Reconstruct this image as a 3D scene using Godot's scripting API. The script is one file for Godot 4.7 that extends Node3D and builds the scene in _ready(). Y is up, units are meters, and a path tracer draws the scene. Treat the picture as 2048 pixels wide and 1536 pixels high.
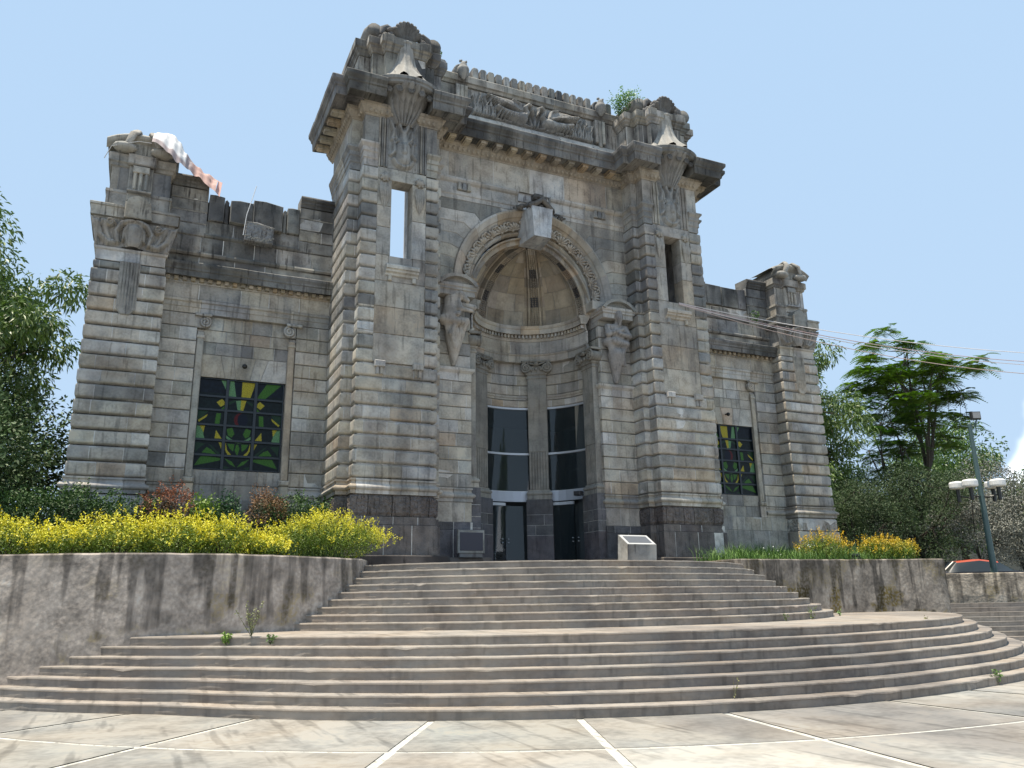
extends Node3D

# ------------------------------------------------------------------ helpers
var rng := RandomNumberGenerator.new()
var nz := FastNoiseLite.new()
var names := {}
var M := {}

class MB:
	var v := PackedVector3Array()
	var c := PackedColorArray()
	var uv := PackedVector2Array()
	var col := Color(1, 1, 1)
	func tri(a: Vector3, b: Vector3, d: Vector3) -> void:
		v.append(a); v.append(b); v.append(d)
		c.append(col); c.append(col); c.append(col)
	func quad(a: Vector3, b: Vector3, d: Vector3, e: Vector3) -> void:
		tri(a, b, d); tri(a, d, e)
	func box(lo: Vector3, hi: Vector3, ch := 0.0) -> void:
		# chamfered on the four edges of the +z face when ch > 0
		var x0 := lo.x; var y0 := lo.y; var z0 := lo.z
		var x1 := hi.x; var y1 := hi.y; var z1 := hi.z
		var zf := z1 - ch
		quad(Vector3(x0, y0, z0), Vector3(x0, y1, z0), Vector3(x0, y1, zf), Vector3(x0, y0, zf))
		quad(Vector3(x1, y0, zf), Vector3(x1, y1, zf), Vector3(x1, y1, z0), Vector3(x1, y0, z0))
		quad(Vector3(x0, y1, z0), Vector3(x1, y1, z0), Vector3(x1, y1, zf), Vector3(x0, y1, zf))
		quad(Vector3(x0, y0, zf), Vector3(x1, y0, zf), Vector3(x1, y0, z0), Vector3(x0, y0, z0))
		quad(Vector3(x1, y0, z0), Vector3(x1, y1, z0), Vector3(x0, y1, z0), Vector3(x0, y0, z0))
		var a0 := Vector3(x0 + ch, y0 + ch, z1); var a1 := Vector3(x0 + ch, y1 - ch, z1)
		var a2 := Vector3(x1 - ch, y1 - ch, z1); var a3 := Vector3(x1 - ch, y0 + ch, z1)
		quad(a0, a1, a2, a3)
		if ch > 0.0:
			var b0 := Vector3(x0, y0, zf); var b1 := Vector3(x0, y1, zf)
			var b2 := Vector3(x1, y1, zf); var b3 := Vector3(x1, y0, zf)
			quad(b0, b1, a1, a0); quad(b1, b2, a2, a1); quad(b2, b3, a3, a2); quad(b3, b0, a0, a3)
	func mesh(mat: Material) -> ArrayMesh:
		var arr := []
		arr.resize(Mesh.ARRAY_MAX)
		arr[Mesh.ARRAY_VERTEX] = v
		arr[Mesh.ARRAY_COLOR] = c
		if uv.size() == v.size():
			arr[Mesh.ARRAY_TEX_UV] = uv
		var m := ArrayMesh.new()
		m.add_surface_from_arrays(Mesh.PRIMITIVE_TRIANGLES, arr)
		m.surface_set_material(0, mat)
		return m
	func smooth(mat: Material, weld := 0.0005) -> ArrayMesh:
		# welded vertices with averaged normals
		var at := {}
		var pv := PackedVector3Array(); var pc := PackedColorArray(); var pn := PackedVector3Array()
		var idx := PackedInt32Array()
		for i in v.size():
			var k := Vector3i(v[i] / weld)
			if not at.has(k):
				at[k] = pv.size()
				pv.append(v[i]); pc.append(c[i]); pn.append(Vector3.ZERO)
			idx.append(at[k])
		for t in range(0, idx.size(), 3):
			var n := (pv[idx[t + 2]] - pv[idx[t]]).cross(pv[idx[t + 1]] - pv[idx[t]])
			for k in 3:
				pn[idx[t + k]] += n
		for i in pn.size():
			pn[i] = pn[i].normalized() if pn[i].length_squared() > 0.0 else Vector3.UP
		var arr := []
		arr.resize(Mesh.ARRAY_MAX)
		arr[Mesh.ARRAY_VERTEX] = pv
		arr[Mesh.ARRAY_NORMAL] = pn
		arr[Mesh.ARRAY_COLOR] = pc
		arr[Mesh.ARRAY_INDEX] = idx
		var m := ArrayMesh.new()
		m.add_surface_from_arrays(Mesh.PRIMITIVE_TRIANGLES, arr)
		m.surface_set_material(0, mat)
		return m

func numbered(called: String) -> String:
	names[called] = names.get(called, -1) + 1
	return called if names[called] == 0 else "%s_%03d" % [called, names[called]]

func put(called: String, mesh: Mesh, parent: Node3D, at := Vector3.ZERO, turn := 0.0) -> MeshInstance3D:
	var o := MeshInstance3D.new()
	o.mesh = mesh
	o.name = numbered(called) if parent == self else called
	o.position = at
	o.rotation.y = turn
	parent.add_child(o, true)
	return o

func base(called: String, parent: Node3D, at := Vector3.ZERO, turn := 0.0) -> Node3D:
	var o := Node3D.new()
	o.name = numbered(called) if parent == self else called
	o.position = at
	o.rotation.y = turn
	parent.add_child(o, true)
	return o

func tag(o: Node3D, label: String, category := "", group := "", kind := "") -> Node3D:
	if label: o.set_meta("label", label)
	if category: o.set_meta("category", category)
	if group: o.set_meta("group", group)
	if kind: o.set_meta("kind", kind)
	return o

func U(a: float, b: float) -> float:
	return rng.randf_range(a, b)

func jit(p: Vector3, amp: float) -> Vector3:
	return p + Vector3(nz.get_noise_3d(p.x * 9.0, p.y * 9.0, p.z * 9.0), nz.get_noise_3d(p.y * 9.0 + 50.0, p.z * 9.0, p.x * 9.0), nz.get_noise_3d(p.z * 9.0, p.x * 9.0 + 90.0, p.y * 9.0)) * amp

# ------------------------------------------------------------------ plan paths and sweeps
# a path runs left to right for someone facing it; the outward side is (-dz, dx)
func plen(path: PackedVector2Array) -> float:
	var s := 0.0
	for i in path.size() - 1:
		s += path[i].distance_to(path[i + 1])
	return s

func seg_n(a: Vector2, b: Vector2) -> Vector2:
	var d := (b - a).normalized()
	return Vector2(-d.y, d.x)

# rows of [point, outward offset direction] between two lengths along the path
func rows(path: PackedVector2Array, s0: float, s1: float, step := 0.0) -> Array:
	var out := []
	var s := 0.0
	var n := path.size()
	for i in n - 1:
		var a := path[i]; var b := path[i + 1]
		var l := a.distance_to(b)
		var nn := seg_n(a, b)
		var e0 := s; var e1 := s + l
		s = e1
		if e1 <= s0 + 1e-5 or e0 >= s1 - 1e-5:
			continue
		var f := maxf(s0, e0); var t := minf(s1, e1)
		var k := 1
		if step > 0.0:
			k = maxi(1, int(round((t - f) / step)))
		for j in k + 1:
			var q := f + (t - f) * j / k
			var p := a.lerp(b, (q - e0) / l)
			var o := nn
			if j == 0 and f == e0 and i > 0 and f > s0 + 1e-5:
				continue
			if j == k and t == e1 and i < n - 2 and t < s1 - 1e-5:
				var n2 := seg_n(b, path[i + 2])
				o = (nn + n2) / maxf(0.25, 1.0 + nn.dot(n2))
			out.append([p, o])
	return out

func sweep(mb: MB, path: PackedVector2Array, s0: float, s1: float, prof: PackedVector2Array, caps := true, amp := 0.0, step := 0.0) -> void:
	if s1 < 0.0:
		s1 = plen(path)
	var rw := rows(path, s0, s1, step)
	var prev := PackedVector3Array()
	for r in rw.size():
		var p: Vector2 = rw[r][0]; var o: Vector2 = rw[r][1]
		var cur := PackedVector3Array()
		for q in prof:
			var w := Vector3(p.x + o.x * q.x, q.y, p.y + o.y * q.x)
			cur.append(jit(w, amp) if amp > 0.0 else w)
		if r > 0:
			for j in prof.size() - 1:
				mb.quad(prev[j], prev[j + 1], cur[j + 1], cur[j])
		if caps and (r == 0 or r == rw.size() - 1):
			for j in range(1, prof.size() - 1):
				if r == 0: mb.tri(cur[0], cur[j + 1], cur[j])
				else: mb.tri(cur[0], cur[j], cur[j + 1])
		prev = cur

func arc(cx: float, cz: float, r: float, a0: float, a1: float, n: int) -> PackedVector2Array:
	# angles in degrees, 0 = +x, 90 = +z
	var out := PackedVector2Array()
	for i in n + 1:
		var a := deg_to_rad(a0 + (a1 - a0) * i / n)
		out.append(Vector2(cx + r * cos(a), cz + r * sin(a)))
	return out

func flip(path: PackedVector2Array) -> PackedVector2Array:
	var out := PackedVector2Array()
	for i in range(path.size() - 1, -1, -1):
		out.append(Vector2(-path[i].x, path[i].y))
	return out

func side(sg: int, path: PackedVector2Array) -> PackedVector2Array:
	return path if sg < 0 else flip(path)

func V2(a: Array) -> PackedVector2Array:
	var out := PackedVector2Array()
	for i in range(0, a.size(), 2):
		out.append(Vector2(a[i], a[i + 1]))
	return out

# block profiles (offset, height)
func cushion(y0: float, y1: float, p: float) -> PackedVector2Array:
	return V2([-0.03, y0 + 0.012, 0.0, y0 + 0.02, p * 0.62, y0 + 0.036, p * 0.92, y0 + 0.062, p, y0 + 0.1, p, y1 - 0.1, p * 0.92, y1 - 0.062, p * 0.62, y1 - 0.036, 0.0, y1 - 0.02, -0.03, y1 - 0.012])

func flatblock(y0: float, y1: float, p: float) -> PackedVector2Array:
	return V2([-0.03, y0 + 0.008, p - 0.03, y0 + 0.011, p - 0.008, y0 + 0.022, p, y0 + 0.045, p, y1 - 0.03, p - 0.008, y1 - 0.016, p - 0.03, y1 - 0.009, -0.03, y1 - 0.006])

func ashlar(y0: float, y1: float, p: float) -> PackedVector2Array:
	return V2([-0.03, y0 + 0.004, p - 0.006, y0 + 0.005, p, y0 + 0.013, p, y1 - 0.013, p - 0.006, y1 - 0.005, -0.03, y1 - 0.004])

# base colours of single stones (linear)
func tone(kind: String) -> Color:
	var k := U(0.86, 1.1)
	var c := Color(0.475, 0.435, 0.37)
	match kind:
		"stone":
			var q := rng.randf()
			if q < 0.16: c = Color(0.53, 0.51, 0.47)
			elif q < 0.24: c = Color(0.48, 0.40, 0.31)
			elif q < 0.42: c = Color(0.37, 0.355, 0.325)
		"grey":
			c = Color(0.40, 0.375, 0.33)
			if rng.randf() < 0.2: c = Color(0.44, 0.415, 0.37)
			elif rng.randf() < 0.2: c = Color(0.27, 0.265, 0.25)
		"dark":
			c = Color(0.215, 0.21, 0.198)
		"plinth":
			c = Color(0.155, 0.135, 0.125)
			k = U(0.85, 1.2)
		"basalt":
			c = Color(0.125, 0.12, 0.125)
			k = U(0.85, 1.3)
		"pale":
			c = Color(0.52, 0.50, 0.46)
	return Color(c.r * k, c.g * k, c.b * k * U(0.96, 1.03))

# lays one course as separate stones along a path
func course(parent: Node3D, core: MB, called: String, path: PackedVector2Array, s0: float, s1: float, prof: PackedVector2Array, avg: float, kind: String, mat: Material, amp := 0.007, cuts := [], raise := 0.003, mdepth := 0.005) -> void:
	if s1 < 0.0: s1 = plen(path)
	if cuts.is_empty():
		var n := maxi(1, int(round((s1 - s0) / avg + U(-0.3, 0.3))))
		var acc := [s0]
		for i in range(1, n):
			acc.append(s0 + (s1 - s0) * (i + U(-0.22, 0.22)) / n)
		acc.append(s1)
		cuts = acc
	for i in cuts.size() - 1:
		var mb := MB.new()
		mb.col = tone(kind)
		var pr := prof.duplicate()
		var dr := U(-raise, raise)
		for j in range(2, pr.size() - 2):
			pr[j].x += dr
		var g := 0.008 + U(0.0, 0.007)
		sweep(mb, path, cuts[i] + (g if i > 0 else 0.0), cuts[i + 1] - (g if i < cuts.size() - 2 else 0.0), pr, true, amp, 0.3)
		put(called, mb.mesh(mat), parent)
	var mp := prof.duplicate()
	for j in mp.size():
		mp[j].x -= mdepth
	sweep(core, path, s0, s1, mp, true, 0.0, 0.0)

# polygon in x,y made into a slab with a chamfered front face
func slab_poly(mb: MB, poly: PackedVector2Array, z0: float, z1: float, ch: float) -> void:
	var pts := poly
	if Geometry2D.is_polygon_clockwise(pts):
		pts.reverse()   # now counterclockwise, y up
	var n := pts.size()
	var ins := PackedVector2Array()
	for i in n:
		var a := pts[(i + n - 1) % n]; var b := pts[i]; var c := pts[(i + 1) % n]
		var n1 := Vector2(-(b - a).normalized().y, (b - a).normalized().x)
		var n2 := Vector2(-(c - b).normalized().y, (c - b).normalized().x)
		ins.append(b + (n1 + n2) / maxf(0.4, 1.0 + n1.dot(n2)) * ch)
	for i in n:
		var j := (i + 1) % n
		var a := pts[i]; var b := pts[j]
		mb.quad(Vector3(b.x, b.y, z0), Vector3(b.x, b.y, z1 - ch), Vector3(a.x, a.y, z1 - ch), Vector3(a.x, a.y, z0))
		mb.quad(Vector3(b.x, b.y, z1 - ch), Vector3(ins[j].x, ins[j].y, z1), Vector3(ins[i].x, ins[i].y, z1), Vector3(a.x, a.y, z1 - ch))
	var tr := Geometry2D.triangulate_polygon(ins)
	for t in range(0, tr.size(), 3):
		var a := ins[tr[t]]; var b := ins[tr[t + 1]]; var c := ins[tr[t + 2]]
		if (b - a).cross(c - a) > 0.0:
			mb.tri(Vector3(a.x, a.y, z1), Vector3(c.x, c.y, z1), Vector3(b.x, b.y, z1))
		else:
			mb.tri(Vector3(a.x, a.y, z1), Vector3(b.x, b.y, z1), Vector3(c.x, c.y, z1))

# tube along points with a radius at each
func tube(mb: MB, pts: PackedVector3Array, rad: PackedFloat32Array, n := 8, squash := 1.0) -> void:
	var prev := PackedVector3Array()
	var side_v := Vector3.ZERO
	for i in pts.size():
		var d := (pts[mini(i + 1, pts.size() - 1)] - pts[maxi(i - 1, 0)]).normalized()
		if i == 0:
			side_v = d.cross(Vector3.UP if absf(d.y) < 0.9 else Vector3.RIGHT).normalized()
		else:
			side_v = (side_v - d * side_v.dot(d)).normalized()
		var up := side_v.cross(d)
		var r := rad[mini(i, rad.size() - 1)]
		var cur := PackedVector3Array()
		for k in n:
			var a := TAU * k / n
			cur.append(pts[i] + side_v * cos(a) * r + up * sin(a) * r * squash)
		if i > 0:
			for k in n:
				var k2 := (k + 1) % n
				mb.quad(prev[k], prev[k2], cur[k2], cur[k])
		if i == 0 or i == pts.size() - 1:
			for k in n:
				var k2 := (k + 1) % n
				if i == 0: mb.tri(pts[i], cur[k2], cur[k])
				else: mb.tri(pts[i], cur[k], cur[k2])
		prev = cur

func lathe(mb: MB, at: Vector3, prof: PackedVector2Array, n := 16) -> void:
	for j in prof.size() - 1:
		for k in n:
			var a := TAU * k / n; var b := TAU * (k + 1) / n
			var p0 := at + Vector3(cos(a) * prof[j].x, prof[j].y, sin(a) * prof[j].x)
			var p1 := at + Vector3(cos(b) * prof[j].x, prof[j].y, sin(b) * prof[j].x)
			var p2 := at + Vector3(cos(b) * prof[j + 1].x, prof[j + 1].y, sin(b) * prof[j + 1].x)
			var p3 := at + Vector3(cos(a) * prof[j + 1].x, prof[j + 1].y, sin(a) * prof[j + 1].x)
			mb.quad(p0, p1, p2, p3)

func ball(mb: MB, at: Vector3, r: Vector3, n := 10, m := 6) -> void:
	for j in m:
		for k in n:
			var q := []
			for e in [[j, k], [j, k + 1], [j + 1, k + 1], [j + 1, k]]:
				var la: float = -PI / 2 + PI * e[0] / m
				var lo: float = TAU * e[1] / n
				q.append(at + Vector3(cos(la) * cos(lo), sin(la), cos(la) * sin(lo)) * r)
			mb.quad(q[0], q[1], q[2], q[3])

# carved relief: a grid over w x h; strokes are [x0,y0,x1,y1,...], radius, height ; drawn as rounded ridges
# the surface sits at fn-place(u, v, height) so that it can be flat or bulged
func relief(mb: MB, w: float, h: float, nx: int, ny: int, strokes: Array, place: Callable, rough := 0.008) -> void:
	var hgt := PackedFloat32Array()
	hgt.resize((nx + 1) * (ny + 1))
	for s in strokes:
		var pts: Array = s[0]
		var r: float = s[1]; var H: float = s[2]
		var r1: float = s[3] if s.size() > 3 else r
		for k in range(0, pts.size() - 2, 2):
			var a := Vector2(pts[k], pts[k + 1]); var b := Vector2(pts[k + 2], pts[k + 3])
			var nseg := pts.size() / 2 - 1
			var ra := lerpf(r, r1, float(k / 2) / nseg); var rb := lerpf(r, r1, float(k / 2 + 1) / nseg)
			var rm := maxf(ra, rb)
			var i0 := maxi(0, int((minf(a.x, b.x) - rm) / w * nx)); var i1 := mini(nx, int((maxf(a.x, b.x) + rm) / w * nx) + 1)
			var j0 := maxi(0, int((minf(a.y, b.y) - rm) / h * ny)); var j1 := mini(ny, int((maxf(a.y, b.y) + rm) / h * ny) + 1)
			var ab := b - a
			var l2 := maxf(ab.length_squared(), 1e-6)
			for j in range(j0, j1 + 1):
				for i in range(i0, i1 + 1):
					var p := Vector2(w * i / nx, h * j / ny)
					var t := clampf((p - a).dot(ab) / l2, 0.0, 1.0)
					var rr := lerpf(ra, rb, t)
					var d := p.distance_to(a + ab * t) / maxf(rr, 0.001)
					if d < 1.0:
						var q := H * sqrt(1.0 - d * d)
						var id := j * (nx + 1) + i
						if q > hgt[id]: hgt[id] = q
	for j in ny:
		for i in nx:
			var q := []
			for e in [[i, j], [i, j + 1], [i + 1, j + 1], [i + 1, j]]:
				var u: float = w * e[0] / nx; var vv: float = h * e[1] / ny
				var hh: float = hgt[e[1] * (nx + 1) + e[0]] + nz.get_noise_2d(u * 60.0, vv * 60.0) * rough
				q.append(place.call(u, vv, hh))
			mb.quad(q[0], q[1], q[2], q[3])

func spiral(cx: float, cy: float, r0: float, turns: float, dir: float, a0: float) -> Array:
	var out := []
	var n := int(turns * 14)
	for i in n + 1:
		var t := float(i) / n
		var a := a0 + dir * t * turns * TAU
		var r := r0 * (1.0 - t * 0.9)
		out.append(cx + cos(a) * r); out.append(cy + sin(a) * r)
	return out

# ------------------------------------------------------------------ computed textures and materials
func noise_img(w: int, h: int, freq: float, seed_: int, oct := 4, kind := FastNoiseLite.TYPE_SIMPLEX_SMOOTH) -> Image:
	var n := FastNoiseLite.new()
	n.noise_type = kind
	n.seed = seed_
	n.frequency = freq
	n.fractal_octaves = oct
	return n.get_seamless_image(w, h)

func bytes_of(im: Image) -> PackedByteArray:
	im.convert(Image.FORMAT_L8)
	return im.get_data()

func tex_of(data: PackedByteArray, w: int, h: int) -> ImageTexture:
	return ImageTexture.create_from_image(Image.create_from_data(w, h, false, Image.FORMAT_RGB8, data))

# weathered stone: fine grain, pores, soft blotches and vertical run-off streaks; multiplied with the stone's own colour
func tex_stone(seed_: int, blotch: float, streak: float, dark_cut: float) -> ImageTexture:
	var W := 512
	var fine := bytes_of(noise_img(W, W, 0.11, seed_, 3))
	var mid := bytes_of(noise_img(W, W, 0.018, seed_ + 1, 5))
	var big := bytes_of(noise_img(W, W, 0.006, seed_ + 2, 5))
	var si := noise_img(W, 48, 0.05, seed_ + 3, 4)
	si.resize(W, W, Image.INTERPOLATE_CUBIC)
	var st := bytes_of(si)
	var out := PackedByteArray()
	out.resize(W * W * 3)
	for i in W * W:
		var f := fine[i] / 255.0 - 0.5
		var m := mid[i] / 255.0 - 0.5
		var b := big[i] / 255.0
		var s := st[i] / 255.0
		var k := 0.955 + f * 0.16 + m * 0.26 * blotch
		var dk := clampf((b * 0.6 + s * 0.55 * streak + m * 0.5 - dark_cut) * 5.0, 0.0, 1.0)
		k *= 1.0 - 0.42 * dk
		if s * streak > 0.0:
			k *= 1.0 - clampf((s - 0.66) * 2.2, 0.0, 0.3) * streak
		var warm := (b - 0.5) * 0.06
		out[i * 3] = int(clampf(k + warm, 0.0, 1.0) * 255.0)
		out[i * 3 + 1] = int(clampf(k, 0.0, 1.0) * 255.0)
		out[i * 3 + 2] = int(clampf(k - warm * 1.1 + dk * 0.02, 0.0, 1.0) * 255.0)
	return tex_of(out, W, W)

# large scale staining laid over a second set of coordinates
func tex_large(seed_: int, amount: float) -> ImageTexture:
	var W := 256
	var a := bytes_of(noise_img(W, W, 0.012, seed_, 5))
	var si := noise_img(W, 40, 0.06, seed_ + 7, 4)
	si.resize(W, W, Image.INTERPOLATE_CUBIC)
	var b := bytes_of(si)
	var out := PackedByteArray()
	out.resize(W * W * 3)
	for i in W * W:
		var q := clampf((a[i] / 255.0 * 0.6 + b[i] / 255.0 * 0.5 - 0.5) * 3.5, 0.0, 1.0)
		var k := 1.0 - amount * q
		out[i * 3] = int(k * 255.0); out[i * 3 + 1] = int(k * 255.0); out[i * 3 + 2] = int(minf(1.0, k + 0.015 * q) * 255.0)
	return tex_of(out, W, W)

func tex_bump(seed_: int, freq: float, oct := 5) -> ImageTexture:
	return ImageTexture.create_from_image(noise_img(512, 512, freq, seed_, oct))

func S(c: Color) -> Color:
	return c.linear_to_srgb()

func mat(called: String, c: Color, rough := 0.9, tex: Texture2D = null, per_m := 0.2, bump: Texture2D = null, bump_cm := 0.0, large: Texture2D = null, large_per_m := 0.05) -> StandardMaterial3D:
	var m := StandardMaterial3D.new()
	m.resource_name = called
	m.albedo_color = S(c)
	m.roughness = rough
	m.vertex_color_use_as_albedo = true
	if tex or bump:
		m.uv1_triplanar = true
		m.uv1_world_triplanar = true
		m.uv1_scale = Vector3.ONE * per_m
	if tex: m.albedo_texture = tex
	if bump:
		m.heightmap_enabled = true
		m.heightmap_texture = bump
		m.heightmap_scale = bump_cm
	if large:
		m.detail_enabled = true
		m.detail_blend_mode = BaseMaterial3D.BLEND_MODE_MUL
		m.detail_uv_layer = BaseMaterial3D.DETAIL_UV_2
		m.detail_albedo = large
		m.uv2_triplanar = true
		m.uv2_world_triplanar = true
		m.uv2_scale = Vector3(large_per_m, large_per_m, large_per_m)
	M[called] = m
	return m

func leafmat(called: String, back: Color, rough := 0.45) -> StandardMaterial3D:
	var m := StandardMaterial3D.new()
	m.resource_name = called
	m.albedo_color = Color.WHITE
	m.vertex_color_use_as_albedo = true
	m.roughness = rough
	m.cull_mode = BaseMaterial3D.CULL_DISABLED
	m.backlight_enabled = true
	m.backlight = back
	M[called] = m
	return m

func materials() -> void:
	var st1 := tex_stone(11, 1.0, 0.55, 0.98)
	var st2 := tex_stone(37, 1.3, 0.8, 0.74)
	var bump := tex_bump(5, 0.05)
	var rbump := tex_bump(8, 0.03, 6)
	var lg := tex_large(91, 0.2)
	var lg2 := tex_large(17, 0.42)
	mat("stone", Color.WHITE, 0.92, st1, 0.19, bump, 0.7, lg, 0.083)
	mat("stone_dark", Color.WHITE, 0.95, st2, 0.21, rbump, 1.6, lg2, 0.061)
	mat("carved", Color.WHITE, 0.93, st2, 0.27, bump, 0.8, lg, 0.09)
	mat("mortar", Color(0.60, 0.585, 0.55), 0.95, st1, 0.3, bump, 0.6, lg, 0.083)
	mat("plinth_stone", Color.WHITE, 0.85, st1, 0.35, bump, 0.8, lg, 0.11)
	mat("rough_stone", Color.WHITE, 0.95, st2, 0.5, rbump, 6.0, lg, 0.1)
	mat("concrete", Color.WHITE, 0.93, st2, 0.16, rbump, 1.1, lg2, 0.045)
	mat("step_stone", Color.WHITE, 0.93, st1, 0.14, rbump, 1.3, lg, 0.033)
	mat("paving", Color.WHITE, 0.92, st1, 0.11, rbump, 0.9, lg, 0.027)
	mat("joint", Color(0.56, 0.54, 0.48), 0.95, st1, 0.4, bump, 0.8)
	mat("soil", Color(0.05, 0.042, 0.032), 1.0, st2, 0.4, rbump, 3.0)
	mat("earth_green", Color(0.06, 0.08, 0.03), 1.0, st2, 0.2, rbump, 4.0)
	mat("plain", Color.WHITE, 0.7)
	mat("bark", Color.WHITE, 0.95, st2, 0.8, rbump, 3.0)
	mat("asphalt", Color(0.06, 0.06, 0.062), 0.95, st1, 0.3, bump, 0.6)
	var metal := mat("metal", Color.WHITE, 0.45); metal.metallic = 0.0
	var alu := mat("aluminium", Color(0.5, 0.53, 0.57), 0.4); alu.metallic = 0.35
	var gl := mat("glass", Color(0.05, 0.07, 0.08), 0.03)
	gl.vertex_color_use_as_albedo = false
	gl.transparency = BaseMaterial3D.TRANSPARENCY_ALPHA
	gl.albedo_color = Color(0.35, 0.42, 0.45, 0.12)
	var car := mat("car_paint", Color.WHITE, 0.25); car.clearcoat_enabled = true; car.clearcoat = 0.7
	M["wall_left"] = wallmat("wall_left", 61, 0.55, 0.3)
	M["wall_right"] = wallmat("wall_right", 77, 1.1, 0.8)
	leafmat("leaf", Color(0.5, 0.6, 0.25))
	leafmat("leaf_dull", Color(0.15, 0.2, 0.1), 0.6)
	leafmat("leaf_yellow", Color(0.55, 0.5, 0.1), 0.5)
	var cl := leafmat("cloth", Color(0.4, 0.38, 0.36), 0.8)
	cl.vertex_color_use_as_albedo = true

# cast concrete with run-off streaks that start at the top edge, lime bloom and yellow-green moss patches near the foot
func wallmat(called: String, seed_: int, streaks: float, moss: float) -> Material:
	var W := 1024; var H := 256
	var fine := bytes_of(noise_img(W, H, 0.09, seed_, 4))
	var mid := bytes_of(noise_img(W, H, 0.014, seed_ + 1, 5))
	var big := bytes_of(noise_img(W, H, 0.007, seed_ + 2, 4))
	var ci := noise_img(W, 24, 0.022, seed_ + 3, 5)
	ci.resize(W, H, Image.INTERPOLATE_CUBIC)
	var col := bytes_of(ci)
	var out := PackedByteArray(); out.resize(W * H * 3)
	for y in H:
		var t := float(y) / H     # 0 at the top edge
		for x in W:
			var i := y * W + x
			var c := col[i] / 255.0
			var len_ := 0.1 + clampf((c - 0.4) * 3.0 + (big[i] - 128) / 255.0 * 1.2, 0.0, 1.4) * streaks
			var s := clampf((len_ - t) * 2.2, 0.0, 1.0) * clampf((c - 0.36) * 4.0 + (0.5 if t < 0.1 else 0.0), 0.0, 1.0)
			s *= 0.75 + (fine[i] - 128) / 255.0 * 0.9
			var k := 0.88 + (fine[i] - 128) / 255.0 * 0.26 + (mid[i] - 128) / 255.0 * 0.34
			k *= 1.0 - 0.45 * clampf(s, 0.0, 1.0)
			k *= 1.0 - 0.3 * clampf((big[(i + 40000) % (W * H)] - 140) / 50.0, 0.0, 1.0) * clampf((mid[i] - 90) / 80.0, 0.0, 1.0)
			var bl := clampf((mid[(i + 5000) % (W * H)] - 160) / 45.0, 0.0, 1.0) * (1.0 - s)
			k = lerpf(k, 1.0, bl * 0.35)
			var ms := clampf((big[i] / 255.0 - 0.54) * 7.0, 0.0, 1.0) * clampf((fine[i] - 70) / 90.0, 0.0, 1.0) * moss
			if t < 0.3: ms *= 0.35
			var r := k * 1.0; var g := k * 0.975; var b := k * 0.95
			r = lerpf(r, 0.66 * k, ms); g = lerpf(g, 0.58 * k, ms); b = lerpf(b, 0.25 * k, ms)
			out[i * 3] = int(clampf(r, 0.0, 1.0) * 255.0); out[i * 3 + 1] = int(clampf(g, 0.0, 1.0) * 255.0); out[i * 3 + 2] = int(clampf(b, 0.0, 1.0) * 255.0)
	var m := StandardMaterial3D.new()
	m.resource_name = called
	m.albedo_texture = tex_of(out, W, H)
	m.vertex_color_use_as_albedo = true
	m.roughness = 0.94
	m.heightmap_enabled = true
	m.heightmap_texture = ImageTexture.create_from_image(noise_img(W, H, 0.045, seed_ + 9, 5))
	m.heightmap_scale = 1.4
	return m

# ------------------------------------------------------------------ the building
const CH := 0.4175      # course height
const Y0 := 4.91        # foot of the rusticated courses
var bld: Node3D

func cy(k: float) -> float:
	return Y0 + CH * k

func entab_profile(d: float) -> PackedVector2Array:
	# cornice above the frieze, d = how far it stands out
	return V2([0.0, 16.62, d - 0.16, 16.62, d - 0.15, 16.57, d - 0.1, 16.57, d - 0.09, 16.64, d - 0.08, 16.83, d - 0.04, 16.86, d - 0.03, 16.92, d + 0.05, 17.02, d + 0.06, 17.13, d + 0.03, 17.17, 0.3, 17.3, -0.2, 17.36])

func tower_path() -> PackedVector2Array:
	return V2([-6.54, -3.0, -6.54, -0.42, -6.22, -0.42, -6.22, 0.0, -3.94, 0.0, -3.94, -0.42, -3.72, -0.42, -3.72, -1.0])

func span(path: PackedVector2Array, a: Vector2, b: Vector2) -> Array:
	# lengths along the path of the two points nearest to a and b
	var out := []
	for q in [a, b]:
		var best := 1e9; var at := 0.0; var s := 0.0
		for i in path.size() - 1:
			var c := Geometry2D.get_closest_point_to_segment(q, path[i], path[i + 1])
			if c.distance_to(q) < best:
				best = c.distance_to(q); at = s + path[i].distance_to(c)
			s += path[i].distance_to(path[i + 1])
		out.append(at)
	return out

func mouldrun(parent: Node3D, called: String, path: PackedVector2Array, s0: float, s1: float, prof: PackedVector2Array, avg: float, kind: String, m: Material, amp := 0.008, step := 0.25) -> void:
	if s1 < 0.0: s1 = plen(path)
	var n := maxi(1, int(round((s1 - s0) / avg)))
	var s := s0
	for i in n:
		var e := s1 if i == n - 1 else s0 + (s1 - s0) * (i + 1 + U(-0.15, 0.15)) / n
		var mb := MB.new()
		mb.col = tone(kind)
		sweep(mb, path, s + (0.004 if i > 0 else 0.0), e - 0.004, prof, true, amp, step)
		put(called, mb.mesh(m), parent)
		s = e

func bxm(parent: Node3D, called: String, lo: Vector3, hi: Vector3, c: Color, m: Material, ch := 0.01) -> MeshInstance3D:
	var mb := MB.new(); mb.col = c
	mb.box(lo, hi, ch)
	return put(called, mb.mesh(m), parent)

func mx(sg: int, x0: float, x1: float) -> Vector2:
	# x range given for the left half, mirrored for the right half
	return Vector2(x0, x1) if sg < 0 else Vector2(-x1, -x0)

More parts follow.
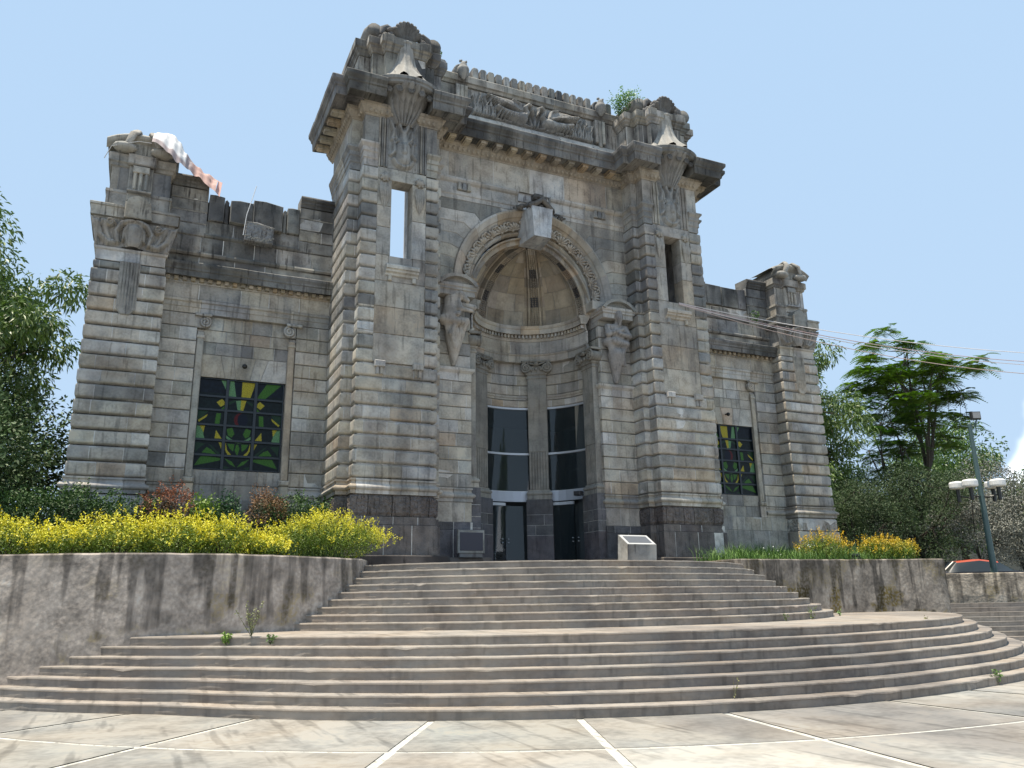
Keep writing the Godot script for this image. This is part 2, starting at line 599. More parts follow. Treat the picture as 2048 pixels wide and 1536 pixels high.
func build_tower(sg: int) -> void:
	var core := MB.new()
	core.col = Color(1.0, 1.0, 1.0)
	var tw := base("tower", bld)
	tag(tw, "rusticated stone tower with slit window and crested top, " + ("beside the tarpaulin wing" if sg < 0 else "beside the cable wing"))
	var tp := side(sg, tower_path())
	var L := plen(tp)
	# footing, plinth, rough band
	mouldrun(tw, "footing_stone", tp, 0.0, L, V2([0.34, 2.3, 0.34, 2.8, 0.32, 2.83, -0.05, 2.83]), 2.4, "plinth", M.concrete, 0.012)
	course(tw, core, "plinth_slab", tp, 0.0, L, ashlar(2.83, 3.65, 0.12), 0.85, "plinth", M.plinth_stone, 0.006)
	course(tw, core, "plinth_course", tp, 0.0, L, ashlar(3.65, 3.88, 0.085), 0.8, "plinth", M.plinth_stone, 0.006)
	course(tw, core, "rough_stone", tp, 0.0, L, V2([-0.03, 3.885, 0.03, 3.89, 0.05, 3.93, 0.085, 3.98, 0.09, 4.4, 0.05, 4.44, 0.03, 4.48, -0.03, 4.48]), 0.62, "plinth", M.rough_stone, 0.045, [], 0.003, 0.07)
	mouldrun(tw, "base_moulding", tp, 0.0, L, V2([0.0, 4.48, 0.10, 4.485, 0.10, 4.59, 0.135, 4.6, 0.165, 4.63, 0.175, 4.665, 0.16, 4.7, 0.125, 4.73, 0.085, 4.76, 0.075, 4.81, 0.085, 4.84, 0.11, 4.85, 0.11, 4.9, 0.0, 4.92]), 0.9, "stone", M.stone, 0.006)
	# rusticated courses; above the eighth they stop at the smooth panel
	var cut := span(tp, Vector2(-5.82 if sg < 0 else 4.26, 0), Vector2(-4.26 if sg < 0 else 5.82, 0))
	for k in 23:
		var y0 := cy(k); var y1 := cy(k + 1)
		var pr := cushion(y0, y1, 0.085)
		var kd := "stone" if k < 11 or rng.randf() < 0.15 else ("grey" if rng.randf() < 0.8 else "dark")
		if k < 8:
			course(tw, core, "rusticated_block", tp, 0.0, L, pr, 0.92, kd, M.stone)
		else:
			course(tw, core, "rusticated_block", tp, 0.0, cut[0], pr, 0.85, kd, M.stone)
			course(tw, core, "rusticated_block", tp, cut[1], L, pr, 0.9, kd, M.stone)
	# string course and frieze
	var sp := V2([-0.03, 14.53, 0.03, 14.54, 0.03, 14.76, 0.06, 14.79, 0.06, 14.97, 0.09, 15.0, 0.09, 15.13, 0.13, 15.18, 0.17, 15.23, 0.17, 15.29, -0.03, 15.31])
	mouldrun(tw, "string_course", tp, 0.0, cut[0], sp, 1.0, "grey", M.stone)
	mouldrun(tw, "string_course", tp, cut[1], L, sp, 1.0, "grey", M.stone)
	course(tw, core, "frieze_stone", tp, 0.0, cut[0], ashlar(15.31, 16.27, 0.03), 0.8, "grey", M.stone)
	course(tw, core, "frieze_stone", tp, cut[1], L, ashlar(15.31, 16.27, 0.03), 0.8, "grey", M.stone)
	# smooth window panel
	var cx := -5.04 * -sg if sg > 0 else -5.04
	cx = 5.04 * sg
	var X := func(a: float, b: float) -> Vector2: return mx(sg, a, b)
	var panel := [[8.28, 9.16, -5.82, -4.26], [9.16, 10.0, -5.82, -4.26], [10.0, 10.81, -5.82, -4.26], [10.81, 11.64, -5.82, -5.42], [10.81, 11.64, -4.66, -4.26], [10.81, 11.64, -5.42, -4.66], [11.64, 12.55, -5.82, -5.37], [12.55, 13.25, -5.82, -5.37], [13.25, 14.14, -5.82, -5.37], [11.64, 12.9, -4.71, -4.26], [12.9, 14.14, -4.71, -4.26], [14.14, 14.55, -5.82, -4.26]]
	for i in panel.size():
		var p: Array = panel[i]
		var xr: Vector2 = X.call(p[2] + 0.004, p[3] - 0.004)
		var kd2: String = ["stone", "pale", "grey", "stone", "grey", "grey", "stone", "stone", "grey", "pale", "stone", "grey"][i]
		var c := tone(kd2)
		if i == 1: c = Color(0.40, 0.345, 0.27)
		bxm(tw, "panel_stone", Vector3(xr.x, p[0] + 0.005, -0.45), Vector3(xr.y, p[1] - 0.005, 0.055 - (0.02 if i == 5 else 0.0)), c, M.stone, 0.012)
	# sill with its brackets, and the two hanging tablets under the panel
	var sill := MB.new(); sill.col = tone("stone")
	var sx: Vector2 = X.call(-5.52, -4.5)
	sweep(sill, PackedVector2Array([Vector2(sx.x, 0.05), Vector2(sx.y, 0.05)]), 0, -1, V2([0.0, 10.98, 0.04, 11.0, 0.06, 11.06, 0.13, 11.1, 0.14, 11.16, 0.19, 11.18, 0.2, 11.26, 0.17, 11.31, 0.0, 11.33]), true, 0.006, 0.2)
	var so := put("window_sill", sill.mesh(M.stone), tw)
	for a in [-5.43, -4.68]:
		var bx: Vector2 = X.call(a, a + 0.11)
		bxm(so, "sill_bracket", Vector3(bx.x, 10.82, 0.05), Vector3(bx.y, 10.985, 0.14), tone("stone"), M.stone, 0.02)
	for a in [-5.77, -4.62]:
		var bx: Vector2 = X.call(a, a + 0.31)
		var tb := bxm(tw, "hanging_tablet", Vector3(bx.x, 8.12, 0.06), Vector3(bx.y, 8.31, 0.2), tone("pale"), M.stone, 0.02)
		for q in 2:
			bxm(tb, "drop", Vector3(bx.x + 0.05 + q * 0.12, 7.9, 0.08), Vector3(bx.x + 0.14 + q * 0.12, 8.13, 0.15), tone("stone"), M.stone, 0.02)
	# leaf drops and rosettes on the jambs
	for a in [-5.6, -4.48]:
		var ax: float = a * -sg if sg > 0 else a
		ax = a if sg < 0 else -a
		var lf := MB.new(); lf.col = tone("grey")
		for q in [[0.0, 0.0], [-0.09, 0.1], [0.09, 0.1], [-0.06, 0.25], [0.06, 0.25]]:
			tube(lf, PackedVector3Array([Vector3(ax + q[0], 14.0, 0.05), Vector3(ax + q[0] * 1.3, 13.75 - q[1] * 0.3, 0.13), Vector3(ax + q[0] * 0.9, 13.45, 0.1), Vector3(ax + q[0] * 0.3, 13.1 + q[1], 0.045)]), PackedFloat32Array([0.05, 0.055, 0.045, 0.012]), 6)
		ball(lf, Vector3(ax, 14.2, 0.1), Vector3(0.13, 0.13, 0.1), 10, 6)
		for q in 7:
			var an := TAU * q / 7
			ball(lf, Vector3(ax + cos(an) * 0.12, 14.2 + sin(an) * 0.12, 0.1), Vector3(0.05, 0.05, 0.06), 6, 4)
		put("leaf_drop", lf.smooth(M.carved), tw)
	# fluted strips beside the carving
	for a in [[-5.82, -5.52], [-4.56, -4.26]]:
		var xr: Vector2 = X.call(a[0], a[1])
		for q in 4:
			var wq := (xr.y - xr.x) / 4.0
			bxm(tw, "flute_strip", Vector3(xr.x + wq * q + 0.008, 14.56, -0.4), Vector3(xr.x + wq * (q + 1) - 0.008, 16.26, 0.07 + (0.03 if q % 2 else 0.0)), tone("grey"), M.carved, 0.025)
	# carved shield between the strips
	var sh := MB.new(); sh.col = Color(0.324, 0.318, 0.3)
	var strokes := [
		[[0.5, 0.75, 0.5, 0.35], 0.24, 0.2], [[0.5, 0.95, 0.5, 1.3], 0.2, 0.12, 0.12], [[0.5, 0.55, 0.5, 0.75], 0.14, 0.26],
		[[0.2, 0.3, 0.3, 0.15, 0.5, 0.08, 0.7, 0.15, 0.8, 0.3], 0.07, 0.14], [[0.12, 0.45, 0.22, 0.6, 0.2, 0.85], 0.06, 0.12], [[0.88, 0.45, 0.78, 0.6, 0.8, 0.85], 0.06, 0.12],
		[[0.2, 1.35, 0.25, 1.1, 0.35, 0.95], 0.07, 0.12, 0.04], [[0.8, 1.35, 0.75, 1.1, 0.65, 0.95], 0.07, 0.12, 0.04], [[0.1, 1.6, 0.18, 1.3, 0.14, 1.0], 0.06, 0.1], [[0.9, 1.6, 0.82, 1.3, 0.86, 1.0], 0.06, 0.1],
		[[0.35, 1.6, 0.42, 1.35, 0.5, 1.2], 0.07, 0.13, 0.05], [[0.65, 1.6, 0.58, 1.35, 0.5, 1.2], 0.07, 0.13, 0.05]]
	strokes.append([spiral(0.24, 0.95, 0.11, 1.4, 1.0, 0.0), 0.03, 0.13]); strokes.append([spiral(0.76, 0.95, 0.11, 1.4, -1.0, PI), 0.03, 0.13])
	relief(sh, 1.0, 1.7, 44, 70, strokes, func(u: float, v: float, h: float) -> Vector3: return Vector3(cx - 0.5 + u, 14.56 + v, 0.04 + h), 0.012)
	put("carved_shield", sh.smooth(M.carved), tw)
	# acanthus bracket that swells up under the bowed cornice
	var ac := MB.new(); ac.col = Color(0.282, 0.276, 0.264)
	var st2 := []
	for q in 7:
		var u0 := 0.14 + q * 0.215
		st2.append([[u0 * 0.55 + 0.36, 0.05, u0 * 0.85 + 0.12, 0.4, u0, 0.78, u0 + (q - 3) * 0.02, 0.98], 0.05, 0.1, 0.13])
		st2.append([[u0, 0.98, u0 + (q - 3) * 0.02, 0.9], 0.11, 0.17])
	relief(ac, 1.6, 1.05, 56, 36, st2, func(u: float, v: float, h: float) -> Vector3:
		var t := v / 1.05
		var e := 1.0 - pow(absf(u - 0.8) / 0.8, 2.5)
		return Vector3(cx + (u - 0.8) * lerpf(0.62, 1.0, t), 16.1 + v * 0.98, 0.02 + h + e * (0.1 + 0.78 * pow(t, 1.5))), 0.014)
	put("acanthus_bracket", ac.smooth(M.carved), tw)
	# bowed cap stone over it
	var bow := MB.new(); bow.col = tone("dark") * 1.1
	var bp := PackedVector2Array([Vector2(cx - 1.02, -0.1)])
	for i in 15:
		var a := PI * i / 14.0
		bp.append(Vector2(cx - cos(a) * 0.98, 0.3 + sin(a) * 0.62))
	bp.append(Vector2(cx + 1.02, -0.1))
	sweep(bow, bp, 0, -1, V2([-0.6, 17.06, 0.0, 17.06, 0.05, 17.09, 0.06, 17.16, 0.1, 17.2, 0.11, 17.29, 0.07, 17.33, -0.7, 17.44]), false, 0.016, 0.14)
	put("bow_cap", bow.mesh(M.stone_dark), tw)
	for i in 7:
		var ros := MB.new(); ros.col = Color(0.18, 0.176, 0.168)
		var a := PI * (0.1 + 0.8 * i / 6.0)
		var o := Vector3(cx - cos(a) * 0.88, 16.93, 0.26 + sin(a) * 0.56)
		for q in 6:
			ball(ros, o + Vector3(cos(TAU * q / 6), sin(TAU * q / 6), 0.0) * 0.06, Vector3(0.06, 0.06, 0.06), 6, 4)
		ball(ros, o, Vector3(0.05, 0.05, 0.08), 6, 4)
		put("rosette", ros.smooth(M.stone_dark), tw)
	# hidden walls behind: sides, back of the window opening
	var inner := MB.new(); inner.col = Color(0.8, 0.78, 0.74)
	var xo: Vector2 = X.call(-6.5, -6.1)
	inner.box(Vector3(xo.x, 2.3, -3.0), Vector3(xo.y, 17.2, -0.46))
	xo = X.call(-4.05, -3.74)
	inner.box(Vector3(xo.x, 2.3, -3.0), Vector3(xo.y, 17.2, -0.46))
	xo = X.call(-6.15, -4.0)
	inner.box(Vector3(xo.x, 2.3, -0.5), Vector3(xo.y, 11.55, -0.04))
	inner.box(Vector3(xo.x, 14.16, -0.5), Vector3(xo.y, 17.2, -0.04))
	xo = X.call(-6.15, -5.45)
	inner.box(Vector3(xo.x, 11.55, -0.5), Vector3(xo.y, 14.16, -0.04))
	xo = X.call(-4.63, -4.0)
	inner.box(Vector3(xo.x, 11.55, -0.5), Vector3(xo.y, 14.16, -0.04))
	inner.box(Vector3(X.call(-6.2, -4.0).x, 2.3, -3.0), Vector3(X.call(-6.2, -4.0).y, 9.5, -0.5))
	if sg > 0:
		inner.box(Vector3(4.0, 9.0, -3.0), Vector3(6.2, 17.2, -2.8))
	put("inner_wall", inner.mesh(M.stone), tw)
	put("mortar_bed", core.mesh(M.mortar), tw)
	# attic: stepped pedestal over the cornice
	var ap := side(sg, V2([-6.42, -3.1, -6.42, -0.4, -6.05, -0.4, -6.05, -0.1, -5.68, -0.1, -5.68, 0.14, -4.4, 0.14, -4.4, -0.1, -4.02, -0.1, -4.02, -0.4, -3.68, -0.4, -3.68, -1.1]))
	var acore := MB.new()
	mouldrun(tw, "attic_base", ap, 0, -1, V2([0.12, 17.1, 0.12, 17.5, 0.09, 17.56, 0.03, 17.62, -0.1, 17.63]), 0.8, "dark", M.stone_dark, 0.012)
	course(tw, acore, "attic_stone", ap, 0, -1, ashlar(17.62, 18.62, 0.02), 0.8, "grey", M.stone_dark, 0.01)
	mouldrun(tw, "attic_cap", ap, 0, -1, V2([-0.5, 18.62, 0.04, 18.64, 0.06, 18.7, 0.13, 18.76, 0.14, 18.82, 0.2, 18.85, 0.2, 19.1, 0.17, 19.13, -0.5, 19.18]), 0.8, "grey", M.stone_dark, 0.014)
	put("mortar_bed", acore.mesh(M.mortar), tw)
	var lid := MB.new(); lid.col = Color(0.24, 0.24, 0.228)
	xo = X.call(-6.4, -3.75)
	lid.box(Vector3(xo.x, 17.2, -3.0), Vector3(xo.y, 19.16, -0.42), 0.02)
	put("attic_mass", lid.mesh(M.stone_dark), tw)
	# bell-shaped drapery in front of the attic
	var bell := MB.new(); bell.col = Color(0.42, 0.4, 0.36)
	var NB := 30
	for j in 16:
		for i in NB:
			var q := []
			for e in [[i, j], [i, j + 1], [i + 1, j + 1], [i + 1, j]]:
				var t: float = e[1] / 16.0
				var a: float = PI * e[0] / NB
				var fl := pow(1.0 - t, 2.6)
				var r := 0.25 + 0.58 * fl
				r *= 1.0 + 0.1 * sin(a * 11.0 + t * 1.5) * (0.35 + fl)
				q.append(Vector3(cx - cos(a) * r * 1.02, 17.42 + t * 1.62 + sin(a * 7.0) * 0.04 * fl, 0.12 + sin(a) * r * 0.95))
			bell.quad(q[0], q[1], q[2], q[3])
	ball(bell, Vector3(cx, 19.03, 0.16), Vector3(0.26, 0.1, 0.24), 12, 6)
	put("drapery", bell.smooth(M.carved), tw)
	# crest: bolster rolls, palmette and garland lumps
	for q in [[-6.05, -0.62, 0.3], [-4.05, -0.62, 0.3]]:
		var rl := MB.new(); rl.col = tone("dark")
		var rx: float = q[0] if sg < 0 else -q[0]
		tube(rl, PackedVector3Array([Vector3(rx, 19.4, -1.8), Vector3(rx, 19.42, -1.2), Vector3(rx, 19.42, -0.3), Vector3(rx, 19.4, 0.05)]), PackedFloat32Array([0.3, 0.33, 0.33, 0.24]), 12)
		put("bolster", rl.smooth(M.stone_dark), tw)
	var pal := MB.new(); pal.col = Color(0.18, 0.176, 0.168)
	for q in 9:
		var an := deg_to_rad(20.0 + q * 17.5)
		var tip := Vector3(cos(an) * 0.44, 0.25 + sin(an) * 0.5, 0.22)
		var o := Vector3(cx, 19.1, -0.02)
		tube(pal, PackedVector3Array([o, o + tip * 0.5, o + tip * 0.85 + Vector3(0, 0, 0.05), o + tip + Vector3(0, -0.06, 0.14)]), PackedFloat32Array([0.07, 0.12, 0.13, 0.05]), 7)
	ball(pal, Vector3(cx, 19.36, -0.1), Vector3(0.36, 0.36, 0.3))
	put("palmette", pal.smooth(M.stone_dark), tw)
	for q in [-1.0, 1.0]:
		var gl := MB.new(); gl.col = Color(0.204, 0.199, 0.19)
		for i in 16:
			var t := i / 15.0
			var px: float = cx + q * (0.36 + t * 0.46)
			var py := 19.5 - t * 0.42 + sin(t * 9.0) * 0.05
			var p := Vector3(px + U(-0.06, 0.06), py + U(-0.05, 0.07), 0.1 - t * 0.12 + U(-0.05, 0.08))
			ball(gl, p, Vector3(U(0.08, 0.16), U(0.07, 0.13), U(0.08, 0.14)), 8, 5)
		tube(gl, PackedVector3Array([Vector3(cx + q * 0.4, 19.62, -0.1), Vector3(cx + q * 0.62, 19.66, -0.05), Vector3(cx + q * 0.78, 19.52, 0.02), Vector3(cx + q * 0.8, 19.3, 0.06)]), PackedFloat32Array([0.12, 0.13, 0.11, 0.07]), 8)
		put("garland", gl.smooth(M.stone_dark), tw)
		bxm(tw, "crest_block", Vector3(cx + q * 0.62 - 0.17, 18.85, 0.0), Vector3(cx + q * 0.62 + 0.17, 19.18, 0.36), tone("grey"), M.stone_dark, 0.03)

# ------------------------------------------------------------------ entablature across towers and centre
func build_entablature() -> void:
	var en := base("entablature", bld)
	tag(en, "dark weathered projecting cornice with brackets across both towers")
	var path := PackedVector2Array()
	var half := V2([-6.54, -3.3, -6.54, -0.42, -6.22, -0.42, -6.22, 0.0, -5.86, 0.0])
	for p in half: path.append(p)
	for p in V2([-4.22, 0.0, -3.94, 0.0, -3.94, -0.42, -3.72, -0.42, -3.72, -1.0]): path.append(p)
	var right := flip(path)
	for p in right: path.append(p)
	var prof := entab_profile(0.82)
	var L := plen(path)
	var s := 0.0
	var core := MB.new()
	# separate cornice stones with ragged top edges
	var gaps := [span(path, Vector2(-5.78, 0), Vector2(-4.3, 0)), span(path, Vector2(4.3, 0), Vector2(5.78, 0))]
	while s < L - 0.01:
		var e := minf(s + U(0.75, 1.3), L)
		if L - e < 0.4: e = L
		var skip := false
		for g in gaps:
			if s < g[0] - 0.01 and e > g[0] - 0.35: e = g[0]
			elif s >= g[0] - 0.01 and s < g[1] - 0.01:
				e = g[1]; skip = true
		if skip:
			s = e
			continue
		var mb := MB.new(); mb.col = tone("dark")
		var pr := prof.duplicate()
		var dz := U(-0.012, 0.012)
		for j in range(1, pr.size() - 2): pr[j].x += dz
		sweep(mb, path, s + 0.004, e - 0.004, pr, true, 0.02, 0.16)
		put("cornice_stone", mb.mesh(M.stone_dark), en)
		s = e
	# bed mouldings with eggs
	var bed := MB.new(); bed.col = Color(0.396, 0.348, 0.282)
	sweep(bed, path, 0, -1, V2([0.0, 16.26, 0.05, 16.27, 0.06, 16.31, 0.1, 16.33, 0.2, 16.46, 0.22, 16.52, 0.25, 16.53, 0.25, 16.63]), true, 0.006, 0.3)
	put("bed_moulding", bed.mesh(M.stone), en)
	var eggs := MB.new(); eggs.col = Color(0.432, 0.378, 0.3)
	s = 0.1
	while s < L - 0.1:
		var r: Array = rows(path, s, s + 0.01)
		var p: Vector2 = r[0][0]; var o: Vector2 = r[0][1]
		ball(eggs, Vector3(p.x + o.x * 0.15, 16.395, p.y + o.y * 0.15), Vector3(0.055, 0.085, 0.055), 8, 5)
		s += 0.172
	var eo := put("egg_moulding", eggs.smooth(M.stone), en)
	tag(eo, "", "", "", "stuff")
	# modillions under the corona
	s = 0.35
	while s < L - 0.2:
		var r: Array = rows(path, s, s + 0.01)
		var p: Vector2 = r[0][0]; var o: Vector2 = r[0][1]
		# leave the corners free
		var near := 9.0
		for q in path.size():
			if q > 0 and q < path.size() - 1:
				var n1 := seg_n(path[q - 1], path[q]); var n2 := seg_n(path[q], path[q + 1])
				if n1.dot(n2) < 0.5: near = minf(near, path[q].distance_to(p))
		for g in gaps:
			if s > g[0] - 0.16 and s < g[1] + 0.16: near = 0.0
		if near > 0.16:
			var mb := MB.new(); mb.col = tone("stone") * Color(0.92, 0.86, 0.76)
			mb.box(Vector3(-0.12, -0.13, 0), Vector3(0.12, 0.0, 0.42), 0.02)
			mb.box(Vector3(-0.15, -0.035, 0), Vector3(0.15, 0.012, 0.46), 0.01)
			mb.box(Vector3(-0.07, -0.15, 0.06), Vector3(0.07, -0.12, 0.34), 0.01)
			var mo := put("modillion", mb.mesh(M.stone), en, Vector3(p.x + o.x * 0.22, 16.615, p.y + o.y * 0.22))
			mo.rotation.y = atan2(o.x, o.y)
		s += 0.56
	# mass that carries the cornice
	var mass := MB.new(); mass.col = Color(0.8, 0.78, 0.74)
	mass.box(Vector3(-3.8, 15.0, -2.4), Vector3(3.8, 17.3, -1.05))
	put("inner_mass", mass.mesh(M.stone_dark), en)

# ------------------------------------------------------------------ central bay
func build_centre() -> void:
	var ce := base("central_bay", bld)
	tag(ce, "central stone bay with the round arch and swan frieze")
	var core := MB.new()
	var AY := 11.65; var AR := 2.97
	for sg in [-1, 1]:
		var jp := side(sg, V2([-3.72, -1.0, -2.42, -1.0, -2.42, -1.75]))
		var JL := plen(jp)
		mouldrun(ce, "footing_stone", jp, 0.0, JL, V2([0.5, 2.3, 0.5, 2.8, 0.48, 2.83, -0.05, 2.83]), 1.4, "plinth", M.concrete, 0.012)
		course(ce, core, "plinth_slab", jp, 0.0, JL, ashlar(2.83, 3.65, 0.1), 0.7, "basalt", M.plinth_stone, 0.006)
		course(ce, core, "plinth_course", jp, 0.0, JL, ashlar(3.65, 3.88, 0.08), 0.6, "basalt", M.plinth_stone, 0.006)
		course(ce, core, "dado_stone", jp, 0.0, JL, ashlar(3.88, 4.48, 0.05), 0.95, "stone", M.stone, 0.006)
		mouldrun(ce, "base_moulding", jp, 0.0, JL, V2([0.0, 4.48, 0.08, 4.485, 0.08, 4.59, 0.115, 4.6, 0.145, 4.63, 0.155, 4.665, 0.14, 4.7, 0.1, 4.73, 0.06, 4.76, 0.05, 4.81, 0.06, 4.84, 0.085, 4.85, 0.085, 4.9, 0.0, 4.92]), 0.8, "stone", M.stone, 0.006)
		for k in 8:
			course(ce, core, "jamb_block", jp, 0.0, JL, flatblock(cy(k), cy(k + 1), 0.05), 0.85, "stone", M.stone, 0.007)
		# cap of the figure's pedestal, plain wall behind the figure
		mouldrun(ce, "pedestal_cap", jp, 0.0, JL, V2([0.0, 8.25, 0.06, 8.26, 0.06, 8.5, 0.09, 8.53, 0.14, 8.58, 0.15, 8.66, 0.0, 8.68]), 1.2, "pale", M.stone, 0.006)
		for k in 6:
			course(ce, core, "jamb_block", jp, 0.0, JL, flatblock(8.68 + k * 0.4175, 8.68 + (k + 1) * 0.4175, 0.03), 0.8, "grey", M.stone, 0.007)
		# impost block
		var ip := side(sg, V2([-3.6, -1.0, -3.6, -0.55, -2.36, -0.55, -2.36, -1.6]))
		mouldrun(ce, "impost", ip, 0.0, -1, V2([-0.4, 10.95, -0.02, 10.96, -0.02, 11.12, 0.03, 11.14, 0.03, 11.2, 0.07, 11.24, 0.07, 11.33, -0.3, 11.36]), 1.4, "grey", M.stone, 0.006)
		var pd := MB.new(); pd.col = tone("grey")
		var pcx: float = 2.98 * sg
		for j in 12:
			var a0 := PI * (0.16 + 0.68 * j / 12.0); var a1 := PI * (0.16 + 0.68 * (j + 1) / 12.0)
			var R0 := 0.78; var R1 := 0.66; var cyy := 10.98
			var q := []
			for a in [a0, a1]:
				for r in [R0, R1]:
					q.append(Vector2(pcx + cos(a) * r, cyy + sin(a) * r * 0.86))
			pd.quad(Vector3(q[2].x, q[2].y, -0.42), Vector3(q[0].x, q[0].y, -0.42), Vector3(q[1].x, q[1].y, -0.42), Vector3(q[3].x, q[3].y, -0.42))
			pd.quad(Vector3(q[0].x, q[0].y, -1.0), Vector3(q[0].x, q[0].y, -0.42), Vector3(q[2].x, q[2].y, -0.42), Vector3(q[2].x, q[2].y, -1.0))
			pd.quad(Vector3(q[1].x, q[1].y, -0.42), Vector3(q[1].x, q[1].y, -0.6), Vector3(q[3].x, q[3].y, -0.6), Vector3(q[3].x, q[3].y, -0.42))
			pd.quad(Vector3(q[1].x, q[1].y, -0.6), Vector3(q[1].x, 11.3, -0.6), Vector3(q[3].x, 11.3, -0.6), Vector3(q[3].x, q[3].y, -0.6))
		put("curved_pediment", pd.mesh(M.stone), ce)
		# voussoirs that step into the courses
		var prevA := Vector2(AR, 0.0); var prevB := Vector2(3.36, 0.0); var prevC := Vector2(3.72, 0.0)
		var ks := []
		for k in 7:
			var dy := 0.4 + k * 0.4175
			if dy > 2.85: break
			var th := asin(minf(0.98, dy / (AR + 0.36)))
			ks.append([Vector2(AR * cos(th), AR * sin(th)), Vector2(dy / tan(th), dy), Vector2(3.72, dy)])
		for k in ks.size() + 1:
			var poly := PackedVector2Array()
			var a: Vector2; var b: Vector2; var c: Vector2
			if k < ks.size():
				a = ks[k][0]; b = ks[k][1]; c = ks[k][2]
			else:
				break
			poly.append(prevA); poly.append(prevB)
			if k > 0 or true: poly.append(prevC)
			poly.append(c); poly.append(b); poly.append(a)
			var am := (prevA + a).normalized() * AR
			poly.append(am)
			var mb := MB.new(); mb.col = tone("stone" if rng.randf() < 0.5 else "grey")
			var pp := PackedVector2Array()
			for p in poly:
				pp.append(Vector2(p.x * sg, p.y + AY))
			var cen := Vector2.ZERO
			for p in pp: cen += p / pp.size()
			for i in pp.size(): pp[i] = pp[i].lerp(cen, 0.0)
			slab_poly(mb, pp, -1.3, -0.955 + U(-0.008, 0.008), 0.022)
			put("voussoir", mb.mesh(M.stone), ce)
			prevA = a; prevB = b; prevC = c
		# the steep ones that end under the string course
		var ths := [prevA.angle(), deg_to_rad(66), deg_to_rad(73), deg_to_rad(80)]
		for k in 3:
			var t0: float = ths[k]; var t1: float = ths[k + 1]
			var a0 := Vector2(cos(t0), sin(t0)) * AR; var a1 := Vector2(cos(t1), sin(t1)) * AR
			var top := 2.9
			if k == 0:
				top = 2.9
			var poly := PackedVector2Array([a0])
			if k == 0:
				poly.append(prevB); poly.append(prevC)
				poly.append(Vector2(3.72, 2.9))
			else:
				poly.append(a0 * (top / a0.y) if top > a0.y else a0 * 1.01)
			poly.append(a1 * (top / a1.y) if top > a1.y + 0.02 else a1 * 1.02)
			poly.append(a1)
			var pp := PackedVector2Array()
			for p in poly: pp.append(Vector2(p.x * sg, p.y + AY))
			var mb := MB.new(); mb.col = tone("grey")
			slab_poly(mb, pp, -1.3, -0.955 + U(-0.008, 0.008), 0.02)
			put("voussoir", mb.mesh(M.stone), ce)
		# guttae under the string course
		for q in [2.62, 3.05]:
			for i in 3:
				var mb := MB.new(); mb.col = tone("grey")
				var gx: float = q * sg + (i - 1) * 0.17
				var wdt := 0.07 if i != 1 else 0.085
				slab_poly(mb, PackedVector2Array([Vector2(gx - wdt * 0.6, 15.12), Vector2(gx + wdt * 0.6, 15.12), Vector2(gx + wdt, 14.86), Vector2(gx - wdt, 14.86)]), -1.0, -0.84, 0.012)
				if q < 3.0: put("gutta", mb.mesh(M.stone), ce)
	# archivolt: moulded rings, splayed band with shells, inner roll
	var ringdef := [[AR, -0.86, AR - 0.07, -0.84, "grey"], [AR - 0.07, -0.84, AR - 0.15, -0.9, "grey"], [AR - 0.15, -0.9, AR - 0.23, -0.96, "stone"], [AR - 0.23, -0.96, AR - 0.25, -1.02, "stone"], [AR - 0.25, -1.02, AR - 0.62, -1.36, "stone"], [AR - 0.62, -1.36, AR - 0.63, -1.28, "stone"], [AR - 0.63, -1.28, AR - 0.72, -1.24, "pale"], [AR - 0.72, -1.24, AR - 0.79, -1.32, "pale"], [AR - 0.79, -1.32, AR - 0.8, -1.7, "stone"]]
	var nseg := 9
	for i in nseg:
		var mb := MB.new(); var cc := tone("stone")
		for rd in ringdef:
			mb.col = cc * (Color(1, 1, 1) if rd[4] != "pale" else Color(1.1, 1.1, 1.08))
			for j in 6:
				var t0 := PI * (i + j / 6.0) / nseg + (0.004 if j == 0 else 0.0); var t1 := PI * (i + (j + 1) / 6.0) / nseg - (0.004 if j == 5 else 0.0)
				var p := func(r: float, t: float, z: float) -> Vector3: return Vector3(cos(t) * r, AY + sin(t) * r, z)
				mb.quad(p.call(rd[0], t1, rd[1]), p.call(rd[0], t0, rd[1]), p.call(rd[2], t0, rd[3]), p.call(rd[2], t1, rd[3]))
		for j in 6:
			var t0 := PI * (i + j / 6.0) / nseg; var t1 := PI * (i + (j + 1) / 6.0) / nseg
			var p := func(r: float, t: float, z: float) -> Vector3: return Vector3(cos(t) * r, AY + sin(t) * r, z)
			mb.quad(p.call(AR, t1, -1.2), p.call(AR, t0, -1.2), p.call(AR, t0, -0.86), p.call(AR, t1, -0.86))
		put("archivolt_stone", mb.mesh(M.stone), ce)
	var ringb := MB.new(); ringb.col = Color(0.42, 0.38, 0.33)
	for rd in ringdef:
		for j in 54:
			var t0 := PI * j / 54.0; var t1 := PI * (j + 1) / 54.0
			var p := func(r: float, t: float, z: float) -> Vector3: return Vector3(cos(t) * r, AY + sin(t) * r, z)
			ringb.quad(p.call(rd[0] + 0.012, t1, rd[1] - 0.012), p.call(rd[0] + 0.012, t0, rd[1] - 0.012), p.call(rd[2] + 0.012, t0, rd[3] - 0.012), p.call(rd[2] + 0.012, t1, rd[3] - 0.012))
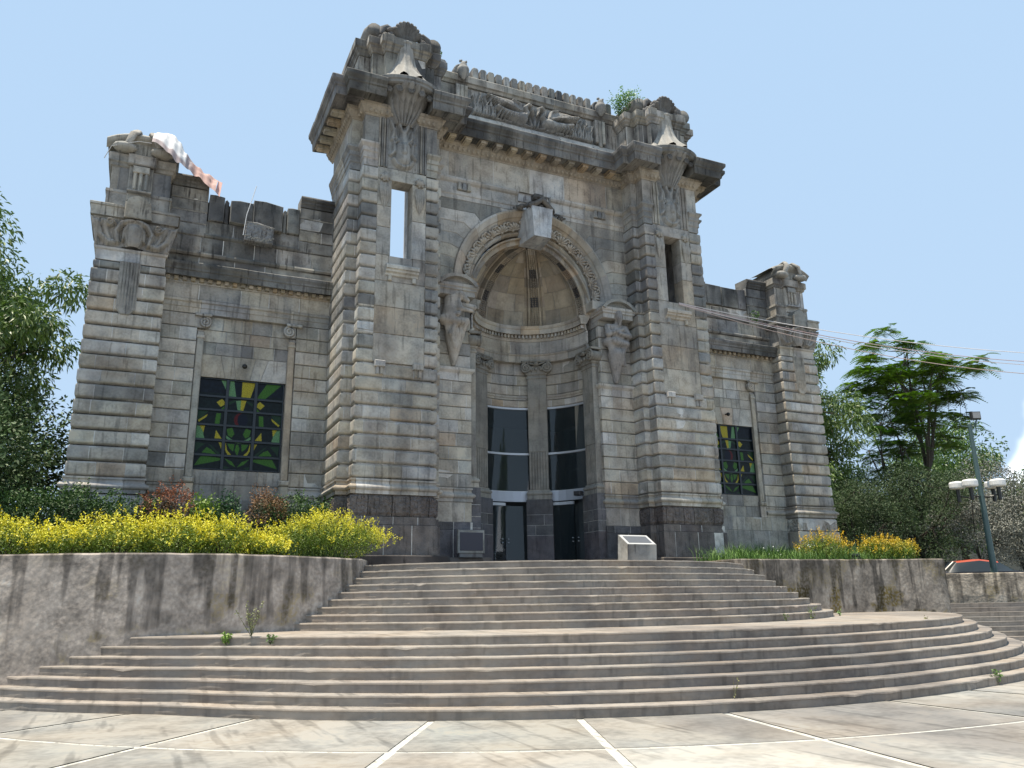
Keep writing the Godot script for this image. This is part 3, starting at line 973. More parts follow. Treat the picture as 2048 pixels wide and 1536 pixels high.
	for j in 54:
		var t0 := PI * j / 54.0; var t1 := PI * (j + 1) / 54.0
		var p := func(r: float, t: float, z: float) -> Vector3: return Vector3(cos(t) * r, AY + sin(t) * r, z)
		var d := func(t: float) -> Vector3: return Vector3(cos(t) * 2.34, 11.26 + sin(t) * 2.48, -1.36)
		ringb.quad(p.call(2.19, t1, -1.7), p.call(2.19, t0, -1.7), d.call(t0), d.call(t1))
		ringb.quad(p.call(3.3, t1, -1.72), p.call(3.3, t0, -1.72), p.call(2.16, t0, -1.72), p.call(2.16, t1, -1.72))
	put("archivolt_bed", ringb.mesh(M.stone), ce)
	for sg2 in [-1, 1]:
		var xr := mx(sg2, -2.98, -2.16)
		bxm(ce, "springer", Vector3(xr.x, 11.33, -1.95), Vector3(xr.y, 11.66, -0.9), tone("grey"), M.stone, 0.02)
	var shell := MB.new(); shell.col = Color(0.432, 0.396, 0.336)
	for q in 7:
		var an := deg_to_rad(-78.0 + q * 26.0)
		var d := Vector3(sin(an) * 0.2, cos(an) * 0.19, 0.0)
		tube(shell, PackedVector3Array([Vector3(0, -0.12, 0.02), Vector3(0, -0.12, 0.05) + d * 0.5, Vector3(0, -0.12, 0.05) + d, Vector3(0, -0.12, 0.0) + d * 1.15]), PackedFloat32Array([0.02, 0.036, 0.042, 0.015]), 6)
	ball(shell, Vector3(0, -0.13, 0.03), Vector3(0.05, 0.05, 0.05), 8, 5)
	for q in [-1.0, 1.0]:
		var pts := PackedVector3Array()
		var sp: Array = spiral(q * 0.24, 0.06, 0.075, 1.2, q, -PI / 2)
		for i in range(0, sp.size(), 2): pts.append(Vector3(sp[i], sp[i + 1], 0.02))
		tube(shell, pts, PackedFloat32Array([0.025]), 5)
	var shell_mesh := shell.smooth(M.carved)
	for i in 16:
		var t := PI * (i + 0.5) / 16.0
		if absf(t - PI / 2) < 0.14: continue
		var mid := AR - 0.435
		var o := put("shell_ornament", shell_mesh, ce, Vector3(cos(t) * mid, AY + sin(t) * mid, -1.17))
		var out_d := Vector3(cos(t), sin(t), 0); var sl := (out_d * 0.37 + Vector3(0, 0, 0.34)).normalized()
		var nrm := (Vector3(0, 0, 1) * 0.74 - out_d * 0.67).normalized()
		o.basis = Basis(sl.cross(nrm), sl, nrm).scaled_local(Vector3(1.25, 1.2, 1.5))
		o.position += nrm * 0.02
	# keystone and the weathered ornament over it
	var ks2 := MB.new(); ks2.col = Color(0.516, 0.528, 0.534)
	var kt := 14.5; var kb := 13.42
	for e in [[-0.43, 0.43, -0.27, 0.27]]:
		var f := [Vector3(-0.37, kb, -0.33), Vector3(-0.43, kt, -0.3), Vector3(0.43, kt, -0.3), Vector3(0.33, kb, -0.33)]
		f = [Vector3(-0.31, kb, -0.33), Vector3(-0.4, kt, -0.3), Vector3(0.4, kt, -0.3), Vector3(0.31, kb, -0.33)]
		var b := [Vector3(-0.44, kb, -1.35), Vector3(-0.5, kt, -1.3), Vector3(0.5, kt, -1.3), Vector3(0.44, kb, -1.35)]
		ks2.quad(f[0], f[1], f[2], f[3])
		ks2.quad(b[0], b[1], f[1], f[0]); ks2.quad(f[3], f[2], b[2], b[3])
		ks2.quad(f[1], b[1], b[2], f[2]); ks2.quad(b[0], f[0], f[3], b[3])
	put("keystone", ks2.mesh(M.plinth_stone), ce)
	var orn := MB.new(); orn.col = Color(0.204, 0.196, 0.18)
	for i in 46:
		var px := U(-0.75, 0.62)
		var py := 14.5 + (1.0 - absf(px) * 1.1) * U(0.05, 0.5)
		ball(orn, Vector3(px, py, -0.72 + U(-0.1, 0.3) * (1.0 - absf(px))), Vector3(U(0.05, 0.13), U(0.04, 0.1), U(0.06, 0.14)), 7, 5)
	tube(orn, PackedVector3Array([Vector3(-0.45, 14.52, -0.4), Vector3(-0.2, 14.62, -0.3), Vector3(0.0, 14.78, -0.3), Vector3(0.2, 14.62, -0.3), Vector3(0.42, 14.5, -0.4)]), PackedFloat32Array([0.09]), 8)
	orn.box(Vector3(-0.14, 14.9, -0.85), Vector3(0.2, 15.14, -0.55), 0.03)
	put("keystone_ornament", orn.smooth(M.stone_dark), ce)
	var vine := MB.new(); vine.col = Color(0.24, 0.228, 0.204)
	for i in 30:
		var t := PI * 0.5 - 0.16 - U(0.0, 0.24)
		if i % 3 == 0: t = PI * 0.5 + 0.16 + U(0.0, 0.12)
		ball(vine, Vector3(cos(t) * (AR + 0.06), AY + sin(t) * (AR + 0.06), -0.84) + Vector3(U(-.04, .04), U(-.04, .07), U(-.03, .06)), Vector3(U(.03, .07), U(.03, .06), U(.03, .06)), 6, 4)
	put("leaf_cluster", vine.smooth(M.stone_dark), ce)
	# string course and frieze between the towers
	var sp2 := PackedVector2Array([Vector2(-3.72, -1.0), Vector2(3.72, -1.0)])
	mouldrun(ce, "string_course", sp2, 0.0, 3.1, V2([0.0, 14.53, 0.06, 14.54, 0.06, 14.68, 0.09, 14.71, 0.09, 14.82, 0.05, 14.84, 0.05, 15.12, 0.12, 15.16, 0.16, 15.22, 0.16, 15.29, 0.0, 15.31]), 1.5, "stone", M.stone)
	mouldrun(ce, "string_course", sp2, 4.34, 7.44, V2([0.0, 14.53, 0.06, 14.54, 0.06, 14.68, 0.09, 14.71, 0.09, 14.82, 0.05, 14.84, 0.05, 15.12, 0.12, 15.16, 0.16, 15.22, 0.16, 15.29, 0.0, 15.31]), 1.5, "stone", M.stone)
	course(ce, core, "frieze_stone", sp2, 0.0, -1, ashlar(15.31, 16.27, 0.04), 1.35, "stone", M.stone, 0.006, [0.0, 0.55, 2.2, 3.6, 4.95, 6.7, 7.44])
	var wall := MB.new(); wall.col = Color(0.85, 0.83, 0.79)
	# wall behind the stones, left clear over the niche
	wall.box(Vector3(-3.74, 2.3, -1.9), Vector3(-2.48, 11.5, -1.04))
	wall.box(Vector3(2.48, 2.3, -1.9), Vector3(3.74, 11.5, -1.04))
	for i in 24:
		var t0 := PI * i / 24.0; var t1 := PI * (i + 1) / 24.0
		var x0 := cos(t1) * 2.86; var x1 := cos(t0) * 2.86
		wall.box(Vector3(x0, AY + maxf(sin(t0), sin(t1)) * 2.86, -1.9), Vector3(x1, 15.35, -1.12))
	wall.box(Vector3(-3.74, 11.3, -1.9), Vector3(-2.86, 15.35, -1.12))
	wall.box(Vector3(2.86, 11.3, -1.9), Vector3(3.74, 15.35, -1.12))
	for i in 40:
		var t0 := PI * i / 40.0; var t1 := PI * (i + 1) / 40.0
		var p := func(r: float, t: float, z: float) -> Vector3: return Vector3(cos(t) * r, AY + sin(t) * r, z)
		wall.quad(p.call(3.1, t1, -1.5), p.call(3.1, t0, -1.5), p.call(2.3, t0, -1.62), p.call(2.3, t1, -1.62))
	put("inner_wall", wall.mesh(M.stone), ce)
	put("mortar_bed", core.mesh(M.mortar), ce)

# ------------------------------------------------------------------ attic parapet between the towers
func build_attic() -> void:
	var at := base("attic_parapet", bld)
	tag(at, "carved attic parapet with swans and a row of merlons")
	var mass := MB.new(); mass.col = Color(0.3, 0.296, 0.282)
	mass.box(Vector3(-3.7, 17.2, -2.2), Vector3(3.7, 19.2, -1.12), 0.0)
	put("attic_wall", mass.mesh(M.stone_dark), at)
	var p := PackedVector2Array([Vector2(-3.7, -1.1), Vector2(3.7, -1.1)])
	mouldrun(at, "attic_base", p, 0, -1, V2([0.45, 17.25, 0.42, 17.42, 0.3, 17.58, 0.16, 17.72, 0.12, 17.86, 0.05, 17.95, 0.0, 17.96]), 1.3, "pale", M.stone, 0.02)
	mouldrun(at, "coping_stone", p, 0, -1, V2([-0.6, 19.0, 0.06, 19.02, 0.1, 19.1, 0.16, 19.13, 0.17, 19.36, 0.14, 19.4, -0.6, 19.42]), 0.95, "grey", M.stone_dark, 0.012)
	for e in [[-3.7, -2.9], [3.1, 3.7]]:
		bxm(at, "attic_stone", Vector3(e[0], 17.95, -1.2), Vector3(e[1], 19.0, -1.06), tone("grey"), M.stone_dark, 0.015)
	# swans among reeds
	var rl := MB.new(); rl.col = Color(0.35, 0.34, 0.315)
	var st := []
	for sg in [1.0, -1.0]:
		var o := 2.42
		var w := func(a: Array) -> Array:
			var out := []
			for i in range(0, a.size(), 2):
				out.append(o + a[i] * sg); out.append(a[i + 1])
			return out
		st.append([w.call([0.5, 0.3, 0.85, 0.27, 1.2, 0.32, 1.5, 0.42]), 0.23, 0.36, 0.1])
		st.append([w.call([0.42, 0.34, 0.3, 0.5, 0.4, 0.72, 0.26, 0.86, 0.12, 0.78, 0.13, 0.64]), 0.1, 0.3, 0.06])
		st.append([w.call([0.13, 0.66, 0.06, 0.5]), 0.065, 0.28, 0.02])
		for q in 8:
			st.append([w.call([0.62, 0.44 + q * 0.03, 0.9, 0.56 + q * 0.04, 1.2 + q * 0.05, 0.62 + q * 0.03, 1.5 + q * 0.05, 0.5 + q * 0.055]), 0.042, 0.36 - q * 0.015, 0.03])
		st.append([w.call([0.56, 0.5, 0.64, 0.76, 0.9, 0.86]), 0.08, 0.33, 0.05])
		for q in 6:
			st.append([w.call([0.75 + q * 0.14, 0.16, 0.7 + q * 0.14, 0.3]), 0.05, 0.38, 0.02])
		for q in 12:
			var bx := 1.55 + q * 0.075
			st.append([w.call([bx, 0.05, bx + sin(q * 2.1) * 0.08, 0.4, bx + sin(q * 1.3) * 0.14, 0.78 + 0.1 * sin(q * 3.0)]), 0.042, 0.2, 0.02])
			st.append([w.call([bx, 0.1, bx + 0.14 * cos(q * 1.7), 0.35, bx + 0.2 * cos(q * 1.7), 0.5]), 0.036, 0.17, 0.015])
		for q in 4:
			st.append([w.call([0.1 + q * 0.4, 0.06, 0.4 + q * 0.4, 0.09]), 0.045, 0.12])
	st.append([[2.42, 0.1, 2.42, 0.35, 2.36, 0.6], 0.06, 0.2, 0.02]); st.append([[2.3, 0.1, 2.2, 0.45], 0.05, 0.18, 0.01]); st.append([[2.54, 0.1, 2.64, 0.45], 0.05, 0.18, 0.01])
	relief(rl, 4.84, 1.02, 220, 50, st, func(u: float, v: float, h: float) -> Vector3: return Vector3(-2.28 + u, 17.97 + v, -1.1 + h), 0.014)
	put("swan_frieze", rl.smooth(M.carved), at)
	# fluted piers with urns
	for cx in [-2.66, 2.9]:
		var pr := base("fluted_pier", at)
		for q in 3:
			bxm(pr, "flute", Vector3(cx - 0.22 + q * 0.15, 18.05 - (0.18 if q == 1 else 0.0), -1.12), Vector3(cx - 0.22 + q * 0.15 + 0.13, 19.0, -0.94), tone("grey"), M.carved, 0.03)
		var ur := MB.new(); ur.col = Color(0.324, 0.312, 0.288)
		lathe(ur, Vector3(cx, 19.2, -0.88), V2([0.0, -0.05, 0.06, -0.03, 0.1, 0.05, 0.19, 0.16, 0.22, 0.3, 0.2, 0.4, 0.12, 0.48, 0.14, 0.53, 0.1, 0.58, 0.06, 0.66, 0.0, 0.68]), 14)
		for q in 5:
			ball(ur, Vector3(cx - 0.12 + q * 0.06, 19.86 + 0.03 * sin(q * 2.0), -0.88), Vector3(0.035, 0.06, 0.04), 6, 4)
		put("urn", ur.smooth(M.carved), pr)
		var ar := MB.new(); ar.col = Color(0.324, 0.318, 0.3)
		var ap := PackedVector2Array([Vector2(cx - 0.3, 19.3), Vector2(cx + 0.3, 19.3)])
		for q in 9:
			var a := PI * q / 8.0
			ap.append(Vector2(cx + cos(a) * 0.3, 19.55 + sin(a) * 0.32))
		slab_poly(ar, ap, -1.5, -1.0, 0.03)
		put("urn_backing", ar.mesh(M.stone_dark), pr)
	# merlons
	var x := -3.35
	while x < 3.6:
		if absf(x + 2.66) > 0.42 and absf(x - 2.9) > 0.42:
			var h := U(-0.02, 0.02)
			var mb := MB.new(); mb.col = tone("grey")
			var w := 0.122 + U(-0.006, 0.006)
			slab_poly(mb, PackedVector2Array([Vector2(x - w, 19.36), Vector2(x + w, 19.36), Vector2(x + w, 19.82 + h), Vector2(x + w - 0.05, 19.88 + h), Vector2(x - w + 0.05, 19.88 + h), Vector2(x - w, 19.82 + h)]), -1.6, -1.02 + U(-0.015, 0.015), 0.02)
			put("merlon", mb.mesh(M.stone_dark), at)
		x += 0.3045

# ------------------------------------------------------------------ the entrance niche
const NZ := -1.35

func np(r: float, a: float, y: float) -> Vector3:
	# polar place in the niche; a in degrees, 0 = right jamb, 90 = back, 180 = left jamb
	var t := deg_to_rad(a)
	return Vector3(cos(t) * r, y, NZ - sin(t) * r)

func npath(r: float, a0: float, a1: float, n: int) -> PackedVector2Array:
	# left to right: from the larger angle to the smaller
	var out := PackedVector2Array()
	for i in n + 1:
		var p := np(r, a0 + (a1 - a0) * i / n, 0.0)
		out.append(Vector2(p.x, p.z))
	return out

func ionic(parent: Node3D, w: float, h: float, d: float, c: Color) -> void:
	# capital with two volutes; origin at the middle of its foot, facing +z
	var mb := MB.new(); mb.col = c
	for sg in [-1.0, 1.0]:
		var pts := PackedVector3Array()
		var sp: Array = spiral(sg * w * 0.5, h * 0.42, h * 0.4, 2.2, -sg, PI / 2)
		for i in range(0, sp.size(), 2):
			pts.append(Vector3(sp[i], sp[i + 1], d * 0.5 + 0.02 + 0.03 * i / sp.size()))
		tube(mb, pts, PackedFloat32Array([h * 0.085]), 6)
		var disc := PackedVector3Array([Vector3(sg * w * 0.5, h * 0.42, -d * 0.4), Vector3(sg * w * 0.5, h * 0.42, d * 0.5)])
		tube(mb, disc, PackedFloat32Array([h * 0.38, h * 0.38]), 14)
		ball(mb, Vector3(sg * w * 0.5, h * 0.42, d * 0.55), Vector3(h * 0.1, h * 0.1, h * 0.08), 8, 5)
	for q in 3:
		ball(mb, Vector3((q - 1) * w * 0.24, h * 0.32, d * 0.48), Vector3(w * 0.09, h * 0.16, 0.05), 8, 5)
	ball(mb, Vector3(0, h * 0.72, d * 0.55), Vector3(h * 0.2, h * 0.17, 0.08), 10, 5)
	for sg in [-1.0, 1.0]:
		tube(mb, PackedVector3Array([Vector3(0, h * 0.62, d * 0.5), Vector3(sg * w * 0.2, h * 0.72, d * 0.55), Vector3(sg * w * 0.42, h * 0.8, d * 0.52)]), PackedFloat32Array([0.03, 0.035, 0.03]), 6)
	var vo := put("volutes", mb.smooth(M.carved), parent)
	vo.position = Vector3.ZERO
	var ab := MB.new(); ab.col = c
	ab.box(Vector3(-w * 0.5, 0.0, -d * 0.4), Vector3(w * 0.5, h * 0.6, d * 0.4), 0.02)
	ab.box(Vector3(-w * 0.72, h * 0.84, -d * 0.4), Vector3(w * 0.72, h, d * 0.62), 0.03)
	put("abacus", ab.mesh(M.carved), parent)

func niche_pilaster(nc: Node3D, ang: float) -> void:
	var p := np(2.14, ang, 0.0)
	var turn := deg_to_rad(ang) - PI / 2
	turn = atan2(-cos(deg_to_rad(ang)), sin(deg_to_rad(ang)))
	var col := base("pilaster", nc, p, turn)
	# dark squared pedestal in separate stones
	var y := 2.44
	for r in [[2.44, 3.72, [0.0, 1.0]], [3.72, 4.06, [0.0, 0.34, 1.0]], [4.06, 4.42, [0.0, 0.66, 1.0]], [4.42, 4.94, [0.0, 1.0]]]:
		for i in r[2].size() - 1:
			var x0: float = -0.46 + 0.92 * r[2][i]; var x1: float = -0.46 + 0.92 * r[2][i + 1]
			var c := tone("basalt")
			if r[0] < 3.0: c = Color(0.155, 0.135, 0.14)
			bxm(col, "pedestal_stone", Vector3(x0 + 0.006, r[0] + 0.006, -0.5), Vector3(x1 - 0.006, r[1] - 0.006, 0.1), c, M.plinth_stone, 0.006)
	bxm(col, "pedestal_mortar", Vector3(-0.452, 2.44, -0.48), Vector3(0.452, 4.93, 0.093), Color(0.9, 0.9, 0.9), M.mortar, 0.0)
	var bs := MB.new(); bs.col = Color(0.36, 0.342, 0.3)
	var pp := V2([-0.36, -0.4, -0.36, 0.0, 0.36, 0.0, 0.36, -0.4])
	sweep(bs, pp, 0, -1, V2([0.0, 4.94, 0.06, 4.945, 0.06, 5.08, 0.04, 5.1, 0.075, 5.12, 0.085, 5.16, 0.07, 5.2, 0.02, 5.24, 0.01, 5.29, -0.1, 5.3]), true)
	put("base", bs.mesh(M.stone), col)
	# lower shaft with flutes, plain shaft above
	var sc := Color(0.30, 0.285, 0.25)
	bxm(col, "shaft", Vector3(-0.34, 6.62, -0.4), Vector3(0.34, 9.3, 0.0), sc, M.stone, 0.015)
	bxm(col, "shaft_core", Vector3(-0.335, 5.28, -0.4), Vector3(0.335, 6.62, -0.035), sc * 0.85, M.stone, 0.0)
	for q in 7:
		var x := -0.34 + q * 0.68 / 7.0
		bxm(col, "flute_rib", Vector3(x + 0.012, 5.3, -0.1), Vector3(x + 0.68 / 7.0 - 0.012, 6.62, 0.0), sc, M.stone, 0.014)
	var nk := MB.new(); nk.col = sc
	sweep(nk, V2([-0.34, -0.4, -0.34, 0.0, 0.34, 0.0, 0.34, -0.4]), 0, -1, V2([0.0, 9.28, 0.025, 9.3, 0.03, 9.35, 0.0, 9.37, 0.0, 9.42, 0.045, 9.45, 0.05, 9.5, -0.1, 9.52]), true)
	put("necking", nk.mesh(M.stone), col)
	var cap := base("capital", col, Vector3(0, 9.48, -0.12))
	ionic(cap, 0.74, 0.48, 0.42, Color(0.27, 0.255, 0.225))

func build_niche() -> void:
	var nc := base("entrance_niche", bld)
	tag(nc, "half-round entrance niche with ribbed half dome and pilasters")
	var core := MB.new()
	var R := 2.36
	var full := npath(R, 180, 0, 40)
	for a in [178.0, 120.0, 60.0, 2.0]:
		niche_pilaster(nc, a)
	# curved wall stones between window heads and entablature, bay by bay
	for bay in [[176.0, 124.0], [117.0, 63.0], [56.0, 4.0]]:
		var bp := npath(R, bay[0], bay[1], 12)
		course(nc, core, "niche_stone", bp, 0, -1, flatblock(8.27, 8.53, 0.02), 0.5, "stone", M.stone, 0.005)
		mouldrun(nc, "niche_string", bp, 0, -1, V2([0.0, 8.53, 0.03, 8.54, 0.03, 8.6, 0.055, 8.63, 0.055, 8.7, 0.0, 8.71]), 0.8, "stone", M.stone, 0.004)
		course(nc, core, "niche_stone", bp, 0, -1, flatblock(8.71, 9.08, 0.03), 0.62, "stone", M.stone, 0.005)
		course(nc, core, "niche_stone", bp, 0, -1, flatblock(9.08, 9.46, 0.03), 0.7, "stone", M.stone, 0.005)
		course(nc, core, "niche_stone", bp, 0, -1, flatblock(9.46, 9.9, 0.03), 0.8, "grey", M.stone, 0.005)
	# entablature ring
	var ring := npath(R - 0.2, 180, 0, 48)
	mouldrun(nc, "ring_architrave", ring, 0, -1, V2([-0.3, 9.88, 0.03, 9.9, 0.03, 10.14, 0.06, 10.16, 0.07, 10.2, 0.0, 10.22]), 1.2, "stone", M.stone, 0.004, 0.15)
	course(nc, core, "ring_frieze", ring, 0, -1, ashlar(10.22, 10.68, 0.02), 1.15, "stone", M.stone, 0.004)
	mouldrun(nc, "ring_bed", ring, 0, -1, V2([0.0, 10.68, 0.03, 10.69, 0.05, 10.76, 0.05, 10.93, 0.08, 10.94]), 1.6, "stone", M.stone, 0.004, 0.15)
	var dn := 46
	for i in dn:
		var a := 176.0 - 172.0 * i / (dn - 1)
		var mb := MB.new(); mb.col = tone("stone")
		mb.box(Vector3(-0.037, 10.79, -0.1), Vector3(0.037, 10.92, 0.11), 0.01)
		var o := put("dentil", mb.mesh(M.stone), nc, np(R - 0.25, a, 0.0))
		o.rotation.y = atan2(-cos(deg_to_rad(a)), sin(deg_to_rad(a)))
	mouldrun(nc, "ring_corona", ring, 0, -1, V2([0.0, 10.93, 0.2, 10.94, 0.21, 10.91, 0.23, 10.91, 0.24, 11.08, 0.27, 11.1, 0.29, 11.15, 0.3, 11.2, 0.26, 11.22, -0.2, 11.27]), 1.0, "stone", M.stone, 0.006, 0.15)
	put("mortar_bed", core.mesh(M.mortar), nc)
	# half dome in stones
	var DR := 2.3; var DY := 11.26
	var rowsN := 6
	var shellN := MB.new()
	for j in rowsN:
		var e0 := 90.0 * j / rowsN; var e1 := 90.0 * (j + 1) / rowsN
		var n := maxi(3, int(round(10 * cos(deg_to_rad((e0 + e1) / 2)))))
		for i in n:
			var a0 := 180.0 * i / n; var a1 := 180.0 * (i + 1) / n
			var mb := MB.new(); mb.col = tone("stone") * Color(0.98, 0.92, 0.83)
			var off := U(-0.012, 0.012)
			for ii in 3:
				for jj in 2:
					var q := []
					for e in [[ii, jj], [ii, jj + 1], [ii + 1, jj + 1], [ii + 1, jj]]:
						var a := deg_to_rad(lerpf(a0 + 0.15, a1 - 0.15, e[0] / 3.0)); var el := deg_to_rad(lerpf(e0 + 0.12, e1 - 0.12, e[1] / 2.0))
						var rr := DR + off
						q.append(Vector3(cos(a) * cos(el) * rr, DY + sin(el) * rr * 1.06, NZ - sin(a) * cos(el) * rr))
					mb.quad(q[3], q[2], q[1], q[0])
			put("dome_stone", mb.mesh(M.stone), nc)
	for i in 36:
		for j in 12:
			var q := []
			for e in [[i, j], [i, j + 1], [i + 1, j + 1], [i + 1, j]]:
				var a: float = PI * e[0] / 36; var el: float = PI / 2 * e[1] / 12
				q.append(Vector3(cos(a) * cos(el) * 2.34, DY + sin(el) * 2.34 * 1.06, NZ - sin(a) * cos(el) * 2.34))
			shellN.quad(q[3], q[2], q[1], q[0])
	shellN.col = Color.WHITE
	put("dome_shell", shellN.mesh(M.mortar), nc)
	# carved ribs
	for ra in [60.0, 120.0, 7.0, 173.0]:
		var rb := base("dome_rib", nc)
		for seg in 9:
			var mb := MB.new(); mb.col = tone("stone") * Color(0.9, 0.85, 0.78)
			var dark := seg == 2 or seg == 5
			mb.col = tone("stone") * Color(0.9, 0.85, 0.78)
			var prof := [[-0.33, 0.0], [-0.32, 0.05], [-0.24, 0.06], [-0.23, 0.02], [-0.2, 0.02], [-0.19, 0.2], [-0.145, 0.21], [-0.14, 0.15], [0.14, 0.15], [0.145, 0.21], [0.19, 0.2], [0.2, 0.02], [0.23, 0.02], [0.24, 0.06], [0.32, 0.05], [0.33, 0.0]]
			for jj in 3:
				var e0 := deg_to_rad(84.0 * (seg + jj / 3.0) / 9.0); var e1 := deg_to_rad(84.0 * (seg + (jj + 1) / 3.0) / 9.0)
				for k in prof.size() - 1:
					var q := []
					for e in [[e0, k], [e1, k], [e1, k + 1], [e0, k + 1]]:
						var wx: float = prof[e[1]][0] * 1.3 * (1.0 - e[0] / PI * 0.9)
						var rr: float = DR - prof[e[1]][1]
						var ca := deg_to_rad(ra)
						var c0 := Vector3(cos(ca) * cos(e[0]) * rr, DY + sin(e[0]) * rr * 1.06, NZ - sin(ca) * cos(e[0]) * rr)
						q.append(c0 + Vector3(sin(ca), 0, cos(ca)) * wx)
					mb.quad(q[0], q[1], q[2], q[3])
			var o := put("rib_stone", mb.mesh(M.stone), rb)
			# carved bosses in the sunk panel, two panels blackened
			var orn := MB.new(); orn.col = mb.col * 0.9
			if dark: orn.col = Color(0.1, 0.095, 0.095)
			for q in 15:
				var el := deg_to_rad(84.0 * (seg + 0.1 + 0.8 * (q / 3) / 4.0) / 9.0)
				var ca := deg_to_rad(ra)
				var rr := DR - 0.16
				var c0 := Vector3(cos(ca) * cos(el) * rr, DY + sin(el) * rr * 1.06, NZ - sin(ca) * cos(el) * rr)
				ball(orn, c0 + Vector3(sin(ca), 0, cos(ca)) * (q % 3 - 1) * 0.11 * (1.0 - el / PI * 0.9), Vector3(0.05, 0.04, 0.05), 6, 4)
			put("rib_ornament", orn.smooth(M.carved), o)
	# glazing: three bays of curved glass in aluminium over doors
	var bays := [[172.0, 127.0], [113.0, 67.0], [53.0, 8.0]]
	for b in bays.size():
		var gz := base("glazed_screen", nc)
		var bp := npath(2.42, bays[b][0] + 4, bays[b][1] - 4, 8)
		var fr := MB.new()
		for r in [[8.2, 8.27, 0.05], [6.55, 6.62, 0.05], [5.22, 5.27, 0.06]]:
			var f2 := MB.new(); f2.col = Color(1.1, 1.1, 1.1)
			sweep(f2, bp, 0, -1, V2([-0.04, r[0], r[2], r[0], r[2], r[1], -0.04, r[1]]), true)
			put("mullion", f2.mesh(M.aluminium), gz)
		fr.col = Color(0.85, 0.87, 0.92)
		sweep(fr, bp, 0, -1, V2([-0.05, 4.9, 0.07, 4.9, 0.07, 5.24, -0.05, 5.24]), true)
		put("transom_panel", fr.mesh(M.aluminium), gz)
		for r in [[6.62, 8.2], [5.27, 6.55]]:
			var g := MB.new()
			sweep(g, bp, 0, -1, V2([0.0, r[0], 0.0, r[1]]), false)
			put("glass_pane", g.smooth(M.glass), gz)
		# door leaves
		var L := plen(bp)
		for k in 2:
			var dr := base("door_leaf", gz)
			var s0 := 0.12 + (L - 0.24) * k / 2.0; var s1 := 0.12 + (L - 0.24) * (k + 1) / 2.0
			var g := MB.new()
			sweep(g, bp, s0 + 0.02, s1 - 0.02, V2([0.0, 2.46, 0.0, 4.76]), false)
			put("glass_pane", g.smooth(M.glass), dr)
			if k == 0:
				var bar := MB.new(); bar.col = Color(1.3, 1.3, 1.3)
				sweep(bar, bp, s0, s1, V2([-0.03, 4.76, 0.06, 4.76, 0.06, 4.86, -0.03, 4.86]), true)
				put("door_closer", bar.mesh(M.aluminium), dr)
			for q in 2:
				var rr: Array = rows(bp, s1 - 0.12 if k == 0 else s0 + 0.1, s1)
				var hp: Vector2 = rr[0][0]
				var hb := MB.new(); hb.col = Color(1.2, 1.2, 1.2)
				ball(hb, Vector3(hp.x, 3.5 + q * 0.12, hp.y) + Vector3(0, 0, 0.05), Vector3(0.04, 0.02, 0.03), 6, 4)
				put("door_handle", hb.smooth(M.aluminium), dr)
	# room behind: floor, walls and ceiling
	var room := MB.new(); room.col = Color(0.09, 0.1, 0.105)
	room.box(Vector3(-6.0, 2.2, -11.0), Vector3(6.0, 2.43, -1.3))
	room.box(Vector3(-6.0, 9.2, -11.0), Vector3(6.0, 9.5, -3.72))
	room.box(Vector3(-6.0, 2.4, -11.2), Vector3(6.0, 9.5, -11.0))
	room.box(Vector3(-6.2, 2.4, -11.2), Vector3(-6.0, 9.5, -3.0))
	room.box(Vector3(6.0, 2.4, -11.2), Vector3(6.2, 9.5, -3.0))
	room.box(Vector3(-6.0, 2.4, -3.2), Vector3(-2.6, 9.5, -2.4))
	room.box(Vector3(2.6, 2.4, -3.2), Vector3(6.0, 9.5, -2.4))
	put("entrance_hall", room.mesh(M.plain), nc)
	# masonry closing the niche's back above the hall
	var bk := MB.new(); bk.col = Color.WHITE
	sweep(bk, npath(R + 0.12, 180, 0, 30), 0, -1, V2([0.0, 8.22, 0.0, 11.4]), false)
	put("niche_backing", bk.mesh(M.mortar), nc)
	# security camera on the right pilaster
	var cam := MB.new(); cam.col = Color(0.03, 0.03, 0.035)
	cam.box(Vector3(-0.12, -0.05, 0.0), Vector3(0.12, 0.09, 0.28), 0.02)
	tube(cam, PackedVector3Array([Vector3(0, 0.0, -0.12), Vector3(0, 0.06, 0.02)]), PackedFloat32Array([0.03]), 6)
	var co := put("security_camera", cam.mesh(M.metal), self, np(1.92, 12, 4.98), -1.0)
	tag(co, "small black security camera on the pilaster beside the entrance doors", "camera")
	visitor(np(3.3, 84, 2.43))

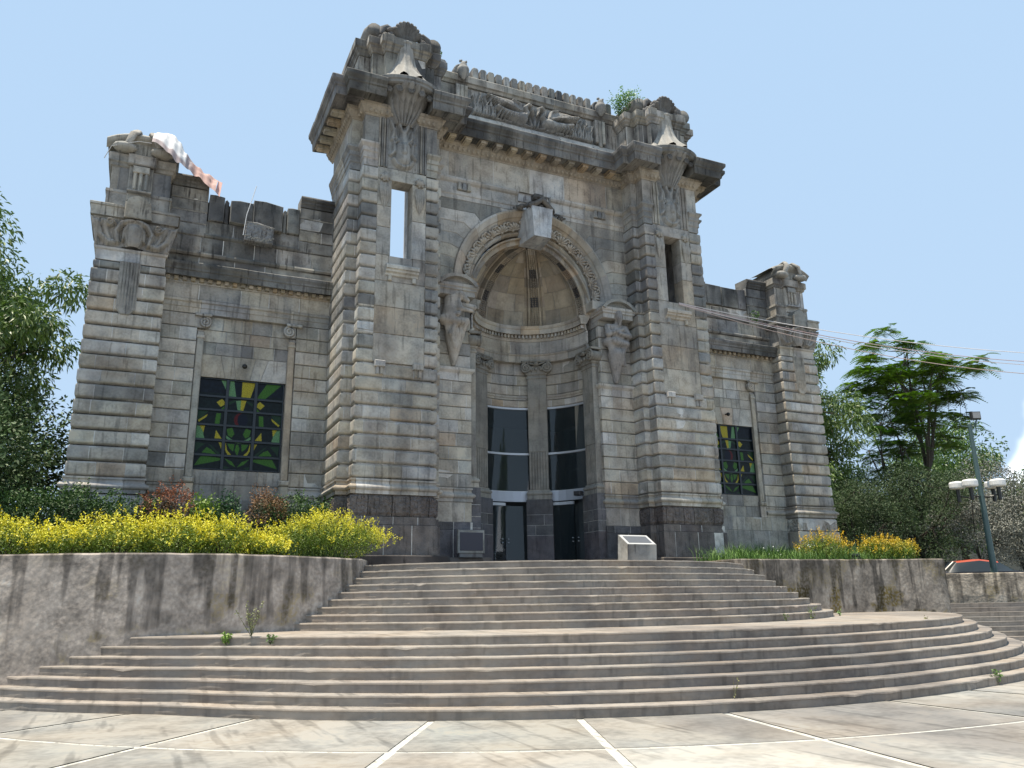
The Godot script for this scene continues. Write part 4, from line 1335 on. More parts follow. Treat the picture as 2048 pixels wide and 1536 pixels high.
# seated visitor at a table behind the door glass
func visitor(at: Vector3) -> void:
	var tb := base("table", self, at + Vector3(-0.75, 0, 0.2))
	tag(tb, "dark table standing behind the glass entrance door", "table")
	bxm(tb, "table_top", Vector3(-0.55, 0.7, -0.35), Vector3(0.55, 0.75, 0.35), Color(0.02, 0.02, 0.02), M.plain, 0.005)
	for q in [[-0.5, -0.3], [0.45, -0.3], [-0.5, 0.25], [0.45, 0.25]]:
		bxm(tb, "leg", Vector3(q[0], 0, q[1]), Vector3(q[0] + 0.05, 0.7, q[1] + 0.05), Color(0.02, 0.02, 0.02), M.plain, 0.0)
	var ch := base("chair", self, at)
	tag(ch, "dark chair under the seated person behind the entrance door", "chair")
	bxm(ch, "seat", Vector3(-0.23, 0.42, -0.23), Vector3(0.23, 0.46, 0.23), Color(0.02, 0.02, 0.02), M.plain, 0.01)
	for q in [[-0.22, -0.22], [0.18, -0.22], [-0.22, 0.18], [0.18, 0.18]]:
		bxm(ch, "leg", Vector3(q[0], 0, q[1]), Vector3(q[0] + 0.04, 0.42, q[1] + 0.04), Color(0.02, 0.02, 0.02), M.plain, 0.0)
	var bones := [
		[Vector3(-0.02, 0.55, 0), Vector3(-0.04, 0.8, 0), 0.15, 0.14], [Vector3(-0.04, 0.8, 0), Vector3(-0.08, 1.05, 0), 0.14, 0.15], [Vector3(-0.08, 1.08, -0.15), Vector3(-0.08, 1.08, 0.15), 0.075, 0.075],
		[Vector3(-0.1, 1.1, 0), Vector3(-0.14, 1.24, 0), 0.06, 0.055], [Vector3(-0.16, 1.3, 0), Vector3(-0.17, 1.38, 0), 0.095, 0.09],
		[Vector3(-0.08, 1.08, -0.18), Vector3(-0.22, 0.86, -0.22), 0.055, 0.045], [Vector3(-0.22, 0.86, -0.22), Vector3(-0.45, 0.8, -0.12), 0.045, 0.035], [Vector3(-0.45, 0.8, -0.12), Vector3(-0.54, 0.79, -0.09), 0.035, 0.03],
		[Vector3(-0.08, 1.08, 0.18), Vector3(-0.22, 0.86, 0.22), 0.055, 0.045], [Vector3(-0.22, 0.86, 0.22), Vector3(-0.45, 0.8, 0.12), 0.045, 0.035], [Vector3(-0.45, 0.8, 0.12), Vector3(-0.54, 0.79, 0.09), 0.035, 0.03],
		[Vector3(0, 0.55, -0.1), Vector3(-0.42, 0.53, -0.13), 0.09, 0.065], [Vector3(-0.42, 0.53, -0.13), Vector3(-0.4, 0.1, -0.13), 0.06, 0.04], [Vector3(-0.4, 0.06, -0.13), Vector3(-0.58, 0.04, -0.14), 0.045, 0.035],
		[Vector3(0, 0.55, 0.1), Vector3(-0.42, 0.53, 0.13), 0.09, 0.065], [Vector3(-0.42, 0.53, 0.13), Vector3(-0.4, 0.1, 0.13), 0.06, 0.04], [Vector3(-0.4, 0.06, 0.13), Vector3(-0.58, 0.04, 0.14), 0.045, 0.035]]
	var mb := MB.new(); mb.col = Color(0.025, 0.025, 0.03)
	sdf_body(mb, bones, 0.035, 0.04)
	var pe := put("person", mb.smooth(M.plain), self, at)
	tag(pe, "person in dark clothes seated at a table behind the glass door", "person")
	var hair := MB.new(); hair.col = Color(0.01, 0.01, 0.01)
	ball(hair, Vector3(-0.155, 1.39, 0), Vector3(0.115, 0.1, 0.105), 10, 6)
	put("hair", hair.smooth(M.plain), pe)

# smooth-min capsules meshed as surface nets
func sdf_body(mb: MB, bones: Array, cell: float, blend: float) -> void:
	var lo := Vector3(1e9, 1e9, 1e9); var hi := -lo
	for b in bones:
		var r: float = maxf(b[2], b[3]) + blend + cell * 2
		for k in 2:
			lo = lo.min(b[k] - Vector3.ONE * r); hi = hi.max(b[k] + Vector3.ONE * r)
	var n := Vector3i((hi - lo) / cell) + Vector3i.ONE * 2
	var f := PackedFloat32Array()
	f.resize(n.x * n.y * n.z)
	f.fill(9.0)
	var kk := blend
	for b in bones:
		var a: Vector3 = b[0]; var e: Vector3 = b[1]
		var r: float = maxf(b[2], b[3]) + blend + cell * 1.5
		var q0 := Vector3i((a.min(e) - Vector3.ONE * r - lo) / cell).clamp(Vector3i.ZERO, n - Vector3i.ONE)
		var q1 := Vector3i((a.max(e) + Vector3.ONE * r - lo) / cell).clamp(Vector3i.ZERO, n - Vector3i.ONE)
		var ae := e - a
		var l2 := maxf(ae.length_squared(), 1e-6)
		for x in range(q0.x, q1.x + 1):
			for y in range(q0.y, q1.y + 1):
				for z in range(q0.z, q1.z + 1):
					var p := lo + Vector3(x, y, z) * cell
					var t := clampf((p - a).dot(ae) / l2, 0.0, 1.0)
					var d := p.distance_to(a + ae * t) - lerpf(b[2], b[3], t)
					var id := (x * n.y + y) * n.z + z
					var o := f[id]
					var h := maxf(kk - absf(o - d), 0.0) / kk
					f[id] = minf(o, d) - h * h * kk * 0.25
	var vid := {}
	var pts := PackedVector3Array()
	var cs := [Vector3i(0, 0, 0), Vector3i(1, 0, 0), Vector3i(0, 1, 0), Vector3i(1, 1, 0), Vector3i(0, 0, 1), Vector3i(1, 0, 1), Vector3i(0, 1, 1), Vector3i(1, 1, 1)]
	var es := [[0, 1], [2, 3], [4, 5], [6, 7], [0, 2], [1, 3], [4, 6], [5, 7], [0, 4], [1, 5], [2, 6], [3, 7]]
	for x in n.x - 1:
		for y in n.y - 1:
			for z in n.z - 1:
				var id := (x * n.y + y) * n.z + z
				var v0 := f[id]
				if absf(v0) > cell * 3.0: continue
				var vals := [v0, f[id + n.y * n.z], f[id + n.z], f[id + n.y * n.z + n.z], f[id + 1], f[id + n.y * n.z + 1], f[id + n.z + 1], f[id + n.y * n.z + n.z + 1]]
				var neg := 0
				for q in vals:
					if q < 0.0: neg += 1
				if neg == 0 or neg == 8: continue
				var sum := Vector3.ZERO; var c := 0
				for e in es:
					var va: float = vals[e[0]]; var vb: float = vals[e[1]]
					if (va < 0.0) != (vb < 0.0):
						sum += Vector3(cs[e[0]]).lerp(Vector3(cs[e[1]]), va / (va - vb)); c += 1
				vid[id] = pts.size()
				pts.append(lo + (Vector3(x, y, z) + sum / c) * cell)
	var sx := n.y * n.z; var sy := n.z; var sz := 1
	for id in vid:
		for ax in [[sx, sy, sz], [sy, sz, sx], [sz, sx, sy]]:
			var i2: int = id + ax[0]
			if i2 >= f.size(): continue
			var a := f[id]; var b := f[i2]
			if (a < 0.0) == (b < 0.0): continue
			var k1: int = id - ax[1]; var k2: int = id - ax[2]; var k3: int = id - ax[1] - ax[2]
			if not (vid.has(k1) and vid.has(k2) and vid.has(k3)): continue
			var p0 := pts[vid[id]]; var p1 := pts[vid[k1]]; var p2 := pts[vid[k3]]; var p3 := pts[vid[k2]]
			if a < 0.0: mb.quad(p0, p3, p2, p1)
			else: mb.quad(p0, p1, p2, p3)

# draped figures under the arch
func build_figures() -> void:
	for sg in [-1, 1]:
		var bones := []
		var W := func(x: float, y: float, z: float) -> Vector3: return Vector3(x, y, z)
		# tapering draped herm
		bones.append([Vector3(0, 0.0, -0.05), Vector3(0, 0.9, 0.02), 0.07, 0.26])
		for q in 7:
			var x := -0.3 + q * 0.1
			bones.append([Vector3(x * 0.25, 0.05 + absf(x) * 0.9, 0.02), Vector3(x, 1.35, 0.14 + 0.05 * sin(q * 2.2)), 0.03, 0.075])
		bones.append([Vector3(-0.26, 1.3, 0.05), Vector3(0.26, 1.3, 0.05), 0.17, 0.17])
		if sg > 0:
			bones.append([Vector3(0, 1.35, 0.08), Vector3(0, 1.75, 0.1), 0.24, 0.2])
			bones.append([Vector3(-0.26, 1.8, 0.08), Vector3(0.26, 1.8, 0.08), 0.13, 0.13])
			bones.append([Vector3(0, 1.85, 0.12), Vector3(0.02, 2.1, 0.22), 0.08, 0.08])
			bones.append([Vector3(0.0, 2.13, 0.26), Vector3(0.0, 2.22, 0.26), 0.14, 0.13])
			bones.append([Vector3(0, 2.05, 0.36), Vector3(0, 1.85, 0.3), 0.07, 0.05])
			bones.append([Vector3(0.3, 1.8, 0.1), Vector3(0.34, 1.5, 0.26), 0.1, 0.085])
			bones.append([Vector3(0.34, 1.5, 0.26), Vector3(-0.05, 1.5, 0.4), 0.085, 0.06])
			bones.append([Vector3(-0.3, 1.8, 0.1), Vector3(-0.34, 1.52, 0.22), 0.1, 0.085])
			bones.append([Vector3(-0.34, 1.52, 0.22), Vector3(0.05, 1.66, 0.38), 0.085, 0.06])
			bones.append([Vector3(0.25, 1.25, 0.2), Vector3(0.08, 0.9, 0.24), 0.1, 0.07])
			bones.append([Vector3(0.08, 0.9, 0.24), Vector3(0.2, 0.5, 0.16), 0.07, 0.05])
			bones.append([Vector3(-0.15, 1.3, 0.24), Vector3(0.2, 1.2, 0.3), 0.12, 0.1])
		else:
			bones.append([Vector3(-0.12, 1.4, 0.05), Vector3(-0.14, 2.0, 0.1), 0.26, 0.16])
			bones.append([Vector3(-0.2, 1.95, 0.1), Vector3(0.1, 2.12, 0.2), 0.1, 0.13])
			bones.append([Vector3(0.1, 2.1, 0.2), Vector3(0.32, 1.95, 0.22), 0.12, 0.06])
			bones.append([Vector3(0.02, 1.95, 0.2), Vector3(0.06, 1.65, 0.28), 0.09, 0.08])
			bones.append([Vector3(0.06, 1.65, 0.28), Vector3(0.4, 1.6, 0.3), 0.08, 0.06])
			bones.append([Vector3(0.2, 1.85, 0.1), Vector3(0.52, 1.8, 0.1), 0.08, 0.1])
			bones.append([Vector3(-0.36, 1.32, 0.1), Vector3(0.1, 1.2, 0.34), 0.13, 0.1])
			bones.append([Vector3(-0.06, 1.1, 0.26), Vector3(-0.16, 0.85, 0.22), 0.07, 0.06])
			bones.append([Vector3(-0.16, 0.85, 0.22), Vector3(-0.02, 0.45, 0.14), 0.06, 0.04])
			bones.append([Vector3(0.0, 1.44, 0.34), Vector3(0.05, 1.5, 0.3), 0.07, 0.05])
		var mb := MB.new(); mb.col = Color(0.432, 0.396, 0.342) if sg < 0 else Color(0.31, 0.295, 0.28)
		sdf_body(mb, bones, 0.033, 0.05)
		var o := put("draped_figure", mb.smooth(M.carved), bld, Vector3(2.98 * sg, 8.78, -0.86))
		o.scale = Vector3(1.18, 1.05, 1.15)
		tag(o, "broken draped figure carved below the arch" if sg < 0 else "draped figure with bowed head and crossed arms below the arch")

# ------------------------------------------------------------------ wings and end piers
func paint_poly(im: Image, pts: Array, c: Color) -> void:
	# pts in 0..1, filled row by row with a brushed grain
	var W := im.get_width(); var H := im.get_height()
	var y0 := 1e9; var y1 := -1e9
	for i in range(1, pts.size(), 2):
		y0 = minf(y0, pts[i]); y1 = maxf(y1, pts[i])
	for y in range(maxi(0, int(y0 * H)), mini(H - 1, int(y1 * H)) + 1):
		var fy := (y + 0.5) / H
		var xs := []
		var n := pts.size() / 2
		for i in n:
			var ax: float = pts[i * 2]; var ay: float = pts[i * 2 + 1]
			var bx: float = pts[((i + 1) % n) * 2]; var by: float = pts[((i + 1) % n) * 2 + 1]
			if (ay <= fy) != (by <= fy):
				xs.append(ax + (bx - ax) * (fy - ay) / (by - ay))
		xs.sort()
		for k in range(0, xs.size() - 1, 2):
			for x in range(maxi(0, int(xs[k] * W)), mini(W - 1, int(xs[k + 1] * W)) + 1):
				var g := 0.82 + 0.3 * nz.get_noise_2d(x * 4.0 + y * 1.5, y * 6.0 - x * 2.0)
				im.set_pixel(x, y, Color(c.r * g, c.g * g, c.b * g))

func stained_glass() -> Material:
	var im := Image.create(288, 320, false, Image.FORMAT_RGB8)
	var dk := Color(0.075, 0.115, 0.12)
	for y in 320:
		for x in 288:
			var g := 0.85 + 0.4 * nz.get_noise_2d(x * 1.3, y * 1.3)
			var c := dk if y > 50 else Color(0.07, 0.1, 0.14)
			im.set_pixel(x, y, Color(c.r * g, c.g * g, c.b * g))
	var ye := Color(0.72, 0.67, 0.2); var gr := Color(0.26, 0.45, 0.16); var pg := Color(0.42, 0.6, 0.42); var dg := Color(0.14, 0.25, 0.17)
	# rays
	paint_poly(im, [0.25, 0.0, 0.33, 0.0, 0.33, 0.14], pg)
	paint_poly(im, [0.36, 0.0, 0.4, 0.0, 0.44, 0.2, 0.35, 0.2], pg)
	paint_poly(im, [0.5, 0.0, 0.66, 0.0, 0.6, 0.2, 0.5, 0.2], ye)
	paint_poly(im, [0.8, 0.0, 0.98, 0.0, 0.76, 0.2, 0.67, 0.2], gr)
	paint_poly(im, [0.44, 0.23, 0.5, 0.22, 0.5, 0.34, 0.47, 0.34], pg)
	paint_poly(im, [0.5, 0.22, 0.56, 0.22, 0.53, 0.34, 0.5, 0.34], ye)
	for m in [0, 1]:
		var X := func(a: Array) -> Array:
			var o := []
			for i in a.size():
				o.append(1.0 - a[i] if (m == 1 and i % 2 == 0) else a[i])
			return o
		paint_poly(im, X.call([0.22, 0.26, 0.28, 0.22, 0.33, 0.27, 0.27, 0.31]), ye)
		paint_poly(im, X.call([0.28, 0.33, 0.33, 0.28, 0.33, 0.31, 0.29, 0.36]), gr)
		paint_poly(im, X.call([0.36, 0.25, 0.43, 0.22, 0.44, 0.235, 0.37, 0.28]), dg)
		paint_poly(im, X.call([0.23, 0.38, 0.28, 0.38, 0.27, 0.5, 0.22, 0.5]), gr)
		paint_poly(im, X.call([0.02, 0.36, 0.14, 0.36, 0.08, 0.43, 0.02, 0.47]), dg)
		paint_poly(im, X.call([0.03, 0.47, 0.13, 0.4, 0.12, 0.43, 0.04, 0.49]), ye)
		paint_poly(im, X.call([0.02, 0.52, 0.1, 0.55, 0.1, 0.62, 0.12, 0.68, 0.02, 0.68]), pg)
		paint_poly(im, X.call([0.05, 0.52, 0.11, 0.53, 0.1, 0.6]), ye)
		paint_poly(im, X.call([0.24, 0.57, 0.31, 0.66, 0.23, 0.66]), ye)
		paint_poly(im, X.call([0.36, 0.55, 0.42, 0.53, 0.45, 0.6, 0.42, 0.64, 0.38, 0.62]), gr)
		paint_poly(im, X.call([0.36, 0.62, 0.42, 0.66, 0.5, 0.68, 0.5, 0.7, 0.42, 0.69, 0.36, 0.65]), pg)
		paint_poly(im, X.call([0.28, 0.7, 0.33, 0.7, 0.33, 0.82, 0.31, 0.76]), ye)
		paint_poly(im, X.call([0.36, 0.7, 0.38, 0.78, 0.43, 0.83, 0.39, 0.83, 0.36, 0.78]), ye)
		paint_poly(im, X.call([0.38, 0.71, 0.46, 0.71, 0.45, 0.79, 0.41, 0.76]), gr)
		paint_poly(im, X.call([0.02, 0.71, 0.13, 0.72, 0.06, 0.78, 0.03, 0.82]), dg)
		paint_poly(im, X.call([0.1, 0.82, 0.15, 0.76, 0.2, 0.78, 0.26, 0.83]), gr)
		paint_poly(im, X.call([0.16, 0.72, 0.2, 0.74, 0.31, 0.83, 0.28, 0.83]), dg)
		paint_poly(im, X.call([0.03, 0.96, 0.1, 0.85, 0.33, 0.87, 0.33, 0.89, 0.16, 0.93]), gr)
		paint_poly(im, X.call([0.36, 0.87, 0.44, 0.9, 0.49, 0.96, 0.42, 0.93]), gr)
		paint_poly(im, X.call([0.35, 0.95, 0.42, 0.97, 0.36, 0.99]), dg)
	paint_poly(im, [0.48, 0.72, 0.5, 0.71, 0.52, 0.76, 0.5, 0.84, 0.47, 0.78], gr)
	for q in [[0.5, 0.44, 0.065, 0.075, Color(0.36, 0.1, 0.11)], [0.535, 0.44, 0.06, 0.075, Color(0.06, 0.09, 0.16)]]:
		var pts := []
		for i in 24:
			pts.append(q[0] + cos(TAU * i / 24) * q[2]); pts.append(q[1] + sin(TAU * i / 24) * q[3])
		paint_poly(im, pts, q[4])
	var m := StandardMaterial3D.new()
	m.resource_name = "painted_glass"
	m.albedo_texture = ImageTexture.create_from_image(im)
	m.roughness = 0.3
	m.metallic_specular = 0.3
	M["painted_glass"] = m
	return m

func build_wing(sg: int) -> void:
	var wg := base("wing", bld)
	tag(wg, "low stone wing with painted-glass window, " + ("the one under the tarpaulin" if sg < 0 else "the one with the cables"))
	var core := MB.new()
	var Z := -2.5
	var X := func(a: float, b: float) -> Vector2: return mx(sg, a, b)
	var strip := func(a: float, b: float) -> PackedVector2Array:
		var r: Vector2 = mx(sg, a, b)
		return PackedVector2Array([Vector2(r.x, Z), Vector2(r.y, Z)])
	# foot: plinth and base moulding along the whole wing
	var fp: PackedVector2Array = strip.call(-11.5, -6.5)
	course(wg, core, "plinth_slab", fp, 0, -1, ashlar(2.6, 4.0, 0.1), 0.9, "grey", M.stone, 0.006)
	course(wg, core, "plinth_slab", fp, 0, -1, ashlar(4.0, 4.5, 0.08), 0.8, "stone", M.stone, 0.006)
	for e in [[-11.5, -10.45], [-7.58, -6.5]]:
		var ep: PackedVector2Array = strip.call(e[0], e[1])
		mouldrun(wg, "base_moulding", ep, 0, -1, V2([0.0, 4.5, 0.08, 4.5, 0.08, 4.59, 0.115, 4.6, 0.145, 4.63, 0.155, 4.665, 0.14, 4.7, 0.1, 4.73, 0.06, 4.76, 0.05, 4.81, 0.06, 4.84, 0.085, 4.85, 0.085, 4.9, 0.0, 4.92]), 1.1, "stone", M.stone, 0.006)
		for k in 12:
			course(wg, core, "coursed_block", ep, 0, -1, flatblock(cy(k), cy(k + 1), 0.1), 0.72, "stone" if rng.randf() < 0.7 else "grey", M.stone, 0.007)
	# recessed field with the window
	var rp: PackedVector2Array = strip.call(-10.45, -7.58)
	var L := plen(rp)
	for r in [[4.5, 4.92, 0.7], [4.92, 5.34, 0.7]]:
		course(wg, core, "field_stone", rp, 0.25, L - 0.25, ashlar(r[0], r[1], -0.04), r[2], "grey", M.stone, 0.005)
	for r in [[8.75, 9.13], [9.13, 9.5], [9.5, 9.92]]:
		course(wg, core, "field_stone", rp, 0.2, L - 0.2, ashlar(r[0], r[1], -0.04), 0.55, "grey" if rng.randf() < 0.4 else "stone", M.stone, 0.006)
	# flat arch over the window
	var fx := [-10.28, -9.72, -9.35, -8.72, -8.35, -7.8]
	var fb := [-10.28, -9.98, -9.5, -8.6, -8.1, -7.8]
	fb = [-10.28, -9.55, -9.25, -8.85, -8.55, -7.8]
	for i in 5:
		var mb := MB.new(); mb.col = tone("grey" if i % 2 else "stone")
		var pp := PackedVector2Array([Vector2(fb[i] + 0.005, 8.06), Vector2(fb[i + 1] - 0.005, 8.06), Vector2(fx[i + 1] - 0.005, 8.74), Vector2(fx[i] + 0.005, 8.74)])
		if sg > 0:
			for q in pp.size(): pp[q].x = -pp[q].x
		slab_poly(mb, pp, Z - 0.3, Z - 0.035 + U(-0.005, 0.005), 0.008)
		put("lintel_stone", mb.mesh(M.stone), wg)
	# jamb strips
	for e in [[-10.42, -10.27], [-7.79, -7.62]]:
		var yy := 5.34
		while yy < 8.7:
			var h := minf(U(0.4, 0.85), 8.75 - yy)
			var xr: Vector2 = X.call(e[0], e[1])
			bxm(wg, "jamb_stone", Vector3(xr.x, yy + 0.004, Z - 0.3), Vector3(xr.y, yy + h - 0.004, Z - 0.03), tone("stone"), M.stone, 0.008)
			yy += h
	# slender colonnettes with volute capitals
	for a in [-10.33, -7.7]:
		var ax: float = a if sg < 0 else -a
		var cl := base("colonnette", wg, Vector3(ax, 0, Z))
		bxm(cl, "shaft", Vector3(-0.1, 5.1, -0.1), Vector3(0.1, 9.4, 0.05), tone("stone"), M.stone, 0.02)
		bxm(cl, "necking", Vector3(-0.12, 9.2, -0.1), Vector3(0.12, 9.3, 0.075), tone("stone"), M.stone, 0.02)
		bxm(cl, "foot", Vector3(-0.16, 4.94, -0.1), Vector3(0.16, 5.1, 0.12), tone("stone"), M.stone, 0.04)
		bxm(cl, "foot_block", Vector3(-0.15, 4.5, -0.1), Vector3(0.15, 4.93, 0.06), tone("stone"), M.stone, 0.01)
		var v := MB.new(); v.col = tone("stone")
		var dir := 1.0 if (a < -9.0) == (sg < 0) else -1.0
		var pts := PackedVector3Array()
		var sp: Array = spiral(dir * 0.1, 9.68, 0.17, 2.1, -dir, PI / 2)
		for i in range(0, sp.size(), 2): pts.append(Vector3(sp[i], sp[i + 1], 0.13))
		tube(v, pts, PackedFloat32Array([0.036]), 6)
		tube(v, PackedVector3Array([Vector3(dir * 0.1, 9.68, -0.1), Vector3(dir * 0.1, 9.68, 0.12)]), PackedFloat32Array([0.17, 0.17]), 14)
		v.box(Vector3(-0.2, 9.84, -0.1), Vector3(0.27, 9.93, 0.2), 0.02)
		v.box(Vector3(-0.15, 9.5, -0.1), Vector3(0.1, 9.85, 0.1), 0.02)
		put("volute_capital", v.smooth(M.carved), cl)
	# painted window, six by three panes in dark bars
	var wn := base("window", wg)
	tag(wn, "green and yellow painted-glass window in a dark grid")
	var wx: Vector2 = X.call(-10.26, -7.83)
	var x0 := wx.x; var x1 := wx.y; var wy0 := 5.35; var wy1 := 8.05
	var zz := Z - 0.12
	var cuts_x := [0.0, 0.333, 0.667, 1.0]
	var cuts_y := [0.0, 0.155, 0.32, 0.485, 0.65, 0.8, 1.0]
	for j in 6:
		for i in 3:
			var g := MB.new()
			var u0: float = cuts_x[i]; var u1: float = cuts_x[i + 1]; var v0: float = cuts_y[j]; var v1: float = cuts_y[j + 1]
			var a := Vector3(lerpf(x0, x1, u0), lerpf(wy0, wy1, v0), zz); var b := Vector3(lerpf(x0, x1, u1), lerpf(wy0, wy1, v1), zz)
			g.quad(Vector3(a.x, a.y, zz), Vector3(a.x, b.y, zz), Vector3(b.x, b.y, zz), Vector3(b.x, a.y, zz))
			var mu := 0.0
			for q in [[u0, v0], [u0, v1], [u1, v1], [u0, v0], [u1, v1], [u1, v0]]:
				g.uv.append(Vector2(q[0] if sg < 0 else 1.0 - q[0], 1.0 - q[1]))
			put("pane", g.mesh(M.painted_glass), wn)
	var bc := Color(0.012, 0.02, 0.03)
	for u in cuts_x:
		var x := lerpf(x0, x1, u); var t := 0.045 if u > 0.0 and u < 1.0 else 0.035
		var xa := clampf(x - t, x0, x1); var xb := clampf(x + t, x0, x1)
		bxm(wn, "bar", Vector3(xa, wy0, zz - 0.02), Vector3(xb, wy1, zz + 0.05), bc, M.metal, 0.008)
	for v in cuts_y:
		var y := lerpf(wy0, wy1, v)
		bxm(wn, "bar", Vector3(x0, clampf(y - 0.035, wy0, wy1), zz - 0.02), Vector3(x1, clampf(y + 0.035, wy0, wy1), zz + 0.045), bc, M.metal, 0.008)
	# architrave, frieze, dentils and cornice
	var ep2: PackedVector2Array = strip.call(-11.5, -6.5)
	mouldrun(wg, "architrave", ep2, 0, -1, V2([-0.05, 9.92, 0.1, 9.93, 0.1, 10.1, 0.12, 10.11, 0.12, 10.24, 0.16, 10.27, 0.16, 10.34, 0.02, 10.36]), 1.3, "stone", M.stone, 0.006)
	course(wg, core, "frieze_stone", ep2, 0, -1, ashlar(10.36, 10.84, 0.1), 1.1, "stone", M.stone, 0.006)
	mouldrun(wg, "cornice_bed", ep2, 0, -1, V2([0.08, 10.82, 0.14, 10.83, 0.14, 10.9, 0.16, 10.91, 0.16, 11.0]), 1.6, "stone", M.stone, 0.006)
	var dx := 0.12
	var DL := plen(ep2)
	while dx < DL - 0.05:
		var p := ep2[0].lerp(ep2[1], dx / DL)
		bxm(wg, "dentil", Vector3(p.x - 0.06, 10.87, Z + 0.1), Vector3(p.x + 0.06, 10.98, Z + 0.27), tone("stone") * Color(0.9, 0.82, 0.7), M.stone, 0.012)
		dx += 0.235
	var s := 0.0
	while s < DL - 0.01:
		var e := minf(s + U(0.9, 1.4), DL)
		if DL - e < 0.4: e = DL
		var mb := MB.new(); mb.col = tone("dark")
		sweep(mb, ep2, s + 0.004, e - 0.004, V2([0.1, 10.98, 0.36, 10.99, 0.37, 10.96, 0.4, 10.96, 0.41, 11.12, 0.44, 11.14, 0.45, 11.2, 0.5, 11.28, 0.51, 11.35, 0.48, 11.38, 0.0, 11.46]), true, 0.018, 0.15)
		put("cornice_stone", mb.mesh(M.stone_dark), wg)
		s = e
	# parapet courses
	course(wg, core, "parapet_stone", ep2, 0, -1, ashlar(11.42, 11.72, 0.1), 1.0, "grey", M.stone_dark, 0.01)
	mouldrun(wg, "parapet_ledge", ep2, 0, -1, V2([0.08, 11.72, 0.18, 11.73, 0.22, 11.78, 0.2, 11.84, 0.08, 11.86]), 1.8, "grey", M.stone_dark, 0.01)
	course(wg, core, "parapet_stone", ep2, 0, -1, ashlar(11.86, 12.38, 0.08), 0.9, "grey", M.stone_dark, 0.01)
	mouldrun(wg, "parapet_ledge", strip.call(-10.5, -7.68), 0, -1, V2([0.06, 12.38, 0.12, 12.4, 0.15, 12.45, 0.12, 12.5, 0.06, 12.52]), 1.5, "dark", M.stone_dark, 0.012)
	course(wg, core, "parapet_stone", strip.call(-10.5, -7.68), 0, -1, ashlar(12.52, 12.95, 0.05), 0.9, "grey", M.stone_dark, 0.012)
	for e in [[-11.5, -10.46], [-7.68, -6.5]]:
		var ep: PackedVector2Array = strip.call(e[0], e[1])
		for k in 4:
			course(wg, core, "parapet_block", ep, 0, -1, flatblock(12.38 + k * 0.39, 12.77 + k * 0.39, 0.12), 0.8, "grey", M.stone_dark, 0.01)
		mouldrun(wg, "parapet_cap", ep, 0, -1, V2([-0.5, 13.94, 0.14, 13.95, 0.16, 14.02, 0.2, 14.06, 0.2, 14.12, 0.26, 14.17, 0.26, 14.24, 0.22, 14.3, -0.5, 14.34]), 1.3, "dark", M.stone_dark, 0.012)
		var cb := MB.new(); cb.col = Color(0.288, 0.286, 0.27)
		var xr: Vector2 = X.call(e[0] - (0.25 if e[0] < -11.0 else -0.01), e[1] - 0.01)
		cb.box(Vector3(xr.x, 11.4, Z - 0.7), Vector3(xr.y, 14.0, Z + 0.06))
		put("parapet_mass", cb.mesh(M.stone_dark), wg)
	# upright slabs between, some shifted and one hung out of place
	if sg < 0:
		for q in [[-10.42, -9.98, 12.95, 13.84, 0.06], [-9.96, -9.84, 12.98, 13.76, -0.02], [-9.8, -9.14, 12.98, 13.74, 0.14], [-9.13, -8.24, 12.9, 13.82, 0.2], [-8.2, -8.1, 12.95, 13.76, 0.0], [-8.08, -7.7, 12.95, 13.84, 0.08]]:
			var mb := MB.new(); mb.col = tone("dark") * 1.15
			slab_poly(mb, PackedVector2Array([Vector2(q[0], q[2]), Vector2(q[1], q[2] + U(-0.03, 0.03)), Vector2(q[1], q[3] - U(0.0, 0.08)), Vector2(lerpf(q[0], q[1], 0.4), q[3] + U(-0.02, 0.03)), Vector2(q[0], q[3] - U(0.0, 0.06))]), Z - 0.4, Z + 0.08 + q[4], 0.02)
			put("parapet_slab", mb.mesh(M.stone_dark), wg)
		var hs := MB.new(); hs.col = Color(0.24, 0.24, 0.24)
		slab_poly(hs, PackedVector2Array([Vector2(-9.36, 12.38), Vector2(-8.5, 12.36), Vector2(-8.5, 12.92), Vector2(-8.7, 12.96), Vector2(-9.0, 13.02), Vector2(-9.32, 13.0)]), Z - 0.1, Z + 0.42, 0.03)
		put("slipped_slab", hs.mesh(M.rough_stone), wg)
		var cr := MB.new(); cr.col = Color(0.62, 0.61, 0.58)
		for i in 40:
			var t := i / 39.0
			ball(cr, Vector3(lerpf(-9.34, -8.5, t), 12.52 + U(-0.06, 0.05) - sin(t * 3.0) * 0.06, Z + 0.43), Vector3(U(0.015, 0.04), U(0.012, 0.03), 0.012), 5, 3)
			ball(cr, Vector3(lerpf(-9.34, -8.5, t), 12.98 + U(-0.03, 0.02) - t * 0.08, Z + 0.42), Vector3(U(0.015, 0.035), U(0.01, 0.02), 0.014), 5, 3)
		put("mortar_crust", cr.mesh(M.mortar), wg)
	else:
		for q in [[6.6, 7.3, 12.9, 13.8, 0.2], [7.32, 8.3, 12.95, 13.84, 0.16], [8.34, 9.1, 12.95, 13.78, 0.1], [9.16, 9.98, 12.95, 13.78, 0.06], [10.0, 10.4, 12.95, 13.84, 0.04]]:
			var mb := MB.new(); mb.col = tone("dark") * 1.1
			slab_poly(mb, PackedVector2Array([Vector2(q[0], q[2]), Vector2(q[1], q[2]), Vector2(q[1], q[3]), Vector2(q[0], q[3] + U(-0.05, 0.02))]), Z - 0.4, Z + 0.08 + q[4], 0.02)
			put("parapet_slab", mb.mesh(M.stone_dark), wg)
	var pb := MB.new(); pb.col = Color(0.2, 0.2, 0.19)
	var pbx: Vector2 = X.call(-10.55, -7.6)
	pb.box(Vector3(pbx.x, 12.8, Z - 0.5), Vector3(pbx.y, 13.66, Z - 0.12))
